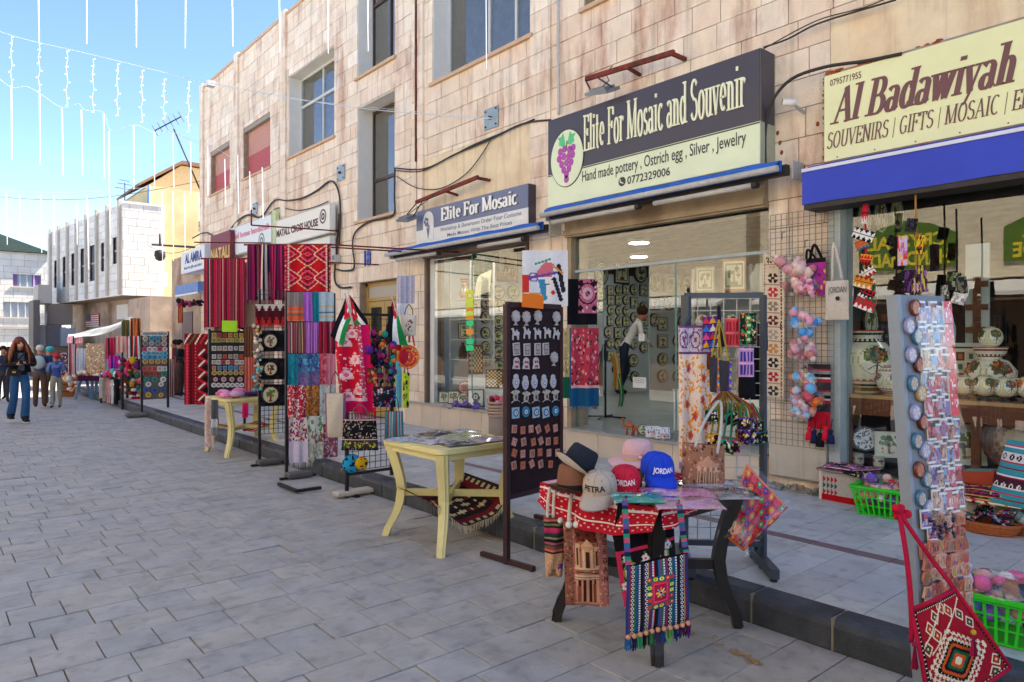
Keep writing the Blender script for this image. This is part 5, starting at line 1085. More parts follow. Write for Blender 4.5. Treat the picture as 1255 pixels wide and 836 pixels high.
RAD=dict(pel=(.125,.10),waist=(.115,.085),chest=(.145,.10),neck=.05,jaw=(.056,.07),brow=(.072,.085),crown=(.05,.06),nose=.012)
for s_ in 'lr':RAD.update({s_+'sh':.062,s_+'el':.045,s_+'wr':.026,s_+'pa':(.034,.018),s_+'f1':.010,s_+'f1b':.008,s_+'f2':.010,s_+'f2b':.008,s_+'f3':.010,s_+'f3b':.008,s_+'f4':.009,s_+'th':.011,s_+'hp':.10,s_+'kn':.058,s_+'an':.045,s_+'toe':(.04,.025)})
def skeleton(arms,legs,lean=0,head=(0,0)):
 J=dict(pel=(0,0,.93),waist=(0,-.01+lean*.3,1.06),chest=(0,lean*.7,1.27),neck=(0,lean,1.42),jaw=(head[0],lean-.02+head[1],1.475),brow=(head[0],lean-.015+head[1],1.56),crown=(head[0],lean+.005+head[1]*.6,1.64),nose=(head[0],lean-.125+head[1],1.50))
 for s_,q in(('l',1),('r',-1)):
  el,wr=arms[s_];kn,an=legs[s_];J[s_+'sh']=(q*.165,lean*.9,1.37);J[s_+'el']=el;J[s_+'wr']=wr;d=(Vector(wr)-Vector(el)).normalized();w_=Vector(wr);sd=d.cross(Vector((0,-1,0)));sd=sd.normalized()if sd.length>.1 else Vector((1,0,0))
  J[s_+'pa']=tuple(w_+d*.07)
  for i,(f,o_)in enumerate((('f1',.024),('f2',.008),('f3',-.008))):
   J[s_+f]=tuple(w_+d*(.115+.008*(i==1))+sd*o_);J[s_+f+'b']=tuple(w_+d*.145+sd*o_+Vector((0,-.012,0)))
  J[s_+'f4']=tuple(w_+d*.12-sd*.024);J[s_+'th']=tuple(w_+d*.05+sd*.04+Vector((0,-.02,0)))
  J[s_+'hp']=(q*.09,0,.88);J[s_+'kn']=kn;J[s_+'an']=an;J[s_+'toe']=(an[0]*1.15,an[1]-.15,max(an[2]-.055,.03))
 return J
def colours(top,sleeve,trousers,shoe,skin,mid=None):
 c={('pel','waist'):mid or top,('waist','chest'):top,('chest','neck'):top,('neck','jaw'):skin,('jaw','brow'):skin,('brow','crown'):skin,('jaw','nose'):skin}
 for s_ in 'lr':
  for a in('sh','el'):c[s_+a]=sleeve
  c[s_+'wr']=sleeve
  for a in('pa','f1','f2','f3','f4','th','f1b','f2b','f3b'):c[s_+a]=skin
  c[s_+'hp']=trousers;c[s_+'kn']=trousers;c[s_+'an']=trousers;c[s_+'toe']=shoe
 return c
def person(lab,loc,rz,J,col,scale=.92,rad=None,sub=1):
 t=thing('person',lab,'person',loc,rz);r=dict(RAD);r.update(rad or{});mb=person_mesh(J,EDG,r,col,sub,scale);mb.build('body',SKINM,t,world=False);return t
def pp_(mb,nm,mat,t):return mb.build(nm,mat,t,world=False)
k=.925
J=skeleton({'l':((.24,-.03,1.12),(.07,-.24,1.17)),'r':((-.24,-.03,1.12),(-.07,-.24,1.17))},{'l':((.085,-.10,.50),(.075,-.04,.10)),'r':((-.085,.02,.50),(-.105,.20,.15))},0,(0,-.02))
W0=person('woman with long red brown hair in a black jacket and jeans, looking at her phone',tuple(gp(24,519)),.12,J,colours('2a2a30','1e1d20','2b5580','1a1a1e','d09a80','1c1c20'),k,{'lkn':.072,'rkn':.072,'lan':(.085,.085),'ran':(.085,.085),'lel':.058,'rel':.058,'lsh':.08,'rsh':.08,'lwr':.04,'rwr':.04})
HAIRW=M('auburn_hair',None,rough=.55,var=.35,scale=12,stretch=(6,6,.6),bump=.5,spec=.3)
b=MB();S=lambda x,y,z:(x*k,y*k,z*k)
rr=random.Random(3)
b.ball(S(0,.0,1.575),.098*k,14,8,lin('6a3420'),sy=1.05,sz=1.08)
for i in range(46):
 a=math.pi*(-.12+1.24*i/45);q=rr.uniform(.8,1.1);x0,y0=math.cos(a)*.085,math.sin(a)*.075+.0;x1,y1=math.cos(a)*.155*q,math.sin(a)*.10*q-(.05 if abs(math.cos(a))>.7 else 0);c=lin(rr.choice(('6a3420','7c4024','8a4c2c','58291a','9a5a34')))
 b.tube([S(x0*.6,y0*.5+.01,1.66),S(x0,y0,1.58),S(x1*.85,y1,1.44),S(x1*1.1,y1*1.1,1.27),S(x1*1.2,y1*.9,1.14+rr.uniform(-.04,.05))],[.012*k,.024*k,.03*k,.026*k,.006],6,c,flat=.7)
pp_(b,'hair',HAIRW,W0)
b=MB()
for q in(-1,1):b.ball(S(q*.032,-.098,1.545),.022*k,8,6,(.02,.02,.025),sy=.5,sz=.8)
b.bar(S(-.06,-.10,1.552),S(.06,-.10,1.552),.006,.006,(.02,.02,.02));pp_(b,'sunglasses',PAINT,W0)
b=MB();b.ball(S(0,-.104,1.478),.018*k,8,4,lin('9a4a48'),sy=.5,sz=.4);pp_(b,'mouth',PAINT,W0)
b=MB();b.bar(S(-.075,-.335,1.19),S(.075,-.335,1.19),.012,.075,lin('101014'),up=(0,-.6,.8));pp_(b,'phone',PAINT,W0)
b=MB()
def shell(mb,q,col):
 img=np.ones((8,8,3))*np.array(lin(col))
 def fn(s,t_):
  a=math.radians(20+150*s);z=1.37-.38*t_;r=(.185+.01*math.sin(t_*9))*(1-.12*math.sin(t_*3));x=q*math.sin(a)*r*1.02;y=-math.cos(a)*(.135+.01*t_);return S(x,y,z)
 mb.sheet(img,fn)
shell(b,1,'1e1d20');shell(b,-1,'1e1d20');pp_(b,'jacket',CLOTH,W0)
b=MB();b.bx(-.05*k,.05*k,-.125*k,-.10*k,1.02*k,1.36*k,lin('5c646c'));pp_(b,'grey_top',CLOTH,W0)
b=MB();b.box(S(-.13,-.15,.99),(.20,.07,.12),lin('1c1a18'),m=Matrix.Rotation(.15,3,'Y'));b.box(S(-.13,-.19,1.0),(.05,.012,.03),lin('c8a050'));bg_=pp_(b,'shoulder_bag',PAINT,W0)
b=MB();b.tube([S(-.2,-.12,1.03),S(-.08,-.16,1.2),S(.08,-.13,1.4)],.011,6,lin('1c1a18'));pp_(b,'bag_strap',PAINT,W0)
b=MB()
for(q,y,z)in((.7,-.04,.10),(-.95,.20,.15)):b.box(S(q*.118,y-.075,.028+(z-.10)),(.085,.23,.02),lin('d0ccc4'));b.box(S(q*.118,y-.07,.05+(z-.10)),(.075,.2,.045),lin('17171a'))
pp_(b,'shoes',PAINT,W0)
stand={'l':((.095,-.01,.5),(.10,.02,.10)),'r':((-.095,.0,.5),(-.10,.02,.10))}
hang_={'l':((.22,.02,1.12),(.22,-.06,.9)),'r':((-.22,.02,1.12),(-.2,-.12,.95))}
fwd={'l':((.22,-.04,1.13),(.14,-.24,1.15)),'r':((-.22,-.04,1.13),(-.14,-.24,1.15))}
def hat_cap(t,z,r,col,brim=None,kk=.92):
 b=MB();b.ball((0,0,z*kk),r*kk,12,6,lin(col),sy=1.1,sz=.9)
 if brim:b.lathe([(r*kk,(z-.01)*kk),(brim*kk,(z-.03)*kk)],(0,0,0),14,lin(col),cap=False)
 pp_(b,'cap',CLOTH,t)
k2=.82
t=person('man in a navy top and brown trousers with a grey backpack, seen from behind',tuple(gp(49,500)),math.pi-.3,skeleton(fwd,stand),colours('3a4468','2f4468','5c4434','3a3028','b07a60'),k2,{'lkn':.08,'rkn':.08,'lan':.06,'ran':.06})
hat_cap(t,1.60,.10,'cfc8c0',kk=k2);b=MB();b.ball((0,.15*k2,1.22*k2),.15*k2,12,8,lin('a8b4b4'),sy=.6,sz=1.25);pp_(b,'backpack',CLOTH,t)
t=person('person in a blue top and turquoise cap standing behind the backpack man',tuple(gp(61,497)),math.pi+.5,skeleton(hang_,stand),colours('2a4a78','2a4a78','5a5a50','2a2a2a','b07a60'),.80)
hat_cap(t,1.60,.10,'4ab0b8',kk=.80)
seat={'l':((.11,-.32,.60),(.12,-.36,.14)),'r':((-.11,-.32,.60),(-.12,-.36,.14))}
t=person('person in a red cap and blue checked shirt standing beside a wooden crate',tuple(gp(69,501)),math.pi+.2,skeleton(fwd,stand,-.05),colours('3a4f8c','6a7fb4','8f8a7a','3a3028','a87058'),.72,{'lkn':.075,'rkn':.075})
hat_cap(t,1.60,.10,'c83040',kk=.72)
for i,(u,v,sc_,c1,c2,lab)in enumerate(((4,494,.8,'26324e','3a3a40','person in dark clothes at the left edge behind the woman'),(10,490,.78,'7a4a7a','2f2f3a','person in a purple top far behind the woman'),(221,486,.8,'2a2a2e','4a3a34','dark dressed vendor sitting in the shade behind the grey magnet board'),(214,482,.8,'6a2a34','2a2a2e','vendor in a maroon top behind the grey magnet board'))):
 t=person(lab,tuple(gp(u,v,0 if u<100 else .15)),math.pi*(i%2)+.4*i,skeleton(hang_ if i%2 else fwd,stand),colours(c1,c1,c2,'22201e','a87058'),sc_);b=MB();b.ball((0,.02,1.6*sc_),.095*sc_,10,6,lin(('2a1c14','3a2a1c','1a1412','2a201a')[i]),sy=1.1);pp_(b,'hair',CLOTH,t)
Jn=skeleton({'l':((.20,-.32,1.18),(.12,-.46,1.02)),'r':((-.22,-.30,1.16),(-.08,-.46,1.0))},{'l':((.10,-.10,.5),(.10,.06,.10)),'r':((-.10,.02,.5),(-.12,.16,.10))},-.30,(0,-.06))
pi_=at(764,484,13.2);pi_.z=.441;t=person('person in a white shirt and dark jeans bending forward inside the shop',tuple(pi_),.87,Jn,colours('d6d2cc','d6d2cc','1e2638','1a1818','a87058'),1.0)
b=MB();b.ball((0,-.36,1.60),.10,12,8,lin('3a2418'),sy=1.1);pp_(b,'hair',CLOTH,t)
b=MB();b.ball((.17,-.05,.93),.14,12,8,lin('141416'),sy=.6,sz=1.1);b.tube([(.16,-.1,1.05),(.05,-.3,1.3),(-.12,-.26,1.4)],.014,6,lin('141416'));pp_(b,'black_bag',CLOTH,t)
# ================================================================== helpers for goods
DARKM=M('brown_painted_steel','3a2226',rough=.5,var=.12,scale=12,bump=.1);BLKM=M('black_painted_steel','1d1c20',rough=.5,var=.15,scale=12);GREYM=M('grey_painted_steel','77808c',rough=.5,var=.1,scale=8)
def curve3(P,n=6):
 P=[Vector(p)for p in P];S=[]
 for i in range(len(P)-1):
  p0,p1,p2,p3=P[max(i-1,0)],P[i],P[i+1],P[min(i+2,len(P)-1)]
  for k in range(n):t=k/n;S.append(.5*((2*p1)+(p2-p0)*t+(2*p0-5*p1+4*p2-p3)*t*t+(3*p1-p0-3*p2+p3)*t**3))
 return S+[P[-1]]
def drape(mb,img,A,B,drop,amp=.02,nf=3,ph=0,taper=0,out=None,top=.25,sway=0,mask=None):
 """cloth hanging from the line A-B (image left to right)"""
 A=Vector(A);B=Vector(B);e=B-A;n_=Vector((-e.y,e.x,0));n_=-n_.normalized()if n_.dot(A+(B-A)/2-Vector((0,0,A.z)))>0 else n_.normalized()
 def fn(s,t):
  w_=amp*math.sin(2*math.pi*nf*s+ph)*(top+(1-top)*t)+amp*.4*math.sin(5.1*nf*s+2.3*t+ph)
  return A+e*(.5+(s-.5)*(1-taper*t))+n_*w_+Vector((0,0,-drop*t))+(out*t if out is not None else Vector((0,0,0)))+e.normalized()*sway*math.sin(2.5*t)
 mb.sheet(img,fn,mask=mask);return fn
def fringe(mb,fn,col,n=30,ln=.05,w_=.004,t=1.0):
 for i in range(n):
  s=(i+.5)/n;p=fn(s,t);q=p+Vector((R.uniform(-.008,.008),R.uniform(-.008,.008),-ln*R.uniform(.7,1.1)));c=col if not isinstance(col,list)else R.choice(col)
  a=Vector((w_,0,0));k=len(mb.v);mb.v+=[tuple(p-a),tuple(p+a),tuple(q+a*.5),tuple(q-a*.5)];mb.face((k,k+1,k+2,k+3),c)
  a=Vector((0,w_,0));k=len(mb.v);mb.v+=[tuple(p-a),tuple(p+a),tuple(q+a*.5),tuple(q-a*.5)];mb.face((k,k+1,k+2,k+3),c)
def hung(name,lab,cat,img,u0,v0,u1,v1,Y=None,d=None,amp=.02,nf=3,back=None,fr=None,frl=.05,group=None,**kw):
 """cloth thing between image corners on the plane y = Y (or at depth d); the fringe is a part of its own"""
 if Y is not None:A,B=yp(u0,v0,Y),yp(u1,v0,Y);z1=yp((u0+u1)/2,v1,Y).z
 else:A,B=at(u0,v0,d),at(u1,v0,d);z1=at(u0,v1,d).z
 t=thing(name,lab,cat,tuple((A+B)/2-Vector((0,0,A.z-z1))),group=group);m_=MB();fn=drape(m_,img,A,B,A.z-z1,amp,nf,**kw);m_.build('cloth',CLOTH,t)
 o_=(A-B).cross(Vector((0,0,1))).normalized()*.012
 if o_.dot(A)<0:o_=-o_
 m_=MB();fn2=drape(m_,np.ones((6,10,3))*np.array(lin(back)if back else img.reshape(-1,3).mean(0)),A+o_,B+o_,(A.z-z1)*.93,amp,nf,**kw);m_.build('back_layer',CLOTH,t)
 if fr:m_=MB();fringe(m_,fn,[lin(c)for c in fr],int((B-A).length/.011),frl);o=m_.build('fringe',CLOTH,t);o['kind']='stuff'
 return t
def bagshape(mb,img,A,B,drop,fat=.05,taper=0,back='333333',out=None,wv=.006,mask=None):
 """stuffed flat bag: printed front, plain back, closed by bulging to the rim"""
 A=Vector(A);B=Vector(B);e=B-A;n_=Vector((e.y,-e.x,0)).normalized()
 if n_.dot(A)>0:n_=-n_
 def fn(q):
  def g_(s,t):
   bul=fat*(math.sin(math.pi*min(max(s,0),1))**.55)*(math.sin(math.pi*(.1+.9*t))**.6 if t<.999 else 0)*q
   return A+e*(.5+(s-.5)*(1-taper*t))+n_*(bul+wv*math.sin(9*s+7*t))+Vector((0,0,-drop*t))+(out*t if out is not None else Vector((0,0,0)))
  return g_
 mb.sheet(img,fn(.5),mask=mask);mb.sheet(np.ones((8,8,3))*np.array(lin(back)),lambda s,t:fn(-.5)(1-s,t))
 return fn(.5)
def rope(mb,P,r,col,n=6):mb.tube(curve3(P),r,n,lin(col))
def gridpanel(mb,A,B,z0,z1,step,r,col=(1,1,1)):
 A=Vector(A);B=Vector(B);L_=(B-A).length;n=int(L_/step);m_=int((z1-z0)/step)
 for i in range(n+1):p=A.lerp(B,i/n);mb.bar((p.x,p.y,z0),(p.x,p.y,z1),r,r,col)
 for j in range(m_+1):z=z0+(z1-z0)*j/m_;mb.bar((A.x,A.y-.003,z),(B.x,B.y-.003,z),r,r,col)
 # ================================================================== plastic tables
YEP=M('cream_yellow_plastic','e2d494',rough=.45,var=.08,scale=5,spec=.4,bump=.08,fine=200);BRP=M('dark_brown_plastic','2a2422',rough=.4,var=.12,scale=6)
def plastic_table(t,mat,w_=.78,h=.74,foot=.0,leg=.055,local=True):
 def part_(nm,b,m=mat):return b.build(nm,m,t,world=False)
 b=MB();c=w_/2;r_=.06;P=[]
 for(sx,sy_,a0)in((1,1,0),(-1,1,90),(-1,-1,180),(1,-1,270)):
  for k in range(5):a=math.radians(a0+22.5*k);P.append(Vector((sx*(c-r_)+math.cos(a)*r_,sy_*(c-r_)+math.sin(a)*r_,h-.035)))
 b.prism(P,(0,0,0),(0,0,.035));part_('tabletop',b)
 b=MB();
 for(a,e)in(((-1,-1),(1,-1)),((1,-1),(1,1)),((1,1),(-1,1)),((-1,1),(-1,-1))):b.bar((a[0]*(c-.05),a[1]*(c-.05),h-.062),(e[0]*(c-.05),e[1]*(c-.05),h-.062),.02,.05)
 part_('apron',b)
 for(sx,sy_)in((-1,-1),(1,-1),(1,1),(-1,1)):
  b=MB();pr=[(c-.055,h-.04,leg),(c-.075,h-.12,leg*.95),(c-.095,h-.21,leg*.9),(c-.112,h-.30,leg*.86),(c-.12,h-.38,leg*.84),(c-.112,h-.47,leg*.8),(c-.095,h-.55,leg*.77),(c-.07,h-.62,leg*.74),(c-.045+foot*.5,h-.68,leg*.7),(c-.03+foot,0,leg*.66)]
  for(x0,z0,w0),(x1,z1,w1)in zip(pr,pr[1:]):
   lo=[(x0,w0,z0),(x1,w1,z1)];d=Vector((sx,sy_,0)).normalized();s_=Vector((-sy_,sx,0)).normalized();P8=[]
   for(x,w__,z)in lo[::-1]:
    p=Vector((sx*x,sy_*x,z));P8+=[p-d*w__*.35-s_*w__*.5,p+d*w__*.35-s_*w__*.5,p+d*w__*.35+s_*w__*.5,p-d*w__*.35+s_*w__*.5]
   b.hexa(P8)
   b.hexa([p+(d*.008 if i in(1,2,5,6)else d*(w0*.7))for i,p in enumerate([q.lerp((P8[0]+P8[2])/2 if i<4 else(P8[4]+P8[6])/2,.55)for i,q in enumerate(P8)])])
  part_('leg',b)
 b=MB();b.bar((-c+.12,-c+.12,h-.40),(c-.12,c-.12,h-.40),.03,.05);part_('brace',b);b=MB();b.bar((-c+.12,c-.12,h-.405),(c-.12,-c+.12,h-.405),.03,.05);part_('brace',b)
tb1=thing('plastic_table','cream yellow plastic table covered with packed scarves, nearest to the camera of two','table',(3.10,4.36,0),math.radians(1));plastic_table(tb1,YEP,leg=.088)
tb2=dup(tb1,(3.33,9.47,0),math.radians(2),'cream yellow plastic table piled with pink clothes, farther up the street')
def scarf_pix(base,cs,n=(16,22),seed=1):
 r=np.random.RandomState(seed);p=Pix(n[0],n[1],base);p.specks(26,cs,r,(.7,2.2));p.noise(.12,r);return p.a
def packet(lab,c,w_,h_,rz,img,z,group=None,th=.014,droop=0):
 """folded cloth in a clear bag lying flat"""
 t=thing('packed_scarf',lab,'packed scarf',(c[0],c[1],z),group=group);T=Matrix.Rotation(rz,3,'Z');O=Vector((c[0],c[1],z))
 fn=lambda o_:(lambda s,q:O+T@Vector(((s-.5)*w_,(.5-q)*h_,o_+.004*math.sin(s*9)*math.sin(q*7)-.008*(abs(s-.5)**3*8+abs(q-.5)**3*8)-droop*q*q)))
 b=MB();b.sheet(img,fn(th));b.box(O+Vector((0,0,.004)),(w_*.96,h_*.96,.007),tuple(img.reshape(-1,3).mean(0)),rz=rz);b.build('cloth',CLOTH,t)
 b=MB();b.sheet(np.ones((8,8,3)),lambda s,q:fn(th)(-.04+1.08*s,-.04+1.08*q)+Vector((0,0,.006+.004*math.sin(s*23+q*17))));b.build('clear_bag',WRAP,t);return t
pk=[('pale blue scarf packet at the left corner of the yellow table',2.83,4.58,.3,.22,.2,'cfdbe6',['8fb0d0','e8e4e0','b0c0d8']),('white and blue scarf packet on the yellow table, in front of the pale blue one',2.93,4.33,.3,.24,.1,'dfe0e2',['9ab8d8','c8b8c8','7a9ac0']),('dark grey scarf packet near the front corner of the yellow table',2.98,4.12,.26,.24,-.2,'4a4850',['b8b0b8','8a8490','d8d0d0']),('dark scarf packet at the back of the yellow table',3.18,4.66,.3,.2,.1,'55525a',['77707a','3a383e','9a95a0']),('yellow green scarf packet in the middle of the yellow table',3.24,4.40,.3,.24,.1,'c8c890',['8f9a5a','e0dcb8','a0a870']),('pink and white scarf packet at the right front of the yellow table',3.24,4.12,.3,.22,.0,'d8b4c0',['e8dde0','b86a84','c890a0']),('white scarf packet at the far corner of the yellow table',3.38,4.62,.22,.22,.2,'dcdce0',['b8bcc8','c8b8b0'])]
for i,(lab,x,y,w_,h_,rz,bs,cs)in enumerate(pk):packet(lab,(x,y),w_,h_,rz,scarf_pix(bs,cs,seed=i),.742+.003*(i%3))
def kilim_pix(w_,h,seed=2):
 r=np.random.RandomState(seed);p=Pix(w_,h,'3a2a2c');p.rect(3,3,w_-3,h-3,'7a1f2a');p.rect(6,6,w_-6,h-6,'2a2228')
 for j in range(8,h-8,5):
  for i in range(8,w_-8,6):p.diam(i+2.5,j+2,2.6,2.3,r.choice(['a82838','c8a878','8a2030','d8c8a0','30242c']));p.disc(i+2.5,j+2,.8,'e0d4b8')
 for i in range(1,w_,4):p.disc(i,1.5,1,'c8b890');p.disc(i,h-2,1.1,'c8b890')
 for j in range(1,h,4):p.disc(1.5,j,1,'c8b890');p.disc(w_-2,j,1,'c8b890')
 return p.a
t=thing('slung_rug','patterned red and black fringed rug slung between the legs of the near yellow table','rug',(3.1,4.36,.12));b=MB()
fn=lambda s,q:(2.76+.68*s,4.66-.60*q,.39-.17*math.sin(math.pi*s)**.8*(.55+.6*q)+.012*math.sin(s*14)-.04*q)
b.sheet(kilim_pix(44,36),fn);b.build('cloth',CLOTH,t);b=MB();fringe(b,lambda s,q:Vector(fn(s,1)),[lin('d8ccb0'),lin('c8b898')],44,.055,.005);o=b.build('fringe',CLOTH,t);o['kind']='stuff'
# ================================================================== brown magnet board
def board_frame(t,A,B,z0,z1,mat,legs=((0,0),(1,0)),foot=.24,th=.02,bw=.035,face=None,footz=(0,0)):
 """standing board from A to B (x, y): frame, face, two legs with feet across"""
 A=Vector((*A,0));B=Vector((*B,0));e=(B-A).normalized();n_=Vector((e.y,-e.x,0))
 for P,fz in((A,footz[0]),(B,footz[1])):
  b=MB();b.bar(P+Vector((0,0,fz)),P+Vector((0,0,z1)),bw,bw,up=n_);b.build('post',mat,t)
  b=MB();b.bar(P+n_*foot+Vector((0,0,fz+.02)),P-n_*foot+Vector((0,0,fz+.02)),.03,.03);b.bar(P+n_*foot*.95+Vector((0,0,fz)),P+n_*foot*.95+Vector((0,0,fz+.03)),.03);b.build('foot',mat,t)
 for z in(z0,z1):b=MB();b.bar(A+Vector((0,0,z)),B+Vector((0,0,z)),bw*.9,bw);b.build('rail',mat,t)
 b=MB();L_=[A,B,B-n_*.012,A-n_*.012];b.hexa([p+Vector((0,0,z0))+n_*.004 for p in L_]+[p+Vector((0,0,z1))+n_*.004 for p in L_]);b.build('panel',face or mat,t)
 return A,B,e,n_
MA,MBp=gp(621,691),None
A=(MA.x,MA.y);B=(3.56,3.66)
FELT=M('dark_maroon_felt','2c1a20',rough=.95,var=.15,scale=30,bump=.2)
bd=thing('magnet_board','tall dark brown board on legs covered with rows of fridge magnets','display board',(A[0],A[1],0))
A_,B_,e_,n_=board_frame(bd,A,B,.445,1.735,DARKM,face=FELT,footz=(0,.155))
if n_.y>0:n_=-n_
MG=M('magnet_paint',None,rough=.5,var=.12,scale=60,bump=.2,fine=150)
def shape_mesh(nm,polys,th=.006):
 """small relief figure: list of (points, colour, height); x right, z up, front towards -y"""
 b=MB()
 for pts,c,h in polys:b.prism([Vector((x,0,z))for x,z in pts],(0,0,0),(0,-th-h,0),lin(c))
 o=b.build(nm,MG,None);me=o.data;bpy.data.objects.remove(o);return me
circ=lambda cx,cz,r,n=12,ry=None:[(cx+r*math.cos(2*math.pi*i/n),cz+(ry or r)*math.sin(2*math.pi*i/n))for i in range(n)]
GR_='b9b1b0'
sh_tree=shape_mesh('magnet',[(circ(0,.012,.026,14),'8a8284',0),*[(circ(.02*math.cos(a),.012+.02*math.sin(a),.011,7),GR_,.003+i*.0004)for i,a in enumerate([k*.785 for k in range(8)])],(circ(0,.014,.011,7),'c8c0be',.0075),([(-.005,-.03),(.005,-.03),(.004,0),(-.004,0)],GR_,.002),([(-.016,-.034),(.016,-.034),(.01,-.028),(-.01,-.028)],GR_,.001)])
camelP=[(-.030,-.030),(-.024,-.030),(-.022,-.006),(-.008,-.008),(.004,-.008),(.010,-.030),(.016,-.030),(.018,-.004),(.022,.006),(.016,.012),(.010,.010),(.004,.024),(-.004,.010),(-.012,.012),(-.020,.022),(-.022,.032),(-.036,.030),(-.036,.024),(-.028,.022),(-.026,.004),(-.030,-.010)]
sh_camel=shape_mesh('magnet',[(camelP[::-1],'c8c4c2',0)])
sh_tile=shape_mesh('magnet',[([(-.024,-.032),(.024,-.032),(.024,.032),(-.024,.032)],'cdc6c2',0),([(-.018,-.026),(.018,-.026),(.018,.026),(-.018,.026)],'6a5c5a',.001),([(-.014,-.002),(.014,-.002),(.014,.022),(-.014,.022)],'b8a8a0',.002),*[([(x,-.022),(x+.006,-.022),(x+.006,-.006),(x,-.006)],'c8b8b0',.002)for x in(-.015,-.003,.009)]])
sh_helm=shape_mesh('magnet',[(circ(0,.008,.022,12),'cfc8c6',0),([(-.026,-.03),(.026,-.03),(.02,-.006),(-.02,-.006)],'cfc8c6',.001),(circ(-.008,.006,.007,8),'a83a44',.002),(circ(.008,.006,.007,8),'a83a44',.0025),([(-.014,-.024),(.014,-.024),(.010,-.012),(-.010,-.012)],'a83a44',.002)])
sh_hamsa=shape_mesh('magnet',[([(-.024,-.006),(-.016,-.028),(0,-.038),(.016,-.028),(.024,-.006),(.022,.012),(.016,.012),(.016,.03),(.009,.034),(.005,.038),(-.005,.038),(-.009,.034),(-.016,.03),(-.016,.012),(-.022,.012)][::-1],'c4c2c8',0),(circ(0,-.008,.011,10),'8088a8',.002),(circ(0,-.008,.006,8),'e8e4e4',.003)])
sh_turt=shape_mesh('magnet',[(circ(0,0,.017,10,.021),'cac2b8',0),(circ(0,0,.010,8,.013),'6a6058',.002),*[([(x,z),(x+dx,z+dz),(x+dx*.3,z+dz+.01)],'cac2b8',.0005+i*.0002)for i,(x,z,dx,dz)in enumerate(((.01,.012,.024,.012),(-.01,.012,-.024,.012),(.01,-.016,.022,-.012),(-.01,-.016,-.022,-.012)))],(circ(0,.028,.007,7,.010),'cac2b8',.0012)])
def sh_blue(sq):return shape_mesh('magnet',[(circ(0,0,.028,16)if not sq else[(-.026,-.028),(.026,-.028),(.026,.028),(-.026,.028)],'a8c4d0' if sq else '3a86a8',0),(circ(0,0,.021,12),'2f7aa8',.001),(circ(0,0,.012,10),'d8e0e0',.002),(circ(0,0,.005,8),'b04a3a',.003)])
sh_b1,sh_b2=sh_blue(True),sh_blue(False)
def sh_small(k,c1='c9877a',c2='8f4f48',c3='e0b0a0'):
 base=[circ(0,0,.018,12,.026),[(-.020,-.024),(.020,-.024),(.020,.024),(-.020,.024)],[(-.024,-.018),(.024,-.018),(.024,.018),(-.024,.018)]][k%3]
 return shape_mesh('magnet',[(base,c1,0),([(x*.75,z*.78)for x,z in base],c3,.001),([(-.010,-.012),(-.006,-.012),(-.006,.004),(-.010,.004)],c2,.002),([(.004,-.012),(.009,-.012),(.009,.006),(.004,.006)],c2,.002),([(-.012,.006),(.012,.006),(0,.014)],c2,.0025)])
SM=[sh_small(k)for k in range(3)]+[sh_small(k,'c06a50','7a3028','d88a6a')for k in range(3)]+[sh_small(k,'d0a090','8a5a50','c07a68')for k in range(3)]
def stick(parent,me,u,v,Yp,rot=0,sc_=1,rx=None):
 p=yp(u,v,Yp);p=p+n_*.010;o=link('magnet',me,inv(parent)@p,parent,(0,rot,math.atan2(e_.y,e_.x)));o.scale=(sc_,)*3;return o
bY=lambda u:A[1]+(B[1]-A[1])*(u-621)/70
rows=[(391,[630,643,657,680],[sh_tree]),(409,[631,645,658,670,681],[sh_camel]),(427.5,[631,644,657,667],[sh_tile]),(445,[631,643,655],[sh_helm]),(441,[677],[sh_tree]),(468,[630.5,642,653,665,676],[sh_hamsa]),(487,[630,643,655,668,679],[sh_turt]),(505,[630,642.5,655,667,679],[sh_b1,sh_b2,sh_b1,sh_b1,sh_b2]),(526,[628.5,639,649,658,669,679],None),(541,[628.5,640,652,661,670,679.5],None),(555,[628.5,639,650.5,660,671,681.5],None),(569,[628,639,650,661,673],None)]
q_=0
for v,us,ms in rows:
 for i,u in enumerate(us):
  vv=v-(u-650)*.02+R.uniform(-1,1);m_=ms[i%len(ms)]if ms else SM[(q_*5+i)%9];q_+=1
  stick(bd,m_,u,vv,bY(u),R.uniform(-.12,.12)if ms else R.choice((0,.1,-.15,.4,-.4,0,0)),1.32 if ms else 1.12)
b=MB();a,c=yp(640,360,A[1]-.03),yp(666,378,A[1]-.03);b.box(((a.x+c.x)/2,a.y,(a.z+c.z)/2),(c.x-a.x,.004,a.z-c.z),lin('ff8a1e'),m=Matrix.Rotation(.05,3,'Y'))
tg=solo('price_tag',b,M('orange_card','f57a14',rough=.6,var=.04),'orange price tag clipped to the top of the brown magnet board','price tag');b=MB();letters(b,sans('1 JD',.08,.055,bold=.01),(a.x+.03,a.y-.0025,c.z+.03),(1,0,0),(0,0,1),thick=.001);b.build('lettering',RUST,tg)
pc=Pix(40,50,'d9dade');pc.rect(0,22,6,38,'c8382e');pc.poly([(9,24),(20,10),(28,12),(26,24)],'c86a78');pc.line(6,25,30,20,2.4,'6a4a9a');pc.line(12,12,24,8,1.5,'4a8a6a');pc.poly([(14,26),(26,26),(25,42),(18,46)],'3a86b4');pc.poly([(20,26),(30,27),(30,45),(22,46)],'e4dcd8');pc.line(32,14,36,36,4,'2a2630');pc.line(28,26,34,44,3.4,'2a2630');pc.line(27,14,35,20,2,'d88a3a');pc.disc(27,38,1.8,'c83040');pc.line(20,31,24,30,1,'1a1a1a');pc.ring(10,24,3,4.4,'7a4a9a');pc.rect(6,38,16,50,'e0923a')
hung('printed_cloth','white cloth printed with a colourful painted face, hanging above the brown magnet board','cloth',pc.a,640,307,696,375,d=6.6,amp=.012,nf=2)
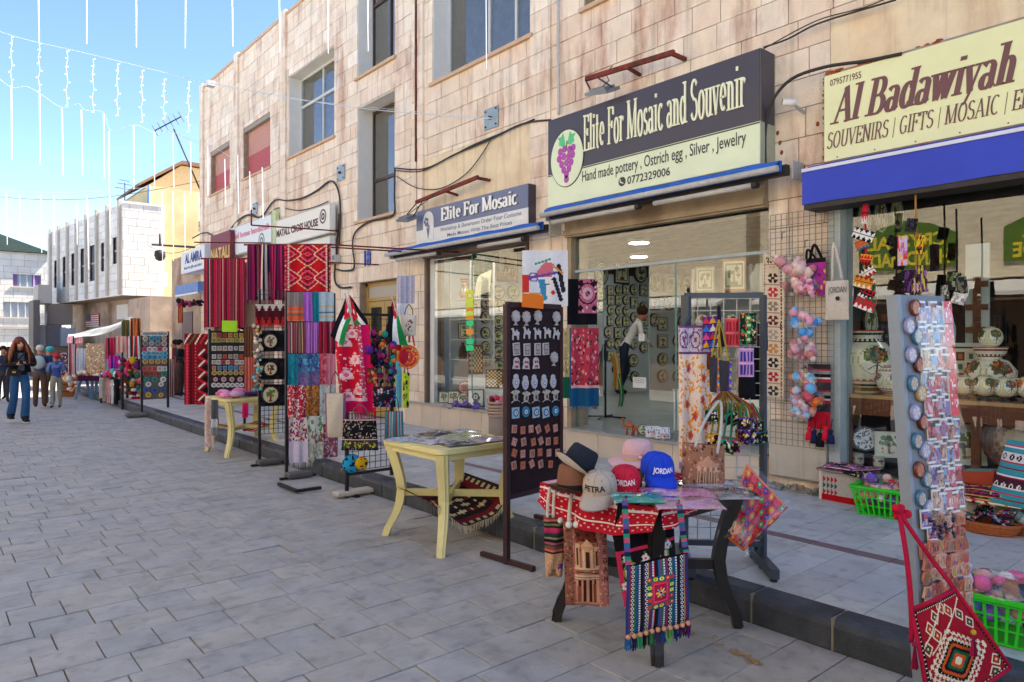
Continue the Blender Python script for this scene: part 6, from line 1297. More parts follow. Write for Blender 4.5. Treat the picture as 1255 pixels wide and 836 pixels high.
p=Pix(34,44,'17151a');p.rect(13,0,34,33,'c86a80');p.ring(23,14,9,10.6,'241a20');p.disc(23,14,6,'e0b0b4');p.disc(23,14,2.6,'c05a74');p.specks(30,['241a20','e8c0c4'],NR,(.6,1.2),(14,1,34,32))
for q in((15,4),(31,4),(15,28),(31,28)):p.disc(q[0],q[1],2.6,'241a20')
hung('black_scarf','black scarf with a pink floral corner hanging at the left of the shop door','scarf',p.a,695,342,732,398,d=7.1,amp=.015,nf=2)
p=Pix(40,60,'b8384c');p.specks(170,['d8788a','1f2f2c','d8a090','2a4a3a','e0a8a8','7a1f30'],NR,(.7,1.5));p.rect(0,44,40,46,'e0a8a0');p.rect(0,46,40,60,'1a5478');p.rect(0,0,2,60,'1a5478')
hung('rose_shawl','red flowered shawl with a blue fringed border hanging beside the shop door','shawl',p.a,698,402,734,498,d=7.0,amp=.02,nf=2,fr=['2a6488','1a4a6a','3a7898'],frl=.04)
p=Pix(8,40,'b8a070');p.specks(40,['8a7a4a','d8c898'],NR,(.6,1));p.rect(0,28,8,40,'1a5a44');hung('narrow_scarf','narrow gold and green scarf between the magnet board and the flowered shawl','scarf',p.a,690,402,698,488,d=7.0,amp=.008,nf=1)
t=thing('scarf_stand','black stand with hanging striped scarves just inside the shop door','stand',tuple(gp(742,512,.44)));o_=gp(742,512,.44)
b=MB();b.tube([o_,o_+Vector((0,0,1.05))],.015,6);b.build('pole',BLKM,t)
for a in range(4):b=MB();b.bar(o_+Vector((0,0,.02)),o_+Vector((.28*math.cos(a*1.57+.4),.28*math.sin(a*1.57+.4),.01)),.02);b.build('foot',BLKM,t)
for i,(dx,c,z0_,z1_)in enumerate(((-.16,'b83a5a',1.05,.35),(-.11,'3a5a9a',.9,.45),(.06,'c8863a',.85,.42),(.10,'c8a050',.88,.38),(-.04,'2f2f3a',1.0,.3),(.14,'2f7a4a',.6,.15),(-.14,'b83a4a',.6,.12))):
 img=Pix(6,14,c).vstripes([c,'d8c8b0' if i%2 else c,c],[2,1]).a;b=MB();P0=o_+Vector((CS*dx,-SN*dx,z0_));drape(b,img,P0,P0+Vector((CS*.06,-SN*.06,0)),z0_-z1_,.012,1,sway=.05*(1 if dx>0 else-1));b.build('striped_scarf',CLOTH,t)
 # ================================================================== the hat table
HT=(2.93,2.36);ht=thing('hat_table','dark plastic table with a red and white cloth, hats and packed scarves on it','table',(HT[0],HT[1],0),0);plastic_table(ht,BRP,.76,.73,foot=-.02,leg=.085)
kf=Pix(70,40,'b81a2c')
for i in range(0,70,2):
 for j in range(0,40,2):
  if(i//2+j//2)%2 and(j%10)<7:kf.rect(i,j,i+1.3,j+1.2,'e0b8bc')
kf.rect(0,0,70,4,'e0a8b0');kf.rect(0,34,70,36,'f0dcdc');kf.rect(0,12,70,13.5,'f0e0e0');kf.rect(0,24,70,25,'f0e0e0')
x0,x1,y0,y1=HT[0]-.39,HT[0]+.39,HT[1]-.39,HT[1]+.39
t=thing('red_white_cloth','red and white checked headscarf cloth spread over the hat table','tablecloth',(HT[0],HT[1],.73));b=MB()
b.sheet(kf.a,lambda s,q:(x0+(x1-x0)*s*.98,y1-(y1-y0)*q,.738+.005*math.sin(s*11)*math.sin(q*9)))
def fold(s,q):return(x0-.012-.03*q+.014*math.sin(s*21+q*2),y1-(y1-y0)*s,.738-(.09+.085*math.sin(s*3.0+.1))*q)
b.sheet(kf.a[::-1][:22],fold)
def fold2(s,q):return(x0+(x1-x0)*.55*s,y0-.012-.02*q+.012*math.sin(s*17+q*2),.738-(.055+.035*math.sin(s*4.4+1.5))*q)
b.sheet(kf.a[::-1][:18,:40],fold2);b.build('cloth',CLOTH,t)
HATW=M('woven_hat',None,rough=.9,var=.12,scale=120,bump=.4,fine=350);CAPF=M('cap_cotton',None,rough=.85,var=.05,scale=80,bump=.2,fine=400)
def at_z(u,v,z):return gp(u,v,z)if v>HY else None
def fedora(lab,c,r,h,col,brim,bandc,tilt=None,brimcol=None):
 t=thing('fedora_hat',lab,'hat',tuple(c));m_=tilt if tilt is not None else Matrix.Identity(3);b=MB()
 prof=[(r*1.02,0),(r*1.0,h*.3),(r*.95,h*.65),(r*.86,h*.92),(r*.70,h),(r*.35,h*.93),(.001,h*.86)]
 k=len(b.v);b.lathe(prof,c,24,lin(col),sx=1.08,sy=.92,m=m_,cap=False);b.build('crown',HATW,t)
 b=MB();n=28;base=[(r*1.0,.002),(r*1.25,.004),(brim,.012)]
 for lay in(0,-.006):
  k=len(b.v)
  for i,(rr_,z)in enumerate(base):
   for j in range(n):a=2*math.pi*j/n;up=.028*(abs(math.cos(a))**2)*(i/2)**2*(1 if lay==0 else 1);b.v.append(tuple(Vector(c)+m_@Vector((math.cos(a)*rr_*1.05,math.sin(a)*rr_*.95,z+up+lay))))
  for i in range(2):
   for j in range(n):jj=(j+1)%n;b.face((k+i*n+j,k+i*n+jj,k+(i+1)*n+jj,k+(i+1)*n+j),lin(col if lay==0 else(brimcol or col)),True)
 b.build('brim',HATW,t);b=MB();b.lathe([(r*1.035,.004),(r*1.03,h*.26)],c,24,lin(bandc),sx=1.08,sy=.92,m=m_,cap=False);b.build('hat_band',CAPF,t);return t
ctr=gp(706,601,.745);fedora('brown fedora with a black band standing under the black one',(ctr.x,ctr.y+.02,.748),.082,.13,'8a5a44',.135,'1c1a1c',brimcol='5a3a30')
fedora('black fedora tilted on top of the brown one',(ctr.x+.012,ctr.y+.01,.855),.082,.115,'1d2430',.128,'12151c',tilt=Matrix.Rotation(.30,3,'X')@Matrix.Rotation(.42,3,'Y'),brimcol='c8beb4')
def sunhat(lab,c,r,h,col,brim,deco=None):
 t=thing('sun_hat',lab,'hat',tuple(c));b=MB();b.lathe([(r,0),(r*.98,h*.4),(r*.9,h*.75),(r*.68,h*.95),(r*.3,h),(.001,h)],c,26,lin(col),cap=False);b.build('crown',HATW,t)
 b=MB();n=34;k=0
 for i,(rr_,z)in enumerate(((r,0),((r+brim)/2,-.004),(brim,-.022),(brim*.995,-.028))):
  for j in range(n):a=2*math.pi*j/n;b.v.append(tuple(Vector(c)+Vector((math.cos(a)*rr_,math.sin(a)*rr_,z+.010*math.sin(3*a+1)*i/2))))
 for i in range(3):
  for j in range(n):jj=(j+1)%n;b.face((i*n+j,i*n+jj,(i+1)*n+jj,(i+1)*n+j),lin(col),True)
 b.build('brim',HATW,t)
 if deco:b=MB();b.lathe([(r*1.02,.004),(r*1.015,.03)],c,26,lin(deco),cap=False);[b.ball(Vector(c)+Vector((-r*.75+i*.012,-r*.72-.01-.002*i,.02+.01*(i%2))),.012,8,5,lin(('e8c8cc','b88a90')[i%2]),sz=.6)for i in range(6)];b.build('hat_band',CAPF,t)
 return t
c1=gp(782,586,.745);sunhat('tan straw hat at the bottom of the sun hat stack',(c1.x,c1.y+.02,.772),.088,.085,'c8a878',.135)
sunhat('pink wide brimmed sun hat with a flowered band on top of the tan one',(c1.x+.035,c1.y+.03,.845),.088,.105,'ddb0b4',.165,'c8a0a4')
def cap(lab,c,rz,col,txt,tcol,r=.092,h=.10,pitch=0,extra=None,tw=.115,th_=.028):
 """baseball cap with its peak; letters on the front; local -y is the front"""
 t=thing('baseball_cap',lab,'cap',tuple(c),rz);b=MB();n=24;prof=[(r,0),(r*.99,h*.35),(r*.92,h*.62),(r*.75,h*.85),(r*.45,h*.97),(.002,h)]
 b.lathe(prof,(0,0,0),n,lin(col),sy=1.12,cap=False);b.ball((0,0,h),.009,8,4,lin(col));b.build('crown',CAPF,t,world=False);b=MB()
 for a_ in range(6):b.tube([(math.cos(a_*1.047+.52)*(q_[0]+.0006),math.sin(a_*1.047+.52)*(q_[0]+.0006)*1.12,q_[1])for q_ in prof],.0013,4,tuple(x*.55 for x in lin(col)),cap=False)
 for a_ in range(6):b.ball((math.cos(a_*1.047)*r*.80,math.sin(a_*1.047)*r*.80*1.12,h*.80),.003,6,4,(.02,.02,.02))
 b.build('seams',CAPF,t,world=False)
 b=MB();P0=[];
 img=np.ones((6,14,3))*np.array(lin(col))
 def pk_(o_):return lambda s,q:(math.sin((s-.5)*2.3)*r*(1.0+.02*q),-math.cos((s-.5)*2.3)*r*1.1-q*.105*math.cos((s-.5)*2.6)**.6 if abs(s-.5)<.499 else-math.cos((s-.5)*2.3)*r*1.1,.006+o_-.022*q-.022*(abs(s-.5)*2)**2*q)
 b.sheet(img,pk_(0));b.sheet(img*.8,pk_(-.005));b.build('peak',CAPF,t,world=False)
 b=MB();V,F=sans(txt,tw,th_,bold=.025);out=[]
 for p in V:
  a=(p[0]-tw/2)/(r*1.05);z=h*.30+p[1];rr_=np.interp(z,[q[1]for q in prof],[q[0]for q in prof])+.0022;out.append((math.sin(a)*rr_,-math.cos(a)*rr_*1.12,z))
 k=len(b.v);b.v+=out;[b.face([k+i for i in f],lin(tcol))for f in F];b.build('lettering',PAINT,t,world=False)
 if extra:extra(t)
 return t
def facing(c):return math.atan2(c.x,-c.y)*-1 if False else math.atan2(-c.x,c.y)
for(u,v,z,dz,lab,col,txt,tc_,yaw,sc_)in((741,607,.745,.0,'beige baseball cap reading PETRA in front of the fedoras','b8a898','PETRA','1c1a1a',-.30,1),(772,599,.745,.0,'red baseball cap behind the beige one','d01838','JORDAN','f4f0f0',-.05,.95),(811,596,.745,.05,'bright blue baseball cap reading JORDAN on the right of the hats','1440c8','JORDAN','f4f4f8',.35,1.02)):
 c=gp(u,v,z);c=Vector((c.x,c.y+.03,.768+dz));o=cap(lab,c,math.atan2(-c.x,c.y)+yaw,col,txt,tc_,r=.083*sc_,h=.095*sc_);o.rotation_euler[0]=.24
b=MB();c=gp(800,598,.745);[b.ball((c.x+R.uniform(-.07,.07),c.y+.05+R.uniform(-.05,.05),.76+R.uniform(0,.03)),R.uniform(.015,.03),8,6,lin(R.choice(('8a2a34','3a2a24','a87a4a','5a6a4a','d8c8a8'))))for i in range(16)];o=solo('small_trinkets',b,CLOTH,'small embroidered trinkets in a heap under the blue cap','trinkets',kind='stuff')
for i,(lab,u,v,w_,h_,rz,bs,cs,z)in enumerate((('grey and white packed scarf at the right end of the hat table',872,596,.30,.26,-.6,'a8a4b0',['c8c8d0','8a8894','d8d8dc','77707c'],.745),('pale pink packed scarf in the middle of the hat table',830,606,.34,.24,-.75,'d890b4',['e8b8cc','b8689a','c880b0','e0d0dc'],.752),('lilac and peach packed scarf near the front of the hat table',842,618,.30,.2,-.72,'d8a8b0',['c898c8','e8c8c0','b888b0'],.760),('teal packed scarf beside the beige cap',781,611,.23,.19,-.72,'2f9a86',['7ac8b8','1f7a6a','a8dcd0','4ab09c'],.772))):
 c=gp(u,v,z);packet(lab,(c.x,c.y),w_,h_,rz,scarf_pix(bs,cs,(20,20),seed=30+i),z)
for i in range(3):c=gp(885,606+i*.4,.74);packet('thin grey packed cloth under the others, %s'%('uppermost','middle','lowest')[i],(c.x,c.y),.3,.22,-.6-.05*i,scarf_pix('b8b4b4',['98949a','d0ccd0'],seed=50+i),.738+i*.002)
tp=Pix(44,80,'b06a58');r_=np.random.RandomState(8);tp.specks(420,['c88070','9a5848','d89a88','7e4436','b87462'],r_,(.6,1.4));tp.rect(0,0,9,80,'8c5646');tp.specks(70,['5a382e','a87a68','6e4a3e'],r_,(.7,1.4),(0,0,9,80));tp.rect(34,0,44,80,'c07a72');tp.specks(70,['d8968c','a8605a','e0aaa2'],r_,(.6,1.2),(34,0,44,80))
tp.poly([(11,4),(31,2),(33,18),(12,18)],'6a3024');tp.specks(30,['8a4032','4a2018'],r_,(.8,1.6),(11,4,32,18))
tp.rect(11,20,15,42,'d8b088');tp.rect(12.2,24,13.8,40,'6a3a2a');tp.rect(17,22,29,42,'cf9a78');tp.poly([(17,22),(23,15),(29,22)],'d8aa88');tp.rect(18,25,20,42,'e0bc98');tp.rect(26,25,28,42,'e0bc98');tp.rect(21,27,25,42,'4a241c');tp.rect(30.5,22,33.5,42,'d8b088');tp.rect(31.3,26,32.8,40,'6a3a2a')
tp.rect(10,42,34,44,'e0bc98');tp.poly([(11,50),(22,44),(33,50)],'c48c70');tp.line(11,50,33,50,1.5,'e0bc98');tp.line(11,46,33,47.5,1,'5a2e22');tp.rect(10,52,34,53.4,'e6c8a8');tp.rect(11,54,33,78,'4a221a')
for x in(11,16,21.5,27,31.5):tp.rect(x,54,x+2.2,76,'d8a080')
tp.rect(12.5,60,16,76,'a85a44');tp.rect(28.5,58,31,76,'8a4434');tp.rect(9,76,35,78,'c88a70')
def hangpts(u0,v0,u1,v1,d):return at(u0,v0,d),at(u1,v0,d),at(u0,v0,d).z-at(u0,v1,d).z
d=3.52;A1,B1,dr_=hangpts(690,638,743,741,d);B1=B1+Vector((0,0,-.01))
t=thing('petra_bag','pink tapestry tote bag with a rock cut temple and JORDAN down its side','bag',tuple((A1+B1)/2));b=MB();fn=bagshape(b,tp.a,A1,B1,dr_,.07,-.02,'8a4a40',out=Vector((CS*.015,-SN*.015,0)));b.build('body',CLOTH,t)
b=MB()
for i,ch in enumerate('JORDAN'):
 p=fn(.885,.15+i*.105)+Vector((-SN*.008,-CS*.008,0));letters(b,sans(ch,.018,.026,bold=.02),p,(CS,-SN,0),(0,0,1),lin('3a2420'),thick=.001)
b.build('lettering',PAINT,t)
edge=lambda u:at(u,597,3.62)
for(ua,ub)in((697,706),(719,729)):
 b=MB();p0=at(ua,641,d-.03);p1=at(ub,641,d-.03);top_=at((ua+ub)/2+4,596,3.6);rope(b,[p0,p0.lerp(top_,.5)+Vector((-.012,0,.02)),top_+Vector((-.01,0,.012)),top_+Vector((.02,0,.01)),p1.lerp(top_,.5)+Vector((.012,0,0)),p1],.010,'cfc8bc');b.build('rope_handle',CLOTH,t)
 for p in(p0,p1):b=MB();b.ball(p+Vector((-SN*.012,-CS*.012,-.005)),.018,8,6,lin('e8e4dc'));b.build('knot',CLOTH,t)
sp=Pix(20,60,'c89a78').hstripes(['8a4438','c06a6a','3a2a28','7a7a58','2a2420','b8385a','a8286a','3a3a30','1f3a2c','8a8468','1c1a1a','a84a6a','2a4a34'],[3,2,2,2,2,3,2,2,2,2,3,2,2],0,36);sp.noise(.12,r_);sp.rect(9,36,10.5,60,'b08060');sp.rect(14,46,20,52,'6a3a8a');sp.specks(24,['a87a5a','d8ae8c'],r_,(.6,1.2),(0,37,20,60))
mk=np.ones((60,20),bool);mk[52:,7:12]=False;mk[56:,5:14]=False
A1,B1,dr_=hangpts(666,632,692,707,3.62);t=thing('striped_bag','narrow striped woven bag hanging left of the temple tote','bag',tuple((A1+B1)/2));b=MB();bagshape(b,sp.a,A1,B1,dr_,.06,.22,'a87a5c',mask=mk);b.build('body',CLOTH,t)
for(ua,du)in((671,0),(678,0)):b=MB();rope(b,[at(ua,634,3.6),at(ua+1,610,3.6),at(ua+4,594,3.64)],.009,'d8d0c0');b.build('rope_handle',CLOTH,t)
b=MB();b.ball(at(687,638,3.57),.016,8,6,lin('e0dcd4'));b.build('knot',CLOTH,t)
es=Pix(84,84,'1e1c28');C_=[('2a3a7a',4),('8a2a3a',2),('1c1c24',4),('2a6a4a',2),('1f4a78',5),('1c1c24',5),('3a2a5a',2),('1c1c24',4),('c8b060',1.5),('6a2a5a',3),('2a3a7a',3),('c83a4a',1.2),('1c1c24',5),('2f5a8a',3),('7a3a6a',2),('2a6a4a',2)]
x=0;i=0
while x<84:es.rect(x,0,x+C_[i%16][1],84,C_[i%16][0]);x+=C_[i%16][1];i+=1
for xx in(8,26,58,74):
 for j in range(2,84,5):es.disc(xx,j,2.1,'dfe0dc');es.disc(xx,j,1.1,'1e2a24')
for xx in(17,35,50,66):
 for j in range(1,84,3):es.disc(xx,j,.75,'d8d4c8')
es.rect(27,18,62,56,'1f5a5e');es.rect(33,24,56,50,'c8284a');es.rect(35,26,54,48,'e0487a');es.rect(36.5,27.5,52.5,46.5,'a81f3a')
for k in range(8):
 a=k*math.pi/4;cc=('f0b030','3a9ad8','f07a30','e8e0a0')[k%4]
 for q in(2.5,4.2,5.6):es.disc(44.5+math.cos(a)*q,37+math.sin(a)*q,1.5-q*.1,cc)
es.disc(44.5,37,1.2,'2a1a3a')
for k,(cx,cy)in enumerate([(30,21),(38,21),(46,21),(54,21),(60,21),(30,30),(30,37),(30,44),(30,52),(38,53),(46,53),(54,53),(60,52),(59.5,30),(59.5,37),(59.5,44)]):es.disc(cx,cy,2.7,('d8283a','c8d848','e8e060','d8283a')[k%4],2.3);es.disc(cx,cy,1.0,('f0d060','c83040','3a6a3a')[k%3])
A1,B1,dr_=hangpts(768,694,843,776,3.02);B1=B1+Vector((0,0,.06));t=thing('embroidered_bag','dark striped embroidered shoulder bag with a red flower panel, beads and tassels','bag',tuple((A1+B1)/2));b=MB();fn=bagshape(b,es.a,A1,B1,dr_+.01,.07,-.04,'1c1c24');b.build('body',CLOTH,t)
for i in range(11):
 s=.03+i*.094;p=fn(s,.985);b=MB();b.ball(p+Vector((-.01,-.012,-.004)),.0115,8,6,lin('d0906a'));b.build('bead',GLOSS,t)
 b=MB();c=lin(('2a5a9a','1c2a4a','3aa06a','1c1c24','2f7a4a','4a2a6a','1f4a78','5ab04a','2a2a6a','3a2a5a','5a1f5a')[i])
 for q in range(9):a=p+Vector((R.uniform(-.012,.012),R.uniform(-.012,.006),-.012));b.bar(a,a+Vector((R.uniform(-.012,.012),R.uniform(-.01,.01),-.055*R.uniform(.7,1.1))),.004,.004,tuple(x*R.uniform(.7,1.4)for x in c))
 b.build('tassel',CLOTH,t)
stp=[lin(c)for c in('6a4a8a','2a6a8a','c84a6a','2a8a6a','1c2a4a')]
def strap(mb,P,w_,cols,th=.004):
 S_=curve3(P,8)
 for i in range(len(S_)-1):mb.bar(S_[i],S_[i+1]+(S_[i+1]-S_[i])*.02,w_,th,cols[i%len(cols)],up=(CS,-SN,0)if False else(SN,CS,0))
b=MB();strap(b,[A1+Vector((.012,0,-.02)),at(768,660,3.05),at(766,616,3.1),at(768,611,3.13)],.026,stp);b.build('shoulder_strap',CLOTH,t)
b=MB();strap(b,[B1+Vector((-.0,0,-.02)),at(838,660,3.05),at(833,622,3.05),at(832,616,3.09)],.026,stp);b.build('shoulder_strap',CLOTH,t)
fb=Pix(64,60,'c8284e');fb.rect(0,0,64,9,'141218');fb.rect(0,10,64,60,'1e1a22');fb.rect(0,9,64,12,'d0305a');fb.rect(0,10,5,60,'d0305a')
for(cx,cy,c1_,c2_)in((47,22,'7a9a4a','d8c8b8'),(14,30,'8a9a3a','e0d0c0'),(36,44,'7a9a4a','d8c8b8')):fb.disc(cx,cy,9,c1_);fb.disc(cx,cy,7,c2_);fb.disc(cx,cy,4,'c83a50');fb.disc(cx,cy,1.6,'f0e0d0')
for(cx,cy)in((30,20),(10,17),(55,14),(60,36),(24,34),(5,42),(20,50)):fb.flower(cx,cy,4,'e8d8e0','c84a6a',5,'4a8a4a')
A1,B1,dr_=hangpts(752,664,826,745,3.30);B1=B1+Vector((0,0,.075));t=thing('flowered_bag','pink and black flowered bag with a black zip top, behind the striped embroidered bag','bag',tuple((A1+B1)/2));b=MB();bagshape(b,fb.a,A1,B1,dr_,.06,.1,'2a1a20',out=Vector((.03,-.02,0)));b.build('body',CLOTH,t)
b=MB();b.tube([A1+Vector((0,0,.01)),(A1+B1)/2+Vector((0,0,.016)),B1+Vector((0,0,.01))],.02,8,lin('17151a'));b.build('zip_top',CLOTH,t)
for(a,c)in(((755,655),(761,612)),((808,646),(804,618))):b=MB();strap(b,[at(*a,3.3),at((a[0]+c[0])/2,(a[1]+c[1])/2,3.28),at(*c,3.25)],.024,[lin('151418')]);b.build('shoulder_strap',CLOTH,t)
# ================================================================== rack behind the hat table
RA,RB=Vector((3.46,2.50,.155)),Vector((3.78,2.18,.155));rk=thing('dark_rack','dark steel rack on feet behind the hat table, hung with purses and bags','rack',tuple(RA))
zt_=1.76
for P in(RA,RB):
 b=MB();b.bar(P,(P.x,P.y,zt_),.032,.032);b.build('post',GREYM if 0 else M('slate_steel','454a52',rough=.45,var=.1),rk)
 b=MB();q=Vector((.17,.17,0));b.bar(P-q*1.0+Vector((0,0,.045)),P+q+Vector((0,0,.045)),.05,.055);b.build('foot',MATS['slate_steel'],rk)
 for s_ in(-.9,.9):b=MB();b.lathe([(.022,0),(.022,.012),(.008,.02)],P+q*s_+Vector((0,0,-.001)),10);b.build('levelling_foot',BLKM,rk)
 b=MB();b.bar(P+q*.7+Vector((0,0,.06)),P+Vector((0,0,.3)),.022);b.build('brace',MATS['slate_steel'],rk)
for z in(zt_,.30):b=MB();b.bar((RA.x,RA.y,z),(RB.x,RB.y,z),.03);b.build('rail',MATS['slate_steel'],rk)
b=MB();gridpanel(b,(RA.x,RA.y,0),(RB.x,RB.y,0),.32,zt_-.02,.07,.005);o=b.build('wire_grid',ALUW,rk)
b=MB();p0=at(846,388,4.1);b.bar(p0,at(838,400,4.05),.02);p1=at(856,400,4.08);b.bar(at(843,363,4.12),at(843,402,4.12),.028);b.build('side_arm',MATS['slate_steel'],rk)
of=Pix(54,120,'ead8cc');r_=np.random.RandomState(11)
for i in range(150):a=r_.rand()*6.28;cx,cy=r_.rand()*54,25+r_.rand()*95;of.disc(cx,cy,1.6,'e8963a',1.1);of.disc(cx+math.cos(a)*2,cy+math.sin(a)*2,1.2,'f0a848')
for i in range(60):cx,cy=r_.rand()*54,25+r_.rand()*95;of.line(cx,cy,cx+r_.randn()*3,cy+r_.randn()*3,.8,'d88030')
for(cx,cy)in((16,36),(40,44),(14,66),(38,62),(44,84),(20,92),(40,108),(12,112),(26,76)):of.flower(cx,cy,4,'d0584a','a83a34',5)
of.rect(0,0,54,24,'c8b8cc');of.specks(60,['6a4a7a','8a6a98','e8dce4'],r_,(.8,1.7),(0,2,54,22));of.rect(0,22,54,24,'6a4a7a');of.rect(0,0,54,2,'6a4a7a')
for(cx)in(8,27,46):of.ring(cx,12,6,7.4,'6a4a7a');of.disc(cx,12,2.5,'8a4a6a')
of.rect(0,114,54,120,'a88ab0')
hung('orange_floral_scarf','long white scarf with orange flowers and a lilac border, hanging from the dark rack','scarf',of.a,832,399,873,575,d=4.02,amp=.012,nf=2)
def mini(lab,u0,v0,u1,v1,d,p,name='purse',cat='purse',fat=.02,taper=0,tilt=0,back='222222',strap_=None,sc='8a6a3a'):
 A1,B1,dr_=hangpts(u0,v0,u1,v1,d);
 if tilt:B1=B1+Vector((0,0,tilt))
 t=thing(name,lab,cat,tuple((A1+B1)/2));b=MB();bagshape(b,p.a,A1,B1,dr_,fat,taper,back,wv=.003);b.build('body',CLOTH,t)
 if strap_:b=MB();P=at(*strap_,d);rope(b,[A1.lerp(B1,.25),A1.lerp(P,.6)+Vector((.005,0,0)),P],.005,sc,5);rope(b,[A1.lerp(B1,.75),B1.lerp(P,.6),P],.005,sc,5);b.build('cord',CLOTH,t)
 return t
p=Pix(20,28,'5a2a8a')
for j in range(4):
 for i in range(3):p.poly([(i*7,j*7+6),(i*7+3.5,j*7),(i*7+7,j*7+6)],('e03a3a','e8a030','2a7ac8','e8e4d8','d84a8a')[(i+j*2)%5])
 p.rect(0,j*7+6,20,j*7+7,'3a1a5a')
mini('purple purse with red, orange and white triangles at the top of the dark rack',861,389,884,428,3.95,p,tilt=.01)
def arch(base,dark,light):
 p=Pix(20,26,base)
 for j in range(2):
  for i in range(4):p.rect(2+i*4.4,4+j*12,4.6+i*4.4,12+j*12,dark);p.disc(3.3+i*4.4,4+j*12,1.4,dark)
 p.rect(0,13,20,14.4,light);p.rect(0,0,20,1.4,light);p.rect(0,25,20,26,light);return p
mini('coral red purse with rows of arches on the dark rack',888,390,906,425,3.98,arch('e05058','a82838','f08080'));mini('violet and blue purse with rows of arches below the coral one',905,427,924,462,3.92,arch('c890c0','3a3a8a','e0b8d8'),back='1a1a1a')
p=Pix(20,26,'1c2a24');p.specks(50,['3a9a5a','e8e0a0','e8a030','d84a4a'],r_,(.7,1.2));[p.diam(10,4+j*6,5,3,'3a8a5a')or p.diam(10,4+j*6,3,1.6,'e8d890')for j in range(4)];mini('black and green embroidered purse at the top right of the dark rack',907,384,927,422,3.95,p)
for i,(u0,v0,u1,v1,d,lab)in enumerate(((912,425,938,490,4.15,'large black flat bag at the right post of the dark rack'),(905,452,926,488,4.1,'small black flat bag at the lower middle of the dark rack'),(928,395,941,430,4.3,'dark bag edge showing beyond the right post of the dark rack'))):mini(lab,u0,v0,u1,v1,d,Pix(8,10,'1d1c20'),'black_bag','bag',fat=.04)
for i,(u0,v0,u1,v1,e,lab)in enumerate(((869,437,882,480,'d85a2a','dark grey purse with an orange and blue beaded edge, left of the pair'),(881,441,897,481,'7a2aa8','dark grey purse with a purple edge, right of the pair'))):
 p=Pix(12,24,'3a3a42');p.rect(9.5,0,12,24,e);[p.disc(10.7,j,1,('e8c030','2a8ad8',e)[j%3])for j in range(0,24,2)];mini(lab,u0,v0,u1,v1,3.86,p,taper=.15,tilt=-.01,strap_=(881,392),sc='a89030')
b=MB();P=at(880,392,3.86);rope(b,[at(881,376,3.95),at(882,400,3.9),at(886,425,3.87)],.010,'241c2c');solo('black_strap',b,CLOTH,'black twisted strap hanging over the coral purse','strap')
p=Pix(14,16,'6a2a2a');p.specks(20,['a84a3a','3a1a1a','c8884a'],r_,(.8,1.4));mini('small maroon leather purse beside the dark grey pair',866,432,878,452,3.88,p,tilt=-.02)
for i in range(16):
 u,v=872+(i*37%66),508+(i*23%44);d=3.8+.3*((i*7)%10)/10-(.0);c=['2a7a5a','d84a8a','e8a030','6a3a9a','d83a3a','2a6aa8','3aa07a'][i%7];p=Pix(16,12,'1e1c24');p.specks(18,[c,'e8e0c8','d8b040',c],np.random.RandomState(60+i),(.7,1.8));p.rect(0,0,16,1.2,c);p.rect(0,11,16,12,c)
 mini('little embroidered pouch trimmed in %s, %s the bunch on the dark rack'%(('green','pink','orange','purple','red','blue','mint')[i%7]+(' and yellow' if i==7 else ''),('low in','high in','at the edge of')[0 if i==14 else 2 if i==15 else(v<531)]),u-8,v-6,u+8,v+9,d,p,'pouch','pouch',fat=.03,tilt=R.uniform(-.05,.05),strap_=(u+R.uniform(-5,5)-(u-900)*.3,494),sc=['8a7a2a','2a7a5a','a84a2a'][i%3])
b=MB()
for i in range(26):u=868+i*2.2;rope(b,[at(884+i*.4,480,3.85),at(u,500,3.9),at(u+R.uniform(-4,4),520,3.9)],.003,R.choice(('a89030','2a5a4a','a83a3a','3a3a3a','8a6a2a')),4)
o=solo('bunch_of_cords',b,CLOTH,'bunch of thin coloured cords from which the little pouches hang','cords',kind='stuff')
mini('brown tapestry bag with a rock temple picture, half behind the hat table',836,542,888,600,3.62,(lambda q:(q.specks(120,['8a5a44','b08068','5a3a2c','c89a80'],r_,(.8,1.6)),[q.rect(14+i*6,20,17+i*6,38,'d0a88a')or q.rect(15+i*6,24,16.4+i*6,36,'3a2018')for i in range(4)],q.poly([(12,20),(24,10),(38,20)],'c09074'),q)[-1])(Pix(44,44,'9a6a54')),'tapestry_bag','bag',fat=.08,tilt=-.02,back='6a4a3a')
b=MB();rope(b,[at(852,548,3.55),at(861,522,3.6),at(874,500,3.7),at(883,493,3.74),at(884,520,3.65),at(879,556,3.58)],.008,'c2bcb2');solo('rope_handle',b,CLOTH,'pale grey rope handles of the brown tapestry bag, tied to the dark rack','rope')
rb_=Pix(60,60,'c82a2a');r_=np.random.RandomState(17)
for i in range(7):
 for j in range(7):cx,cy=5+i*8.5,5+j*8.5;rb_.flower(cx,cy,3.4,('e8862a','2f3a8a','3a8a6a','e0483a')[(i*3+j)%4],('f0c040','c83a6a')[(i+j)%2],6);rb_.disc(cx+4.2,cy+4.2,1,'2a2a6a')
rb_.rect(0,0,60,2,'e87a2a');rb_.rect(0,58,60,60,'e87a2a');rb_.rect(0,0,2,60,'e87a2a');rb_.rect(58,0,60,60,'a81f3a')
t=thing('red_embroidered_cushion','red and orange embroidered cushion cover in clear plastic, beside the dark rack','cushion cover',tuple(at(928,620,3.75)))
ca,cb_,cc_,cd_=at(915,568,3.78),at(966,622,3.68),at(912,676,3.62),at(884,655,3.66)
def quadfn(off):return lambda s,q:(lambda p,bl:p+Vector((-SN,-CS,0))*(off*max(math.sin(math.pi*s)*math.sin(math.pi*q),0)**.5+.004*math.sin(s*13+q*5)))(ca.lerp(cb_,s).lerp(cd_.lerp(cc_,s),q),0)
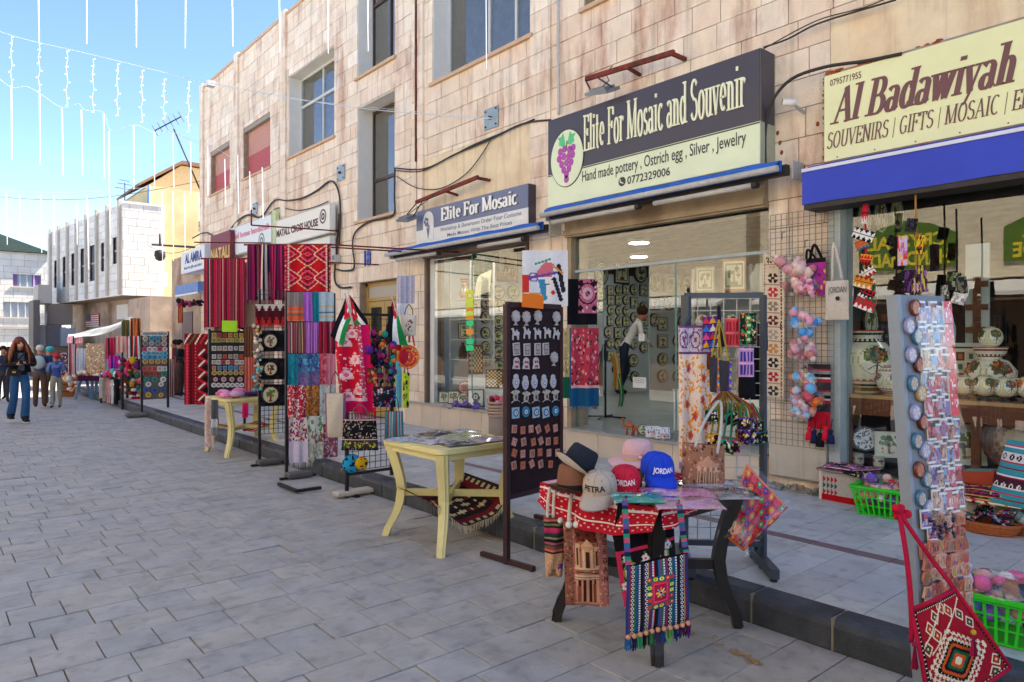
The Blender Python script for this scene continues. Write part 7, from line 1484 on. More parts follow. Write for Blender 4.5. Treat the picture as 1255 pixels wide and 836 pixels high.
b=MB();b.sheet(rb_.a,quadfn(.03));b.sheet(np.ones((6,6,3))*np.array(lin('8a1f24')),lambda s,q:quadfn(-.02)(1-s,q));b.build('cover',CLOTH,t)
b=MB();W2=[at(905,552,3.8),at(972,616,3.66),at(914,682,3.58),at(878,658,3.64)];b.sheet(np.ones((12,12,3)),lambda s,q:W2[0].lerp(W2[1],s).lerp(W2[3].lerp(W2[2],s),q)+Vector((-SN,-CS,0))*(.045*max(math.sin(math.pi*s)*math.sin(math.pi*q),0)**.5+.006*math.sin(s*31+q*9)+.004*math.sin(q*41)));b.build('clear_bag',WRAP,t)
# ================================================================== stalls up the street
rs=np.random.RandomState(21)
def S_(w_,h,cols,wd=None,n=.08):return Pix(w_,h,cols[0]).vstripes(cols,wd).noise(n,rs).a
def spk(w_,h,base,cols,n=90,r=(.6,1.4)):return Pix(w_,h,base).specks(n,cols,rs,r).noise(.06,rs).a
def rows_(*parts):return np.vstack(parts)
def bil(a,b,c,d):return lambda s,t:a.lerp(b,s).lerp(d.lerp(c,s),t)
def stand_foot(t,u,v,w_=.2,stone='5a5856'):
 p=gp(u,v);b=MB();b.bbox(p.x-.13,p.x+.13,p.y-.07,p.y+.07,.012,.07,.012,lin(stone));b.build('ballast_stone',STONE if 0 else PAINT,t)
 b=MB();b.bar((p.x-.2,p.y+.02,.012),(p.x+.2,p.y+.02,.012),.035,.022);b.build('foot',BLKM,t);return p
Y1=7.47;R1=thing('scarf_rack','black rack on a stone foot carrying five rows of folded scarves','rack',tuple(gp(352,583)))
stand_foot(R1,366,586);p0=yp(352,580,Y1);p1=yp(410,580,Y1)
for p in(p0,p1):b=MB();b.bar((p.x,Y1+.02,0 if p is p0 else .15),(p.x,Y1+.02,2.03),.03);b.build('post',BLKM,R1)
for v in(357.5,394.5,433,471,511):z=yp(360,v,Y1).z;b=MB();b.bar((p0.x,Y1+.015,z),(p1.x,Y1+.015,z),.016);b.build('rail',BLKM,R1)
SC=[('grey brown scarf with orange bands, top row of the scarf rack',352,358,372,394,rows_(S_(16,14,['8f7f7a','9a8a84','86766f']),Pix(16,14,'e8643a').hstripes(['e8643a','9a7a70','f07848','d85a3a','8a6a64'],[3,1,2,1,2]).a)),('violet scarf, top row of the scarf rack',372,358,382.5,394,S_(10,24,['b868c0','c87ad0','a858b4'])),('teal scarf, top row of the scarf rack',382.5,358,390.5,394,S_(8,24,['1a7a88','228a96'])),('pale blue scarf with beige bands, top row of the scarf rack',391,358,409,394,rows_(spk(16,12,'b8c8ce',['b0c0c8'],10),Pix(16,14,'b8c8ce').hstripes(['c8b890','b8c8ce','a0b0c0','6a6a70','c0ccd0'],[2,3,1,1,2]).a)),('scarf with thin brown, pink and green stripes, second row',353,395,375,433,S_(24,20,['8a5a4a','c84a7a','5a6a4a','3a2a3a','d8a878','7a3a5a','4a3a3a'])),('purple striped scarf, second row',375,395,391,433,S_(18,20,['a040a0','d080d0','8a3090','e0b0e0','7a2a88'])),('dark red striped scarf, second row',391,395,410,433,S_(18,20,['a81c34','5a1a2a','8a1a30','b87a8a','c02a40'],[2,1,2,1])),('turquoise scarf, third row',353,434,365,472,spk(12,24,'2a8a9a',['3a9aa8','1f7a8a'],50)),('blue and purple paisley scarf, third row',365,434,391,472,rows_(spk(28,14,'4a6a9a',['2a4a80','6ab0c8','5a4a8a','3a8aa0'],160),spk(28,12,'8a6a9a',['3a7a98','7a4a80'],90))),('coral patterned scarf, third row',391,434,400,472,spk(10,24,'d85a68',['e88a90','c04050'],60)),('plain pink scarf, third row',400,434,411,472,S_(8,20,['e08a94','d87a88'])),('red and white flowered scarf, fourth row',353,472,375,512,spk(26,30,'c02a3c',['f0d8d0','d86a70','f0d8d0'],170,(.5,1))),('brown and orange scarf, fourth row',375,472,392,512,spk(20,28,'b8743a',['8a4a34','d89a5a','6a7a4a','98382c'],120)),('white scarf with a faint pattern, fourth row',392,471,412,512,spk(20,26,'ccd0c8',['a8b8a8','d8b0a8','98a8a0'],50)),('white and magenta patterned scarf with a white fringed end, lowest row',354,512,377,566,rows_(spk(26,22,'e8dccc',['b8286a','d0407a','c87a3a','6a2a6a'],110,(.6,1.3)),spk(26,20,'e0d0dc',['d8c8d8'],20))),('white scarf with green trees and brown camels, lowest row',376,510,396,566,rows_(spk(22,12,'d4d4c8',['6a8a5a'],14,(1,2)),spk(22,8,'c8c8bc',['8a5a4a'],22,(.8,1.6)),spk(22,14,'b8b4a0',['8a8a6a','d8d4c8'],60))),('maroon and grey scarf with a white fringe, lowest row',396,520,414,560,spk(18,24,'8a4a5a',['b88a94','6a3a48','c8b0b4'],90))]
for i,(lab,u0,v0,u1,v1,img)in enumerate(SC):
 hung('hanging_scarf',lab,'scarf',img,u0,v0,u1,v1,Y=Y1-.016-(.03 if i>13 else 0),amp=.013,nf=2,ph=i,fr=(['e0dcd8','c8c0c0']if i>13 else None),frl=.06,group='scarves on the scarf rack')
Y2=8.44;R2=thing('mesh_rack','black wire mesh rack with round trays and beads, behind the scarf rack','rack',tuple(gp(317,568)));stand_foot(R2,329,570);q0,q1=yp(318,500,Y2),yp(352,500,Y2)
for q in(q0,q1):b=MB();b.bar((q.x,Y2,0),(q.x,Y2,2.1),.028);b.build('post',BLKM,R2)
b=MB();gridpanel(b,(q0.x,Y2,0),(q1.x,Y2,0),.35,2.1,.055,.006);b.build('wire_mesh',BLKM,R2)
for i,(v,r)in enumerate(((418,9),(452,9),(484,11))):
 p=yp(331,v,Y2-.06);rr_=r/FPX*(p.x*SN+p.y*CS);T=Pix(16,16,'d8c8a0');T.specks(26,[['7a8a8a','5a6a6a'],['3a3a3a','6a5a4a'],['5a7a3a','7a9a4a']][i],rs,(.8,1.6),(4,3,12,10));T.line(8,7,8,14,1.4,'8a4a34');T.line(6,14,10,14,1,'8a4a34')
 plate('round cream tray with a %s design on the mesh rack'%('grey camel','dark flower','green tree')[i],p,rr_*2,rr_*2,False,0,'-Y',pix=T,name='round_tray',cat='tray',group=None)
 hung('black_bag','black cloth bag behind the %s round tray on the mesh rack'%('top','middle','lowest')[i],'bag',spk(10,10,'18181c',['2a2a30'],10),320,v-13,349,v+13,Y=Y2-.03,amp=.004)
hung('woven_runner','red, black and cream zigzag woven runner on top of the mesh rack','rug',(lambda p:([p.poly([(i*6,0),(i*6+6,0),(i*6+3,10)],'d8ccb8')for i in range(5)],[p.poly([(i*6-3,26),(i*6+3,26),(i*6,14)],'c83030')for i in range(6)],p)[-1].a)(Pix(26,26,'5a1a20')),313,373,350,399,Y=Y2-.02,amp=.01,fr=['a82030'])
b=MB()
for i in range(60):p=yp(315+R.uniform(-4,6),398+i*1.35,Y2-.08);b.ball(p,R.uniform(.012,.028),6,4,lin(R.choice(('c8b8a0','d87a5a','e8e0d0','3a6a5a','8a3a2a','4ab0b8','c8a040'))))
o=solo('bead_strings',b,GLOSS,'strings of beads and charms hanging at the left post of the mesh rack','beads',kind='stuff')
hung('coral_bag','coral striped bag hanging left of the mesh rack, over the yellow table','bag',S_(12,20,['d8605a','e88a70','b84a4a']),300,438,313,480,Y=8.9,amp=.01);hung('brown_scarf','brown striped scarf hanging right of the second magnet board','scarf',S_(10,30,['7a4a34','9a6a4a','5a3a2a']),300,400,310,440,Y=9.0,amp=.01)
def pole(lab,a,c,r=.014):b=MB();b.tube([a,c],r,6);return solo('pole',b,MATS['rusty_red_steel'],lab,'pole')
def kil(lab,u0,v0,u1,v1,d,img,fr,nf=3,amp=.02):
 t=hung('kilim',lab,'rug',img,u0,v0,u1,v1,d=d,amp=amp,nf=nf,fr=fr,frl=.06,top=.6);A,B=at(u0-4,v0,d+.02),at(u1+3,v0,d+.02);pole('thin brown pole carrying the '+lab.split(',')[0],A,B);pole('wall arm of the pole carrying the '+lab.split(' with')[0].split(',')[0],B,Vector((6.0,B.y-.1,B.z+.05)),.012)
kil('maroon striped kilim, leftmost and lowest of three',250,317,300,401,10.6,S_(52,34,['8a1a3a','5a3a34','c81f4a','3a2a3a','d8a090','a8143c','4a3028','b81a48','6a2a34','c83a5a','2a2430'],[2,2,1,2,1,2,2,2,1,1,1]),['7a1a34'])
kil('magenta and black striped kilim with cream bands, middle of three',303,300,350,368,9.6,(lambda p:(p.rect(20,0,22,34,'d8ccb8'),p.rect(24,0,26,34,'d8ccb8'),p)[-1].a)(Pix(50,34,'000000').vstripes(['b81a5a','2a1a34','7a1a4a','5a3a34','c82a6a','3a1f2f','2a2450'],[2,2,2,1,2,2,1])),['8a1a40','2a2030','b82050'],amp=.05)
dk=Pix(56,60,'b81420')
for(cy)in(12,42):
 for(cx)in(28,0,56):
  for r,c in((19,'e0c0a0'),(17.5,'b81420'),(14,'2a1a1c'),(12.5,'e05a78'),(9.5,'b81420'),(6,'2a1a1c'),(4.5,'e04a5a'),(2,'d81420')):dk.diam(cx,cy,r*1.15,r*.86,c)
for j in range(0,60,2):dk.rect(4,j,6,j+1,'e8dcc8');dk.rect(50,j,52,j+1,'e8dcc8');dk.rect(2,j,4,j+2,'2a1a1c' if j%4 else 'c83040');dk.rect(52,j,54,j+2,'2a1a1c')
kil('red kilim with pink and black diamonds, rightmost of three',349,300,405,358,8.9,dk.a,None,amp=.015)
pole('long brown pole reaching out from the meter boxes over the kilims',at(308,276,12.2),wp(414,283,5.95));pole('short upright pole under the zinc plate',at(308,257,12.2),at(308,276,12.2));pole('long brown pole above the leftmost kilim',at(238,297,14),wp(336,298,5.9))
A2,B2=gp(258,556),None;Y3=10.35;t=thing('magnet_board','black board with rows of small magnets behind the far yellow table','display board',tuple(yp(258,500,Y3)));a,c=yp(257,405,Y3),yp(300,405,Y3);z0_=yp(258,490,Y3).z;t.location.z=.0;ROOT[t.name]=Matrix.Translation(-Vector(t.location))
b=MB();b.bx(a.x,c.x,Y3,Y3+.02,z0_,a.z);b.build('panel',BLKM,t)
for x in(a.x,c.x):b=MB();b.bx(x-.015,x+.015,Y3-.005,Y3+.03,0 if x<3.4 else .15,a.z+.02);b.build('post',BLKM,t)
def far_magnets(t,u0,u1,rows,Yp,w_=.034,cols=('c8b070','d8d0c8','b83a4a','c86a4a','e0dcd8','8a9a4a')):
 for ri,(v,n,sh,cc)in enumerate(rows):
  for i in range(n):
   u=u0+(u1-u0)*(i+.5)/n;p=yp(u,v,Yp);b=MB();c_=lin(R.choice(cc or cols));q=w_*R.uniform(.85,1.1)
   if sh=='o':b.prism([p+Vector((math.cos(k*.785)*q*.62,0,math.sin(k*.785)*q*.62))for k in range(8)][::-1],(0,0,0),(0,-.012,0),c_);b.prism([p+Vector((math.cos(k*.785)*q*.35,-.012,math.sin(k*.785)*q*.35))for k in range(8)][::-1],(0,0,0),(0,-.003,0),tuple(x*.45 for x in c_))
   else:b.box(p,(q,.014,q*1.15),c_);b.box(p+Vector((0,-.008,0)),(q*.6,.004,q*.7),tuple(x*.5 for x in c_))
   b.build('magnet',MG,t)
far_magnets(t,259,299,[(411,6,'s',('b83a4a','d8a8a0','c8a040')),(417,7,'s',('a89a50','c8b070')),(427,6,'s',('d0c8bc','c8b8a8')),(437,6,'s',('c8583a','d0c8bc','b8a89a')),(444,7,'s',('b04a44','d8c8c0')),(451,6,'s',('6a98b8','d8946a')),(457,6,'o',('c8a860',)),(465,4,'o',('c8c0c4','d8a8a8')),(472,7,'o',('d8d4d0',))],Y3-.01,.058)
b=MB();b.sheet(np.ones((3,3,3))*np.array(lin('b8ee2a')),bil(yp(272,393,Y3-.03),yp(290,394,Y3-.03),yp(289,407,Y3-.05),yp(272,406,Y3-.05)));b.bx(yp(272,393,Y3).x,yp(290,393,Y3).x,Y3-.026,Y3-.02,yp(272,407,Y3).z,yp(272,393,Y3).z,lin('b8ee2a'));solo('price_card',b,PAINT,'lime green price card on top of the black magnet board','price card')
def flagp(w_=24,h=14):
 p=Pix(w_,h,'f0f0ee');p.rect(0,0,w_,h/3,'17141c');p.rect(0,h*2/3,w_,h,'1f8a4a');p.poly([(0,0),(w_*.42,h/2),(0,h)],'d0203a');p.disc(w_*.13,h/2,1,'f4f4f4');return p.a
def flag(lab,P,d,amp=.02):
 """P: image corners hoist-top, fly-top, fly-bottom, hoist-bottom"""
 q=[at(u,v,d)for u,v in P];t=thing('jordanian_flag',lab,'flag',tuple(q[3]));f=bil(*q);b=MB();b.sheet(flagp(),lambda s,t_:f(s,t_)+Vector((SN,CS,0))*(amp*math.sin(6*s+2*t_)));b.build('cloth',CLOTH,t);b=MB();b.tube([q[0]+(q[0]-q[3])*.1+Vector((0,.01,0)),q[3]+(q[3]-q[0])*.5+Vector((0,.01,0))],.006,5);b.build('flag_stick',ALUW,t);return t
for i,(x,y)in enumerate(((290,400),(297,402))):flag('small flag %s the second magnet board'%('at the left above' if i==0 else 'at the right above'),[(x,y),(x+10,y+2),(x+12,y+12),(x+2,y+6)],10.4,.005)
rk_=Pix(34,88,'7a1420')
for j in range(14,88,4):rk_.disc(4,j,1.6,'d83a4a');rk_.disc(14,j,1.3,'d84a4a');rk_.rect(8,j,9.5,j+4,'2a1418')
for j in range(0,5):rk_.line(26,20+j*14,18,28+j*14,1.6,'e8d8c8');rk_.line(18,28+j*14,32,36+j*14,2.4,'d02030');rk_.diam(28,28+j*14,4,5,'1f1418')
[rk_.line(i*7,12,i*7+8,0,1.6,c)for i,c in enumerate(('e8dcc8','2a7a4a','e8dcc8','c83a3a','e8dcc8'))]
hung('kilim','tall red and black kilim with white zigzags hanging beside the far yellow table','rug',rk_.a,226,409,258,496,d=13.6,amp=.02,nf=2)
b=MB();c=gp(288,491,.74)
for i in range(34):p=Vector((3.33+R.uniform(-.34,.34),9.47+R.uniform(-.34,.34),.755+R.uniform(0,.05)));b.ball(p,R.uniform(.05,.10),8,5,lin(R.choice(('e080b0','e8a0c0','d868a0','c8a0c0','f0c8d8','a83a68','8a8a94','5a3a7a'))),sz=.45)
o=solo('clothes_heap',b,CLOTH,'heap of pink and lilac folded clothes on the far yellow table','clothes',kind='stuff')
for i,(u0,v0,u1,v1,d,img,lab)in enumerate(((251,488,262,548,9.2,spk(12,30,'d0b4a8',['c8a0a0','e0ccc4'],40),'pale pink shawl hanging from the left corner of the far yellow table'),(259,490,267,534,9.0,rows_(S_(8,14,['5a5c60']),S_(8,6,['c8c8cc']),S_(8,6,['8a8a8c'])),'grey and white shawl hanging beside the pale pink one'),(297,494,304,512,8.9,S_(6,10,['d01f6a']),'magenta cloth hanging from the front of the far yellow table'))):hung('shawl',lab,'shawl',img,u0,v0,u1,v1,d=d,amp=.02,nf=1)
b=MB();b.sheet(Pix(26,14,'b83a3a').hstripes(['b83a3a','d8b0a0','6a2a2a'],[2,1,1]).a,lambda s,t_:(3.06+.54*s,9.2+.5*t_,.36-.05*math.sin(3.14*s)+.02*math.sin(9*s)));solo('striped_rug',b,CLOTH,'red striped rug lying on the braces under the far yellow table','rug')
Y4=6.07;R3=thing('bag_rack','black mesh rack on a white stone foot, hung with a fuchsia scarf, flags and bags','rack',tuple(gp(425,606)));p=gp(433,608);b=MB();b.bbox(p.x-.19,p.x+.19,p.y-.06,p.y+.06,.015,.065,.014,lin('c0b4a4'));b.build('ballast_stone',PAINT,R3);b=MB();b.bar((p.x,p.y+.2,.015),(p.x,p.y-.1,.012),.04,.024);b.build('foot',BLKM,R3)
x0_,x1_=yp(425,580,Y4).x,yp(480,580,Y4).x
for x in(x0_,x1_):b=MB();b.bar((x,Y4,0 if x<KX0 else .15),(x,Y4,1.75),.03);b.build('post',BLKM,R3)
for z in(.22,1.74):b=MB();b.bar((x0_,Y4,z),(x1_,Y4,z),.026);b.build('rail',BLKM,R3)
b=MB();gridpanel(b,(x0_,Y4,0),(x1_,Y4,0),.25,1.7,.06,.005);b.build('wire_mesh',BLKM,R3)
b=MB();b.bar((x0_-.3,Y4+.45,.03),(x0_-.05,Y4+.45,.03),.03);b.bar((x0_-.3,Y4+.9,.03),(x0_-.3,Y4+.45,.03),.03);b.build('base_bar',BLKM,R3)
fs=Pix(30,80,'c81434');
for(cx,cy)in((8,16),(16,32),(7,46),(17,60),(7,66),(15,8)):fs.flower(cx,cy,4.6,'f0d0d0','e86a80',6,'e8b0b0')
fs.specks(90,['f0c8cc','e87a8a'],rs,(.5,1.1));fs.rect(20,0,23,80,'d84a60');fs.specks(40,['f0d0d0'],rs,(.5,.9),(20,0,23,80));fs.rect(23,0,30,80,'d8145a');fs.rect(0,70,30,80,'d8145a');fs.rect(0,67,23,70,'f0c0c8')
hung('fuchsia_scarf','long fuchsia scarf with white flowers and a dark red fringe','scarf',fs.a,409,398,452,505,d=6.05,amp=.03,nf=2,fr=['a01038','c81450'],frl=.09,back='b81450',out=Vector((.05,-.04,0)))
flag('flag hanging limp at the left of the fuchsia scarf, white and green',[(424,362),(405,412),(420,425),(431,388)],5.9);flag('flag with its dark band outwards, right above the fuchsia scarf',[(428,361),(450,392),(456,420),(432,396)],6.1);flag('flag standing alone beside the ochre door',[(481,365),(470,420),(500,424),(486,380)],6.4)
MB4=[('cream tote bag with striped edges at the lower left of the bag rack',398,482,424,536,5.95,Pix(20,30,'c8b8a4').vstripes(['b83a3a','5a6a8a','c8b8a4','c8b8a4','c8b8a4','c8b8a4'],[1,1,4,4,4,4]),.12,'cream_tote','bag'),('black tapestry bag with two camels and a yellow flowered hem',421,514,461,552,5.75,(lambda q:(q.specks(200,['b8a898','8a7a70'],rs,(.4,.8)),q.disc(15,12,3,'141418'),q.disc(29,12,3,'141418'),q.line(15,12,18,7,1.6,'141418'),q.line(29,12,32,7,1.6,'141418'),q.rect(0,21,44,30,'3a3438'),q.specks(40,['c8b83a','8a9a3a'],rs,(.7,1.2),(2,22,42,29)),q.rect(0,20,44,21.2,'d8a8a0'),q.rect(0,0,44,1.4,'d8a8a0'),q)[-1])(Pix(44,32,'17151a')),-.14,'tapestry_bag','bag'),('dark bag with blue and pink embroidery, tilted, in the middle of the bag rack',457,474,485,499,5.9,Pix(26,18,'1c1c28').specks(40,['2a8a9a','c83a6a','3a6ab8','d8a8b0'],rs,(.6,1.3)),0,'embroidered_bag','bag'),('teal and maroon striped bag at the right of the bag rack',472,504,494,546,5.9,Pix(20,26,'3a7a8a').vstripes(['3a7a8a','8a3a4a','6aa0a8','5a4a5a','b8b0b0'],[3,2,2,1,1]),-.1,'striped_bag','bag'),('dark red woven purse among the goods of the bag rack',450,451,464,470,6.0,Pix(12,14,'6a1f24').specks(24,['b84a3a','2a3a2a','d88a5a'],rs),0,'purse','purse'),('purple cloth purse high on the bag rack',447,424,457,434,6.05,Pix(8,8,'5a2a8a'),0,'purse','purse'),('small black purse under the purple one',454,434,463,446,6.05,Pix(8,8,'17171a'),0,'purse','purse'),('neon yellow bag hanging right of the bag rack',493,457,502,500,6.6,Pix(10,24,'d8e83a').specks(14,['2a2a2a','8a9a2a'],rs),.2,'yellow_bag','bag'),('white tote bag with a printed picture beside the ochre door',491,386,511,412,6.5,Pix(16,18,'d4c8b8').specks(18,['8a4a3a','6a5a50'],rs,(.5,1),(4,4,12,14)),.2,'white_tote','bag')]
for(lab,u0,v0,u1,v1,d,px_,tp_,nm,ct)in MB4:mini(lab,u0,v0,u1,v1,d,px_,nm,ct,fat=.07,taper=tp_,strap_=((u0+u1)/2,v0-(v1-v0)*.5)if v1-v0>20 else None,sc='6a5a50')
for i,(u,c,lab)in enumerate(((431,'2a9ac8','turquoise spotted round basket bag under the camel bag'),(443,'d8a820','yellow spotted round basket bag right of the turquoise one'))):
 p=at(u,568,5.95);px=Pix(24,16,c).specks(70,['17171a'],rs,(.5,.9)).a;b=MB();r=(.085,.06)[i];b.ball(p,r,24,14,sy=.6,sz=.95,colfn=lambda k,j:tuple(px[k%16,j%24]));solo('basket_bag',b,CLOTH,lab,'bag')
ob_=Pix(28,28,'e0502a');[ob_.ring(14,14,r,r+1,c)for r,c in((12,'f0a030'),(9.5,'d8285a'),(7,'f08a3a'),(4.5,'c82a5a'))];ob_.disc(14,14,2,'e8c8a0');ob_.specks(30,['f8e0a0'],rs,(.4,.7))
p=at(500,437,6.5);t=thing('round_bag','round orange beaded bag with a red strap right of the ochre door','bag',tuple(p));b=MB();m_=np.hypot(*(np.mgrid[0:28,0:28]+.5-14))<=14;f=bil(at(486,423,6.5),at(514,423,6.5),at(514,452,6.5),at(486,452,6.5));b.sheet(ob_.a,f,mask=m_);b.ball(p+Vector((SN,CS,0))*.06,.105,16,10,lin('c8283a'),sy=.5);b.build('body',CLOTH,t);b=MB();rope(b,[at(494,424,6.5),at(502,400,6.5),at(508,424,6.5)],.008,'c8285a');b.build('strap',CLOTH,t)
for i,(u0,v0,u1,v1,d,c,lab)in enumerate(((487,338,508,372,6.7,['a8a4b8','b8b4c4','9a96ac'],'grey lilac shirt hanging on the wall above the white tote'),(487,372,500,386,6.65,['d8d8dc','c8c8cc'],'white printed shirt under the grey lilac one'),(485,443,492,500,6.5,['7ad0d0','a8e0dc','5ab8c0'],'turquoise scarf hanging under the round orange bag'),(463,430,468,478,6.2,['6a2a9a','e07a3a','2a5a9a'],'purple and orange scarf inside the bag rack'),(470,428,476,476,6.2,['d83a5a','2a8ab8','e8a030'],'rainbow striped scarf inside the bag rack'),(500,385,503,420,6.6,['c8b8a0'],'cream cord strap of the white tote'),(484,405,492,430,6.45,['e03020'],'bright red scarf behind the round orange bag'))):hung('hanging_cloth',lab,'cloth',S_(10,20,c),u0,v0,u1,v1,d=d,amp=.015,nf=1)
b=MB()
for i in range(120):p=at(445+R.uniform(0,38),408+R.uniform(0,60),6.15+R.uniform(0,.1));b.ball(p,R.uniform(.012,.034),6,4,lin(R.choice(('6a2a7a','c83a5a','1c1c24','2a8a7a','d87a3a','1c1c24','3a4a9a','b8286a','2a2a2a','5a3a24'))))
o=solo('trinket_cluster',b,CLOTH,'dense cluster of pompoms, purses and charms inside the bag rack','trinkets',kind='stuff')
t=thing('magnet_board','grey brown board of round magnets standing at the kerb among the far stalls','display board',tuple(gp(174,502)));g0,g1=gp(174,503),gp(204,503,.1);Y5=g1.y;a,c=yp(174,408,Y5),yp(206,408,Y5);z0_=yp(174,490,Y5).z
b=MB();b.bx(a.x,c.x,Y5,Y5+.03,z0_,a.z,lin('5f564f'));b.build('panel',PAINT,t)
for x in(a.x,c.x):b=MB();b.bx(x-.02,x+.02,Y5-.006,Y5+.03,0,a.z+.03);b.build('post',BLKM,t);b=MB();b.bbox(x-.28,x+.15,Y5-.1,Y5+.1,.015,.1,.02,lin('6a6660'));b.build('ballast_stone',PAINT,t)
far_magnets(t,174,205,[(409,7,'o',('d8d8d0',)),(415,4,'o',('3a98b8','c8b89a')),(421,4,'o',('8a8a8a','c8a8a0')),(428,5,'o',('c84a6a','d8c8c8')),(433,6,'o',('6ab0c8','8ac0d0')),(438,5,'o',('5aa8c8','4a90b8')),(443,4,'o',('c8a050',)),(452,5,'s',('d0ccc8','b85a50')),(458,4,'s',('3a8a6a','a83a34')),(465,3,'o',('e0dcd0','3a8a7a')),(471,2,'o',('d8d8d4',)),(478,3,'o',('e0d040','3a5a9a')),(484,2,'o',('d8a850',))],Y5-.01,.085)
t=thing('tarpaulin_awning','grey tarpaulin slung over the far stalls, with pink cloth ends','awning',tuple(gp(130,470)));P=[at(83,416,22),at(176,390,17.5),at(160,388,20),at(84,409,24)];f=bil(*P);b=MB();b.sheet(np.ones((8,18,3))*np.array(lin('b0b0a8')),lambda s,q:f(s,q)+Vector((0,0,-.10*math.sin(math.pi*s)+.03*math.sin(9*s+4*q))));b.build('tarpaulin',CLOTH,t)
for u in(90,150):b=MB();q=at(u,412-(u-90)*.3,21-(u-90)*.05);b.bar((q.x,q.y,0),q,.04);b.build('pole',BLKM,t)
for(u0,u1)in((82,90),(92,101)):b=MB();b.sheet(S_(6,5,['d88aa0','e8b0c0']),bil(at(u0,413,22),at(u1,411,21.8),at(u1,420,21.8),at(u0,421,22)));b.build('pink_end',CLOTH,t)
def lumps(lab,nm,u0,u1,v0,v1,d,cols,n,r=(.03,.07)):
 b=MB();[b.ball(at(R.uniform(u0,u1),R.uniform(v0,v1),d+R.uniform(-.2,.2)),R.uniform(*r),6,4,lin(R.choice(cols)),sz=R.uniform(.6,1.5))for _ in range(n)];return solo(nm,b,CLOTH,lab,'goods',kind='stuff')
def fboard(lab,u0,v0,u1,v1,d,base,cols,n):return hung('souvenir_board',lab,'display',spk(int((u1-u0)*1.3),int((v1-v0)*1.3),base,cols,n,(.5,1)),u0,v0,u1,v1,d=d,amp=.004)
fboard('cream board crowded with small souvenirs under the tarpaulin',105,421,128,458,17.5,'b09a80',['e8dcc8','c88a5a','f0ece0','c8b090','a85a3a'],260)
for i,(u0,v0,u1,v1,d,c,lab)in enumerate(((84,422,94,468,19.5,['c8b8b8','2a4a6a','b84a4a'],'pink and navy clothes under the left end of the tarpaulin'),(94,427,104,458,19,['c8d0dc','a8b0c0'],'pale blue white dress under the tarpaulin'),(130,414,141,440,17,['b81f3a','d83a6a','2a2a30'],'red and black scarves under the tarpaulin'),(142,412,155,432,17,['d8807a','c8b8b0'],'salmon clothes under the tarpaulin'),(133,436,147,452,16.8,['b82a9a','d83aa8','3a2a8a'],'magenta shawl under the tarpaulin'),(156,412,172,440,16.6,['b82a3a','d8d0d0','2a3a2a'],'red and white towels under the right end of the tarpaulin'),(150,392,158,415,18,['7a4a2a','2a7a4a'],'brown and green scarves hanging from the tarpaulin'),(160,390,172,412,17.5,['b84a2a','3a2a2a','c88a4a'],'rust coloured scarves hanging from the tarpaulin'),(207,440,213,490,16.5,['7a2a34','c8b8a8'],'maroon dress hanging right of the grey magnet board'),(214,436,224,486,16.8,['8a6a5a','b83a44','2a2a2a'],'brown and red clothes hanging by the low building'),(218,366,224,396,20,['c88a5a','b84a3a'],'orange cloth hanging under the small blue awning'))):hung('hanging_clothes',lab,'clothes',S_(9,16,c),u0,v0,u1,v1,d=d,amp=.03,nf=2)
lumps('small red and black tassels hanging in a row under the small blue awning','tassel_row',218,250,368,374,18.5,['7a1f3a','2a2a34','b84a6a'],26)
t=thing('trestle_table','blue legged trestle table with a dark purple cloth under the tarpaulin','table',tuple(gp(110,492)));D5=17.3;a,c=at(95,461,D5),at(129,461,D5);b=MB();b.hexa([p+Vector((0,0,z))+q for z in(-.12,0)for p,q in((a,Vector((0,0,0))),(c,Vector((0,0,0))),(c,Vector((.3,.7,0))),(a,Vector((.3,.7,0))))],lin('4a1a38'));b.build('cloth',CLOTH,t)
for(u,dx)in((99,-.12),(106,.1),(113,0),(118,0),(122,.1)):q=at(u,466,D5+.2);b=MB();b.bar(q,(q.x+dx,q.y,0),.06,col=lin('6a8aa0'));b.build('leg',PAINT,t)
lumps('small wares laid out on the purple clothed table','small_wares',96,130,456,460,17.5,['e8d8c0','d87a5a','f0ece0','c83a4a','e8b060'],70,(.02,.05));lumps('orange baskets of goods standing at the foot of the purple clothed table','baskets',85,95,462,480,18,['b8703a','c8854a','e0d8c8'],30)
t=thing('draped_table','table draped with white, pink and black clothes beside the grey magnet board','table',tuple(gp(146,500)));D6=15.6;a,c=at(122,462,D6),at(156,462,D6-.3);b=MB();b.hexa([p+Vector((0,0,z))+q for z in(-.06,0)for p,q in((a,Vector((0,0,0))),(c,Vector((0,0,0))),(c,Vector((.3,.6,0))),(a,Vector((.3,.6,0))))],lin('3a2a34'));b.build('tabletop',PAINT,t)
for(u,v)in((124,494),(150,502),(156,496)):q=gp(u,v);b=MB();b.bar(q,(q.x,q.y,.75),.05);b.build('leg',BRP,t)
for i,(u0,u1,v1,c)in enumerate(((122,126,488,'d8d0c8'),(126,131,492,'a89a8a'),(131,136,494,'d8a0a0'),(136,139,495,'f0ece8'),(139,146,496,'1c1c20'),(146,150,490,'2a3a34'))):b=MB();A1,B1,dr_=hangpts(u0,463,u1,v1,D6-.12);drape(b,S_(5,12,[c]),A1,B1,dr_,.03,1,ph=i);b.build('draped_cloth',CLOTH,t)
lumps('colourful scarves and dolls piled on and under the draped table','scarf_pile',146,172,440,482,15.6,['b81f4a','e0dcd8','c8a030','2a2a34','6a2a6a','d85a6a','3a6a5a','8a4a2a'],150);lumps('folded bright clothes heaped on the draped table','clothes_heap',124,158,456,461,15.5,['d8508a','f0ece8','2a3a6a','5ab0a8','c83a3a'],50)
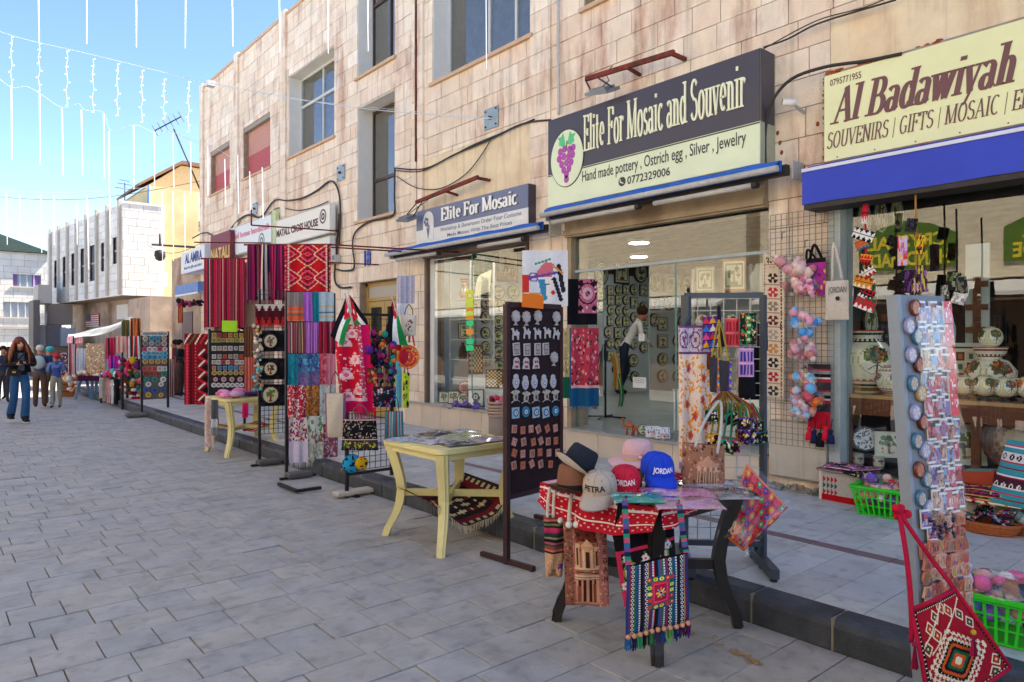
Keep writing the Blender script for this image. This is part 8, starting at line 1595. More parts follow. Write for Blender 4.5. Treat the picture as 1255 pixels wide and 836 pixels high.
p=gp(169,497);b=MB();b.bbox(p.x-.13,p.x+.13,p.y-.1,p.y+.1,0,.2,.03,lin('b8143c'));b.tube(curve3([(p.x-.06,p.y,.2),(p.x,p.y,.3),(p.x+.06,p.y,.2)]),.01,5,lin('b8143c'));solo('red_bag',b,CLOTH,'red bag standing on the street at the foot of the grey magnet board','bag')
fboard('dark rack of hanging trinkets behind the people in caps',72,432,84,462,21,'3a3440',['8a5a6a','c8a8a8','4a5a8a'],90)
lumps('wooden crate of white goods beside the person in the red cap','crate_goods',76,88,460,468,17,['e8e4dc','d8a870','c88a5a'],26)
p=gp(82,486);b=MB();b.bx(p.x-.2,p.x+.2,p.y-.15,p.y+.15,0,.42,lin('a8683a'));b.bx(p.x-.21,p.x+.21,p.y-.16,p.y+.16,.12,.16,lin('7a4a28'));b.bx(p.x-.21,p.x+.21,p.y-.16,p.y+.16,.30,.34,lin('7a4a28'));solo('wooden_crate',b,PAINT,'orange brown wooden crate on the street beside the person in the red cap','crate')
# ================================================================== goods on the pier and before the crystal shop
t=thing('wire_grid_panel','white wire grid panel on the stone pier, hung with doll bags','grid panel',(5.93,Yw(1020),.8));b=MB();za,zb=Zw(960,545,5.93),Zw(960,262,5.93);gridpanel(b,(5.93,Yw(1022,5.93),0),(5.93,Yw(944,5.93),0),za,zb,.052,.005,lin('8a7f72'));b.build('wire_grid',PAINT,t)
for(u,v)in((962,290),(1003,262),(990,300),(960,400),(1000,440)):p=wp(u,v,5.9);b=MB();b.tube([p+Vector((0,0,.04)),p+Vector((-.05,0,.03)),p+Vector((-.05,0,-.03))],.004,5);b.build('hook',IRON,t)
ru=Pix(30,110,'d8c4a8')
for j in range(9):
 cy=9+j*12;c=('3a2a28','c82a3a','8a7a6a','6a2a28','a8988a','c8864a','2a2a2c','b8283a','3a3a3a')[j]
 for a in range(4):an=a*1.5708+.785;ru.poly([(15,cy),(15+math.cos(an-.5)*6.5,cy+math.sin(an-.5)*5),(15+math.cos(an+.5)*6.5,cy+math.sin(an+.5)*5)],c)
 ru.rect(2,cy+5.4,28,cy+6.2,'a8806a')
for j in range(0,110,3):ru.rect(4,j,5.5,j+1.6,'2a2426');ru.rect(24.5,j,26,j+1.6,'2a2426');ru.rect(0,j,1,j+2,'c8a888')
p0,p1=wp(936,312,5.86),wp(960,330,5.86);t=thing('woven_runner','long cream woven runner with a column of cross motifs, on the pier','runner',(5.86,p0.y,wp(945,490,5.86).z));b=MB();fn=drape(b,ru.a,wp(934,328,5.84),wp(961,328,5.84),wp(945,328,5.84).z-wp(945,486,5.84).z,.02,1);b.build('cloth',CLOTH,t);b=MB();fringe(b,fn,lin('d8ccb8'),14,.05,.004);o=b.build('fringe',CLOTH,t);o['kind']='stuff'
b=MB();a,c,e=wp(936,310,5.85),wp(934,330,5.85),wp(961,330,5.85);b.sheet(ru.a[:20],bil(a,a+Vector((0,-.02,0)),e,c));b.build('gathered_end',CLOTH,t)
def dollbag(lab,u,v,r,cols,X=5.82):
 c=wp(u,v,X);t=thing('doll_bag',lab,'bag of dolls',tuple(c-Vector((0,0,r))),group='plastic bags of dolls on the pier');b=MB();rr_=random.Random(int(u*v))
 for i in range(12):
  q=c+Vector((rr_.uniform(-.3,.3),rr_.uniform(-.7,.7),rr_.uniform(-.6,.6)))*r;a=q+Vector((rr_.uniform(-.2,.2),rr_.uniform(-.4,.4),rr_.uniform(-.5,.5)))*r;b.tube([q,q.lerp(a,.5)+Vector((-.01,0,.01)),a],[r*.24,r*.30,r*.16],8,lin(rr_.choice(cols)));b.ball(a,r*.22,8,6,lin(rr_.choice(cols)))
 b.build('dolls',CLOTH,t);b=MB();n,m_=14,9
 for i in range(m_+1):
  for j in range(n):th=math.pi*i/m_;ph=2*math.pi*j/n;q=1+rr_.uniform(-.14,.12);b.v.append(tuple(c+Vector((math.sin(th)*math.cos(ph)*.55,math.sin(th)*math.sin(ph)*1.0,math.cos(th)*1.05))*r*q))
 for i in range(m_):
  for j in range(n):k=(j+1)%n;b.face((i*n+j,(i+1)*n+j,(i+1)*n+k,i*n+k),(1,1,1))
 b.tube([c+Vector((0,0,r)),c+Vector((0,.01,r*1.35))],[r*.12,r*.3],8);b.build('clear_bag',WRAP,t)
PK_=['d8989a','e0b0a8','c87880','e8c8c0']
for u,v,r,cl_,lab in((974,337,.155,PK_,'large clear bag of pink dolls, topmost on the pier'),(990,352,.10,['e080a8','c83a6a','e8b0c0'],'clear bag of dark pink dolls beside the topmost one'),(983,398,.14,['5aa0e0','7ab8e8','e8a0b0','4a88d0'],'clear bag of blue and pink dolls, second from the top'),(984,432,.13,['e0a8b0','c8807a','e89ab0','d8c0b8'],'clear bag of pale pink dolls, third from the top'),(988,472,.15,['7ab8e0','e07a5a','d8a0a8','c8d0d8','d85a6a'],'clear bag of blue, red and peach dolls, fourth from the top'),(981,500,.12,['a8c8e0','d8b8d0','e0a08a','e8e0e0'],'clear bag of pale mixed dolls, lowest on the pier'),(1000,490,.08,['e8803a','d85a4a'],'small clear bag with an orange toy beside the lowest bags')):dollbag(lab,u,v,r,cl_)
def wallbag(lab,u0,v0,u1,v1,X,p,nm='purse',ct='purse',fat=.05,taper=0,back='2a2226'):
 A,B=wp(u0,v0,X),wp(u1,v0,X);B.z=A.z;t=thing(nm,lab,ct,tuple((A+B)/2));b=MB();fn=bagshape(b,p.a,A,B,A.z-wp((u0+u1)/2,v1,X).z,fat,taper,back,wv=.004);b.build('body',CLOTH,t);return t,A,B,fn
t,A,B,_=wallbag('white cotton tote bag printed JORDAN beside the crystal shop window',1012,345,1040,392,5.82,Pix(24,30,'cfc4b6'),'tote_bag','bag',.06,-.05,'b8ac9c');b=MB();letters(b,sans('JORDAN',.15,.05),A+Vector((-.04,-.04,-.10)),(0,-1,0),(0,0,1),lin('1c1a1a'),thick=.001);b.prism([A+Vector((-.045,-.12+.02*math.cos(k),-.15+.02*math.sin(k)))for k in range(6)],(0,0,0),(-.001,0,0),lin('1c1a1a'));b.build('lettering',PAINT,t);b=MB();rope(b,[A.lerp(B,.3),wp(1022,298,5.8),A.lerp(B,.75)],.012,'cfc4b6');b.build('handle',CLOTH,t)
q=Pix(22,26,'b83a9a');q.specks(24,['2a1a2a','e8c03a','2a6a5a'],rs,(.7,1.6));q.rect(0,0,22,3,'1c1a1e');t,A,B,_=wallbag('magenta and black embroidered bag hanging behind the topmost doll bags',988,318,1012,362,5.90,q,fat=.04);b=MB();rope(b,[A.lerp(B,.2),wp(998,300,5.88),A.lerp(B,.8)],.012,'1c1a1e');rope(b,[A.lerp(B,.1)+Vector((-.03,0,0)),wp(990,306,5.85),A.lerp(B,.5)],.010,'1c1a1e');b.build('strap',CLOTH,t)
q=Pix(22,40,'4a4448').hstripes(['3a3438','b8283a','8a8a84','1c1c20','d8d0c8','b8283a','3a3a3c'],[3,1,2,2,1,2,2]);q.rect(0,30,22,40,'c81a34');wallbag('black, grey and red striped woven bag under the doll bags',990,446,1018,526,5.92,q,'woven_bag','bag',.03)
for i,(u,c)in enumerate(((992,'d81f38'),(998,'1f2a4a'),(1005,'1c1c20'),(1012,'d81f38'),(1018,'1f2a4a'))):
 p=wp(u,528+(i%3)*4,5.86);b=MB();b.ball(p+Vector((0,0,.02)),.022,8,6,lin(c));b.lathe([(.012,.01),(.03,-.03),(.034,-.08)],p,10,lin(c));b.bar(p+Vector((0,0,.03)),p+Vector((.03,0,.12)),.006,col=lin('2a2a2c'));solo('tassel',b,CLOTH,'%s wool tassel hanging below the woven bag, %s of the five'%(('red','navy','black','red','navy')[i],('leftmost','second','middle','fourth','rightmost')[i]),'tassel')
def garland(lab,u,v0,v1,X,items,cord='8a6a3a',ct='hanging purses'):
 t=thing('hanging_purses',lab,ct,tuple(wp(u,v1,X)));b=MB();rope(b,[wp(u,v0,X),wp(u+1,(v0+v1)/2,X),wp(u,v1-6,X)],.007,cord);b.build('cord',CLOTH,t)
 for(du,dv0,w_,h_,rot,p)in items:
  c=wp(u+du,dv0,X-.03);m_=Matrix.Rotation(rot,3,'X');img=p.a;b=MB();b.sheet(img,lambda s,q:c+m_@Vector((-.015*math.sin(3.14*s),(.5-s)*w_,(.5-q)*h_)));b.sheet(img[:,::-1],lambda s,q:c+m_@Vector((.015*math.sin(3.14*s),(s-.5)*w_,(.5-q)*h_)));b.build('purse',CLOTH,t)
def pat(base,cols,w_=14,h=10,n=26,seed=1):return Pix(w_,h,base).specks(n,cols,np.random.RandomState(seed),(.6,1.6))
def zig(base,c1,c2):
 p=Pix(18,14,base);[p.poly([(i*4.5,14),(i*4.5+4.5,14),(i*4.5+2.2,8)],c1)for i in range(4)];[p.poly([(i*4.5,0),(i*4.5+4.5,0),(i*4.5+2.2,5)],c2)for i in range(4)];p.rect(0,6,18,7.5,c2);return p
garland('string of red, black and orange woven purses hanging left in the crystal shop window',1060,250,380,5.78,[(0,262,.05,.16,.1,zig('c81f34','e8e0d8','1c1a1c')),(-2,288,.17,.09,.4,zig('e8e4dc','1c1a1c','1c1a1c')),(-4,300,.10,.07,-.3,zig('c86a2a','3a6a9a','c83a2a')),(1,318,.09,.08,.2,zig('c81f2a','1c1a1c','e8a030')),(3,334,.12,.07,-.5,zig('e8e0d0','c81f2a','1c1a1c')),(-2,346,.15,.09,.3,zig('d88a2a','e8d8b0','8a2a1a')),(2,360,.12,.08,.5,zig('1c1a1c','e8e4dc','c81f34')),(0,372,.16,.10,.4,zig('c81f34','e8e4dc','1a5a3a'))],'d81f38')
garland('bunch of brown corded black and purple purses hanging in the middle of the crystal window',1122,236,364,5.78,[(-5,276,.08,.10,.2,pat('1c1a1e',['3a3a40'])),(-16,308,.07,.22,0,pat('d8b8d8',['b87ab8','e03a3a','e8d03a'],seed=3)),(6,300,.06,.14,.1,pat('d8c02a',['c83a2a','2a2a2a'],seed=4)),(-8,345,.07,.18,.1,pat('2a1c2a',['6a3a7a','3a2a4a'],seed=5)),(8,342,.07,.2,-.1,pat('3a2a44',['8a5a9a','c8b03a'],seed=6)),(0,352,.08,.14,0,pat('1c1a1e',['7a5a2a','c8a0a0'],seed=7))],'b07a3a')
garland('cluster of small black and white purses on thin black cords in the crystal window',1172,256,372,5.80,[(-3,345,.10,.13,.1,pat('24221f',['5a6a3a','8a8a7a'],seed=8)),(5,350,.09,.12,-.1,pat('2a2a2a',['6a6a5a'],seed=9)),(3,366,.09,.08,.3,pat('c8c4bc',['8a8a88','e8e4dc'],seed=10)),(-14,358,.06,.10,0,pat('6a6a5a',['3a3a34','b8b0a0'],seed=11))],'1c1a1e')
def slabcloth(lab,nm,P,h,img,side='b81f2a',ct='cloth stack',n_=1):
 """flat folded textile: four ground corners P, thickness h"""
 t=thing(nm,lab,ct,tuple(sum((Vector(p)for p in P),Vector())/4));f=bil(*[Vector(p)for p in P]);b=MB();b.sheet(img,lambda s,q:f(s,q)+Vector((0,0,h+.006*math.sin(7*s+5*q))));b.build('top',CLOTH,t);b=MB()
 b.sheet(img[-6:],lambda s,q:f(s,1)+Vector((-.01*math.sin(3.14*q),0,h*(1-q))));b.sheet(img[:6],lambda s,q:f(0,s)+Vector((0,.012*math.sin(3.14*q),h*(1-q))));b.sheet(img[:6],lambda s,q:f(1,1-s)+Vector((0,-.012*math.sin(3.14*q),h*(1-q))));b.build('edge',CLOTH,t);return t
a,c=wp(1004,HY,5.8),wp(1046,HY,5.8);wb=Pix(40,24,'b8b0a8');[wb.poly([(3+i*3,4+j*5),(6+i*3,7+j*5),(3+i*3,9+j*5)],c_)for i in range(4)for j,c_ in enumerate(('b81f2a','1a5a4a','b81f2a','1a5a4a'))];wb.rect(0,19,40,24,'b8101c');wb.rect(0,0,2,24,'d8ccb8')
b=MB();t=thing('wrapped_box','box wrapped in grey cloth with red triangles and a red hem, under the crystal window','box',(5.8,c.y,SW));b.sheet(wb.a,lambda s,q:(5.795+.005*math.sin(s*9),a.y+(c.y-.15-a.y)*s,SW+.25*(1-q)));b.bx(5.80,5.995,c.y-.15,a.y-.001,SW,SW+.248,lin('a8a098'));b.build('body',CLOTH,t)
for i,(dz,bs,cs,lab)in enumerate(((.25,'4a3a4a',['b83a5a','2a6a6a','c8a8b0','1c1a20'],'folded dark embroidered cloths on the wrapped box, lower one'),(.275,'8a4a6a',['c87aa0','e0c8d0','5a2a4a','2a2a34'],'pink and purple striped cloth on top of the wrapped box'))):slabcloth(lab,'folded_cloth',[(5.99,a.y-.03,SW+dz),(5.99,c.y-.12,SW+dz),(5.75,c.y-.10+.1*i,SW+dz),(5.75,a.y-.01-.05*i,SW+dz)],.022,Pix(30,14,bs).hstripes([bs,*cs],[2,1,1,2,1]).specks(50,cs,rs,(.4,.9)).a)
slabcloth('black cloth with yellow embroidery lying on the window ledge','folded_cloth',[wp(1030,0,5.9).xy.to_3d()+Vector((0,0,.43)),wp(1070,0,5.9).xy.to_3d()+Vector((0,0,.40)),wp(1078,0,5.72).xy.to_3d()+Vector((0,0,.37)),wp(1034,0,5.72).xy.to_3d()+Vector((0,0,.41))],.03,Pix(30,12,'1c1a1e').specks(50,['c8b03a','b8b8b0','6a3a5a'],rs,(.5,1.1)).a)
ys_=lambda u,X:wp(u,HY,X).y
for i,(u0,u1,z,bs,cs,lab)in enumerate(((1168,1238,.375,'7a1f2a',['1c1a1e','d8a050','c83a3a','e8d8b0','3a6a5a'],'folded red and black embroidered cloths on the ledge under the tiles, lower one'),(1176,1226,.43,'3a2030',['c82a2a','d8c070','1c1a1e','8a3a6a'],'folded embroidered cloth with a medallion, on top of the ledge stack'))):slabcloth(lab,'folded_cloth',[(5.95,ys_(u0,5.95),z),(5.95,ys_(u1,5.95),z),(5.62,ys_(u1+14,5.62),z-.02),(5.62,ys_(u0-4,5.62),z-.02)],.04,Pix(40,16,bs).hstripes([bs,*cs],[2,1,1,1,1]).specks(70,cs,rs,(.5,1.1)).a)
tc_=Pix(44,44,'3a8f98');y=0
for h_,c in((3,'3a8f98'),(1,'c83a5a'),(1,'e8dcd8'),(3,'3a8f98'),(6,'d8ccc4'),(1,'b82a4a'),(3,'3a8f98'),(1,'8a1f3a'),(4,'3a8f98'),(1,'e8dcd8'),(1,'8a1f3a'),(6,'4a1f2c'),(1,'e0d0c8'),(3,'3a8f98'),(1,'c83a5a'),(3,'3a8f98'),(1,'8a1f3a'),(4,'3a8f98')):tc_.rect(0,y,44,y+h_,c);y+=h_
for i in range(6):tc_.diam(4+i*7.4,11,3,2.4,'2a1f2a');tc_.diam(4+i*7.4,11,1.3,1,'d8ccc4');tc_.diam(4+i*7.4,30,3,2,'e0d8d0');tc_.diam(4+i*7.4,30,1.4,1,'4a1f2c')
X=5.62;A,B=wp(1212,540,X),wp(1268,546,X);b=MB();t=thing('teal_cushion','teal cushion with pink, white and maroon woven bands leaning on the window','cushion',(5.7,ys_(1240,5.7),.38));fq=lambda off,sg:(lambda s,q:Vector((X+.22*(1-q)-sg*off*max(math.sin(3.1416*s)*math.sin(3.1416*q),0)**.5,ys_(1216,X)+(ys_(1275,X)-ys_(1216,X))*s+.06*(q-.5),.80-.42*q-.02*s)))
b.sheet(tc_.a,fq(.07,1));b.sheet(tc_.a[::3,::3],lambda s,q:fq(.05,-1)(1-s,q));b.build('cover',CLOTH,t)
b=MB();p=Vector((5.86,ys_(1200,5.86),.44));b.hexa([p+Vector(v)for v in((-.05,-.09,0),(.05,-.09,0),(.05,.07,0),(-.05,.07,0),(-.09,-.12,.13),(.08,-.12,.13),(.08,.1,.10),(-.09,.1,.10))],lin('b8503a'));b.box(p+Vector((0,-.01,.115)),(.12,.17,.01),lin('5a8a80'),m=Matrix.Rotation(-.12,3,'X'));solo('painted_box',b,PAINT,'small orange and green painted box between the tile and the cushion','box')
GRN=M('bright_green_plastic','35d22a',rough=.4,var=.05,spec=.4)
def basket(lab,c,w_,d_,h,rz,fill,seed):
 """basket with slotted sides; local x = long side"""
 t=thing('plastic_basket',lab,'basket',tuple(c),rz);T=.80
 def ring(f):return[Vector((sx*w_/2*(T+(1-T)*f),sy*d_/2*(T+(1-T)*f),h*f))for sx,sy in((-1,-1),(1,-1),(1,1),(-1,1))]
 b=MB();r0,r1=ring(0),ring(1);b.hexa(r0+[p+Vector((0,0,.008))for p in r0]);b.build('base',GRN,t,world=False)
 for s_ in range(4):
  b=MB();a0,c0,a1,c1_=r0[s_],r0[(s_+1)%4],r1[s_],r1[(s_+1)%4];n=int((c0-a0).length/.035);P=lambda s,q:a0.lerp(c0,s).lerp(a1.lerp(c1_,s),q)
  for i in range(n+1):b.bar(P(i/n,0),P(i/n,1),.012,.005,up=(P(.5,1)-P(.5,0)).cross(c0-a0))
  for q in(.05,.37,.66,.94):b.bar(P(0,q),P(1,q),.026 if q in(.05,.94)else .014,.006)
  b.build('side',GRN,t,world=False)
 b=MB();r2=ring(1.0)
 for s_ in range(4):b.bar(r2[s_]+Vector((0,0,.004)),r2[(s_+1)%4]+Vector((0,0,.004)),.035,.016)
 b.build('rim',GRN,t,world=False);rr_=random.Random(seed);M_=Matrix.Translation(Vector(c))@Matrix.Rotation(rz,4,'Z');b=MB()
 for i in range(70):q=M_@Vector((rr_.uniform(-.42,.42)*w_,rr_.uniform(-.4,.4)*d_,h*rr_.uniform(.5,1.3)));b.ball(q,rr_.uniform(.025,.048),8,6,lin(rr_.choice(fill)),sz=rr_.uniform(.6,1))
 o=solo('toys_heap',b,CLOTH,'wrapped toys heaped in the '+lab.split(',')[0],'toys',kind='stuff');b=MB()
 for i in range(10):q=M_@Vector((rr_.uniform(-.35,.35)*w_,rr_.uniform(-.33,.33)*d_,h*1.02));r=rr_.uniform(.06,.09);b.ball(q,r,9,6,sz=rr_.uniform(.6,.9),sx=rr_.uniform(.8,1.2))
 o=solo('clear_bags',b,WRAP,'clear plastic bags on the toys in the '+lab.split(',')[0],'plastic bags',kind='stuff')
fl_=['d8a098','e8dcd8','c83a44','e0b8a8','7a5ab8','d8c0c8','e89a88','5a8ab8']
basket('green plastic basket under the crystal window, farther from the camera',(5.69,2.22,SW),.46,.34,.21,-math.pi/2+.12,fl_,3);g2=gp(1228,790,SW);basket('green plastic basket near the right frame edge, closest to the camera',(g2.x+.12,g2.y+.05,SW),.40,.34,.20,-math.pi/2+.1,fl_+['e06a9a','3a3a4a','9a6a4a'],4)
WIC=M('wicker','b8622e',rough=.7,var=.3,scale=60,bump=.9,fine=220,stretch=(1,1,3))
for(u,v,X_,r,lab)in((1204,655,0,.15,'oval wicker basket of embroidered purses between the rack and the ledge'),(1268,660,0,.16,'wicker basket at the right frame edge')):
 c=gp(u,v,SW);c.x+=.1;t=thing('wicker_basket',lab,'basket',tuple(c));b=MB();b.lathe([(r*.8,0),(r*.95,.03),(r,.06),(r*1.06,.075),(r*1.02,.085),(r*.93,.06),(r*.8,.015)],c,28,sx=.85,sy=1.3)
 for j in range(4):b.tube([c+Vector((math.cos(a)*r*(.86+.05*j)*.85,math.sin(a)*r*(.86+.05*j)*1.3,.012+.018*j))for a in[k*math.pi/14 for k in range(29)]],.007,5,cap=False)
 b.build('body',WIC,t)
 if 'oval' in lab:
  for i in range(9):p=pat(('1c1a1e','6a1f3a','2a2a4a')[i%3],['c83a8a','e8a030','3a8ad8','d8d0e0','2a8a5a'],12,9,20,70+i);q=c+Vector((R.uniform(-.07,.07),R.uniform(-.14,.14),.07+.012*i));m_=Matrix.Rotation(R.uniform(-.6,.6),3,'X')@Matrix.Rotation(R.uniform(-.5,.5),3,'Z')@Matrix.Rotation(R.uniform(-.7,.2),3,'Y');b=MB();b.box(q,(.075,.10,.010),(.02,.02,.03),m=m_);b.sheet(p.a,lambda s,w_:q+m_@Vector(((.5-w_)*.075,(.5-s)*.10,.0062)),sm=False);solo('embroidered_purse',b,CLOTH,'small %s embroidered purse in the oval wicker basket, %s in the heap'%(('black','maroon','navy')[i%3],('lowest','halfway','uppermost')[i//3]),'purse','purses in the oval wicker basket')
 else:b=MB();[b.ball(c+Vector((R.uniform(-.08,.08),R.uniform(-.12,.12),.08+R.uniform(0,.08))),.04,8,6,lin(R.choice(('9ab89a','c8c8d0','7a9a8a'))))for i in range(18)];solo('glass_trinkets',b,GLOSS,'pale green trinkets piled in the wicker basket at the frame edge','trinkets',kind='stuff')
 # ================================================================== tall grey magnet rack in the foreground
K0,K1=at(1140,836,2.74),at(1192,836,2.83);z1=1.675;lean=Vector((-.085,.075,0));e=Vector((K1.x-K0.x,K1.y-K0.y,0));K0.z=K1.z=0;n_=Vector((e.y,-e.x,0)).normalized();n_=n_ if n_.dot(K0)<0 else-n_
gk=thing('magnet_rack','tall leaning grey steel rack crowded with postcards and magnets','rack',tuple(K0));top=lambda P:Vector((P.x,P.y,z1))+lean
kf_=lambda s,q:(top(K0).lerp(top(K1),s)).lerp(Vector((K0.x,K0.y,.02)).lerp(Vector((K1.x,K1.y,.02)),s),q)
sd_=-n_*.05;b=MB();b.hexa([kf_(0,1),kf_(1,1),kf_(1,1)+sd_*.8,kf_(0,1)+sd_*.8,kf_(0,0),kf_(1,0),kf_(1,0)+sd_*.8,kf_(0,0)+sd_*.8]);b.build('panel',GREYM,gk)
b=MB();w_=e.normalized()*.02;b.hexa([kf_(0,1)-w_,kf_(0,1)-w_*.02,kf_(0,1)+sd_*1.2,kf_(0,1)-w_+sd_,kf_(0,0)-w_,kf_(0,0)-w_*.02,kf_(0,0)+sd_*1.2,kf_(0,0)-w_+sd_]);b.build('side_frame',M('light_grey_steel','8c96a2',rough=.45,var=.06),gk)
b=MB();b.bar(K0-n_*.2+Vector((0,0,.02)),K0+n_*.18+Vector((0,0,.02)),.04);b.bar(K1-n_*.2+Vector((0,0,.02)),K1+n_*.18+Vector((0,0,.02)),.04);b.build('foot',GREYM,gk)
PICK=lambda*a:R.choice(a)
def card(me_or_img,s,q,w_,h_,off,rot=0,lab='postcard',wrap=False):
 c=kf_(s,q)+n_*off;ex=(e.normalized()*math.cos(rot)+Vector((0,0,1))*math.sin(rot));ez=(kf_(s,0)-kf_(s,1)).normalized()*math.cos(rot)-e.normalized()*math.sin(rot);b=MB();b.sheet(me_or_img,lambda a,d:c+ex*((a-.5)*w_)+ez*((.5-d)*h_),sm=False);b.hexa([c-n_*.004+ex*(i*w_/2)+ez*(j*h_/2)+n_*k for k in(-.004,.003)for(i,j)in((-1,-1),(1,-1),(1,1),(-1,1))],(.75,.74,.74));b.build(lab,GLOSS,gk)
def pic(seed):
 r=np.random.RandomState(seed);b_,cs=[('6a98c8',['a85a4a','c8a890','4a3a5a']),('b04a64',['d88a94','7a1a2a','e0b8c0']),('a81f34',['c88a7a','1c1a24','c85a6a']),('a898b0',['8a3a4a','4a4a7a','b86a5a']),('7a6aa0',['b8a0b8','3a2a5a','b04a4a']),('a87a74',['5a2a24','c8a890','7a4a3a'])][seed%6];p=Pix(8,10,b_);p.specks(12,cs,r,(.7,1.8));p.rect(0,0,8,.9,'dcdce0');p.rect(0,9.1,8,10,'dcdce0');return p.a
k=0
for r_i in range(9):
 for ci in range(7):
  s=.10+ci*.145;q=.04+r_i*.056+.01*(ci%2);k+=1
  if ci<2:continue
  if ci==6 and r_i<5:card(Pix(6,8,'d81838').specks(8,['f08090','f0d8d8'],rs,(.4,.8)).a,s,q,.046,.088,.018);continue
  card(pic(k*7),s,q,R.uniform(.036,.046),R.uniform(.072,.090),.010+.005*(r_i%3),R.uniform(-.05,.05))
for i in range(15):
 s,q=(.09 if i%2 else .25),.03+i*.034+(.01 if i%2 else 0);c=kf_(s,q)+n_*.012;c1_,c2_=PICK(('6a3024','c87a5a'),('8a8ab0','d8d0d8'),('a88a5a','e0c8a0'),('3a6a8a','c8b8a8'),('4a2018','c87860'));b=MB();T=n_.to_track_quat('Z','Y').to_matrix();b.lathe([(.026,-.008),(.027,.002),(.022,.007),(.020,.004)],c,18,lin(c1_),sy=1.25,m=T,cap=False);b.lathe([(.021,.004),(.001,.004)],c,18,lin(c2_),sy=1.25,m=T,cap=False,colfn=lambda a,j:tuple(x*(.6+.5*((j*7)%5)/5)for x in lin(c2_)));b.build('round_magnet',GLOSS,gk)
for i in range(5):s,q=.28+.14*(i%4),.515+.012*(i%2);b=MB();c=kf_(s,q)+n_*.02;[b.ball(c+Vector((R.uniform(-.012,.012),R.uniform(-.012,.012),-.012*j)),.008,6,4,lin(('2a2030','4a3a5a')[j%2]))for j in range(8)];b.build('bead_keyring',GLOSS,gk)
def clay(c,kind,rot,sc_=1):
 b=MB();T=Matrix([e.normalized(),Vector((0,0,1)),n_]).transposed()@Matrix.Rotation(rot,3,'Z');base=[[(x*.017*sc_,z*.024*sc_)for x,z in circ(0,0,1,12)],[(-.018*sc_,-.025*sc_),(.018*sc_,-.025*sc_),(.018*sc_,.025*sc_),(-.018*sc_,.025*sc_)],[(-.02*sc_,-.02*sc_),(.02*sc_,-.022*sc_),(.015*sc_,.024*sc_),(-.014*sc_,.02*sc_)]][kind];col=lin(PICK('c98474','b86a54','d29a86','c47a66','d8a890'))
 P=lambda x,y,z:c+T@Vector((x,y,z));b.prism([P(x,y,0)for x,y in base],(0,0,0),n_*.010,col);b.prism([P(x*.78,y*.78,.010)for x,y in base],(0,0,0),n_*.002,tuple(v*.72 for v in col));[b.prism([P(x0,y0,.012),P(x0+.005,y0,.012),P(x0+.005,y0+.016,.012),P(x0,y0+.016,.012)],(0,0,0),n_*.003,tuple(v*PICK(1.15,.45)for v in col))for x0,y0 in((-.011,-.014),(-.002,-.014),(.006,-.012),(-.006,.004))];b.build('clay_magnet',MG,gk)
for r_i in range(11):
 for ci in range(8):
  if r_i<2 and ci<2:continue
  clay(kf_(.06+ci*.128+R.uniform(-.02,.02),.54+r_i*.0315+R.uniform(-.006,.006))+n_*R.uniform(.004,.016),R.randrange(3),R.uniform(-.2,.2),R.uniform(1.05,1.3))
for(s,q)in((.12,.53),(.25,.56)):card(pic(int(s*90)),s,q,.05,.075,.02)
for i in range(3):
 s0=.2+.22*i;b=MB();b.sheet(np.ones((5,4,3)),bil(kf_(s0,.885)+n_*.012,kf_(s0+.2,.885)+n_*.014,kf_(s0+.2,.955)+n_*.02,kf_(s0,.955)+n_*.01));b.build('clear_packet',WRAP,gk)
b=MB();b.sheet(np.ones((20,6,3)),lambda s,q:kf_(.15+.85*s,.03+.50*q)+n_*(.034+.006*math.sin(s*17+q*31)));b.build('clear_sleeve',WRAP,gk);
b=MB();c=kf_(.75,.90)+n_*.02;[b.ball(c+Vector((R.uniform(-.02,.02),R.uniform(-.02,.02),R.uniform(-.06,.04))),.012,6,4,lin(PICK('6a2a6a','e8e0e8','c8a030','2a7a4a','b84a7a')))for i in range(18)];solo('doll_keyring',b,CLOTH,'little doll key ring in purple and white hanging low on the grey rack','key ring')
rb2=Pix(96,96,'9a1428');CR,BK,OR,GN='e0cfae','1c1616','c8501e','1a5a3a'
for j in range(0,7):pass
for ring_,(c)in enumerate((CR,'9a1428',CR,BK,OR,BK,GN,OR,CR)):
 r=40-ring_*4.6
 if r<=0:break
 rb2.diam(46,60,r*1.05,r*.78,c)
 for a in range(4):
  for t_ in range(8):f=(t_+.5)/8;dx,dy=[(1-f,f),(-f,1-f),(f-1,-f),(f,f-1)][a];x,y=46+dx*r*1.05,60+dy*r*.78;rb2.diam(x,y,2.6,2.4,c)
for(cx,cy)in((22,22),(36,14),(30,30),(52,8),(62,14),(76,22),(12,38),(84,34),(88,80),(80,90),(8,84)):rb2.diam(cx,cy,7.5,7,CR);rb2.diam(cx,cy,6,5.6,'7a1020');rb2.diam(cx,cy,3,3,GN if(cx+cy)%4 else OR);rb2.diam(cx,cy,1.2,1.2,CR)
rb2.line(10,34,60,2,1.6,CR);rb2.line(16,44,90,8,1.4,CR)
for i in range(0,96,4):
 for(x,y)in((i,3),(i,92),(3,i),(92,i)):rb2.rect(x,y,x+4,y+2.4 if x==i else y+4,BK);rb2.rect(x+1,y+.6,x+2.6,y+2,CR)
rb2.rect(0,0,96,2,'a81430');rb2.rect(0,94,96,96,'a81430');rb2.rect(0,0,2,96,'a81430');rb2.rect(94,0,96,96,'a81430')
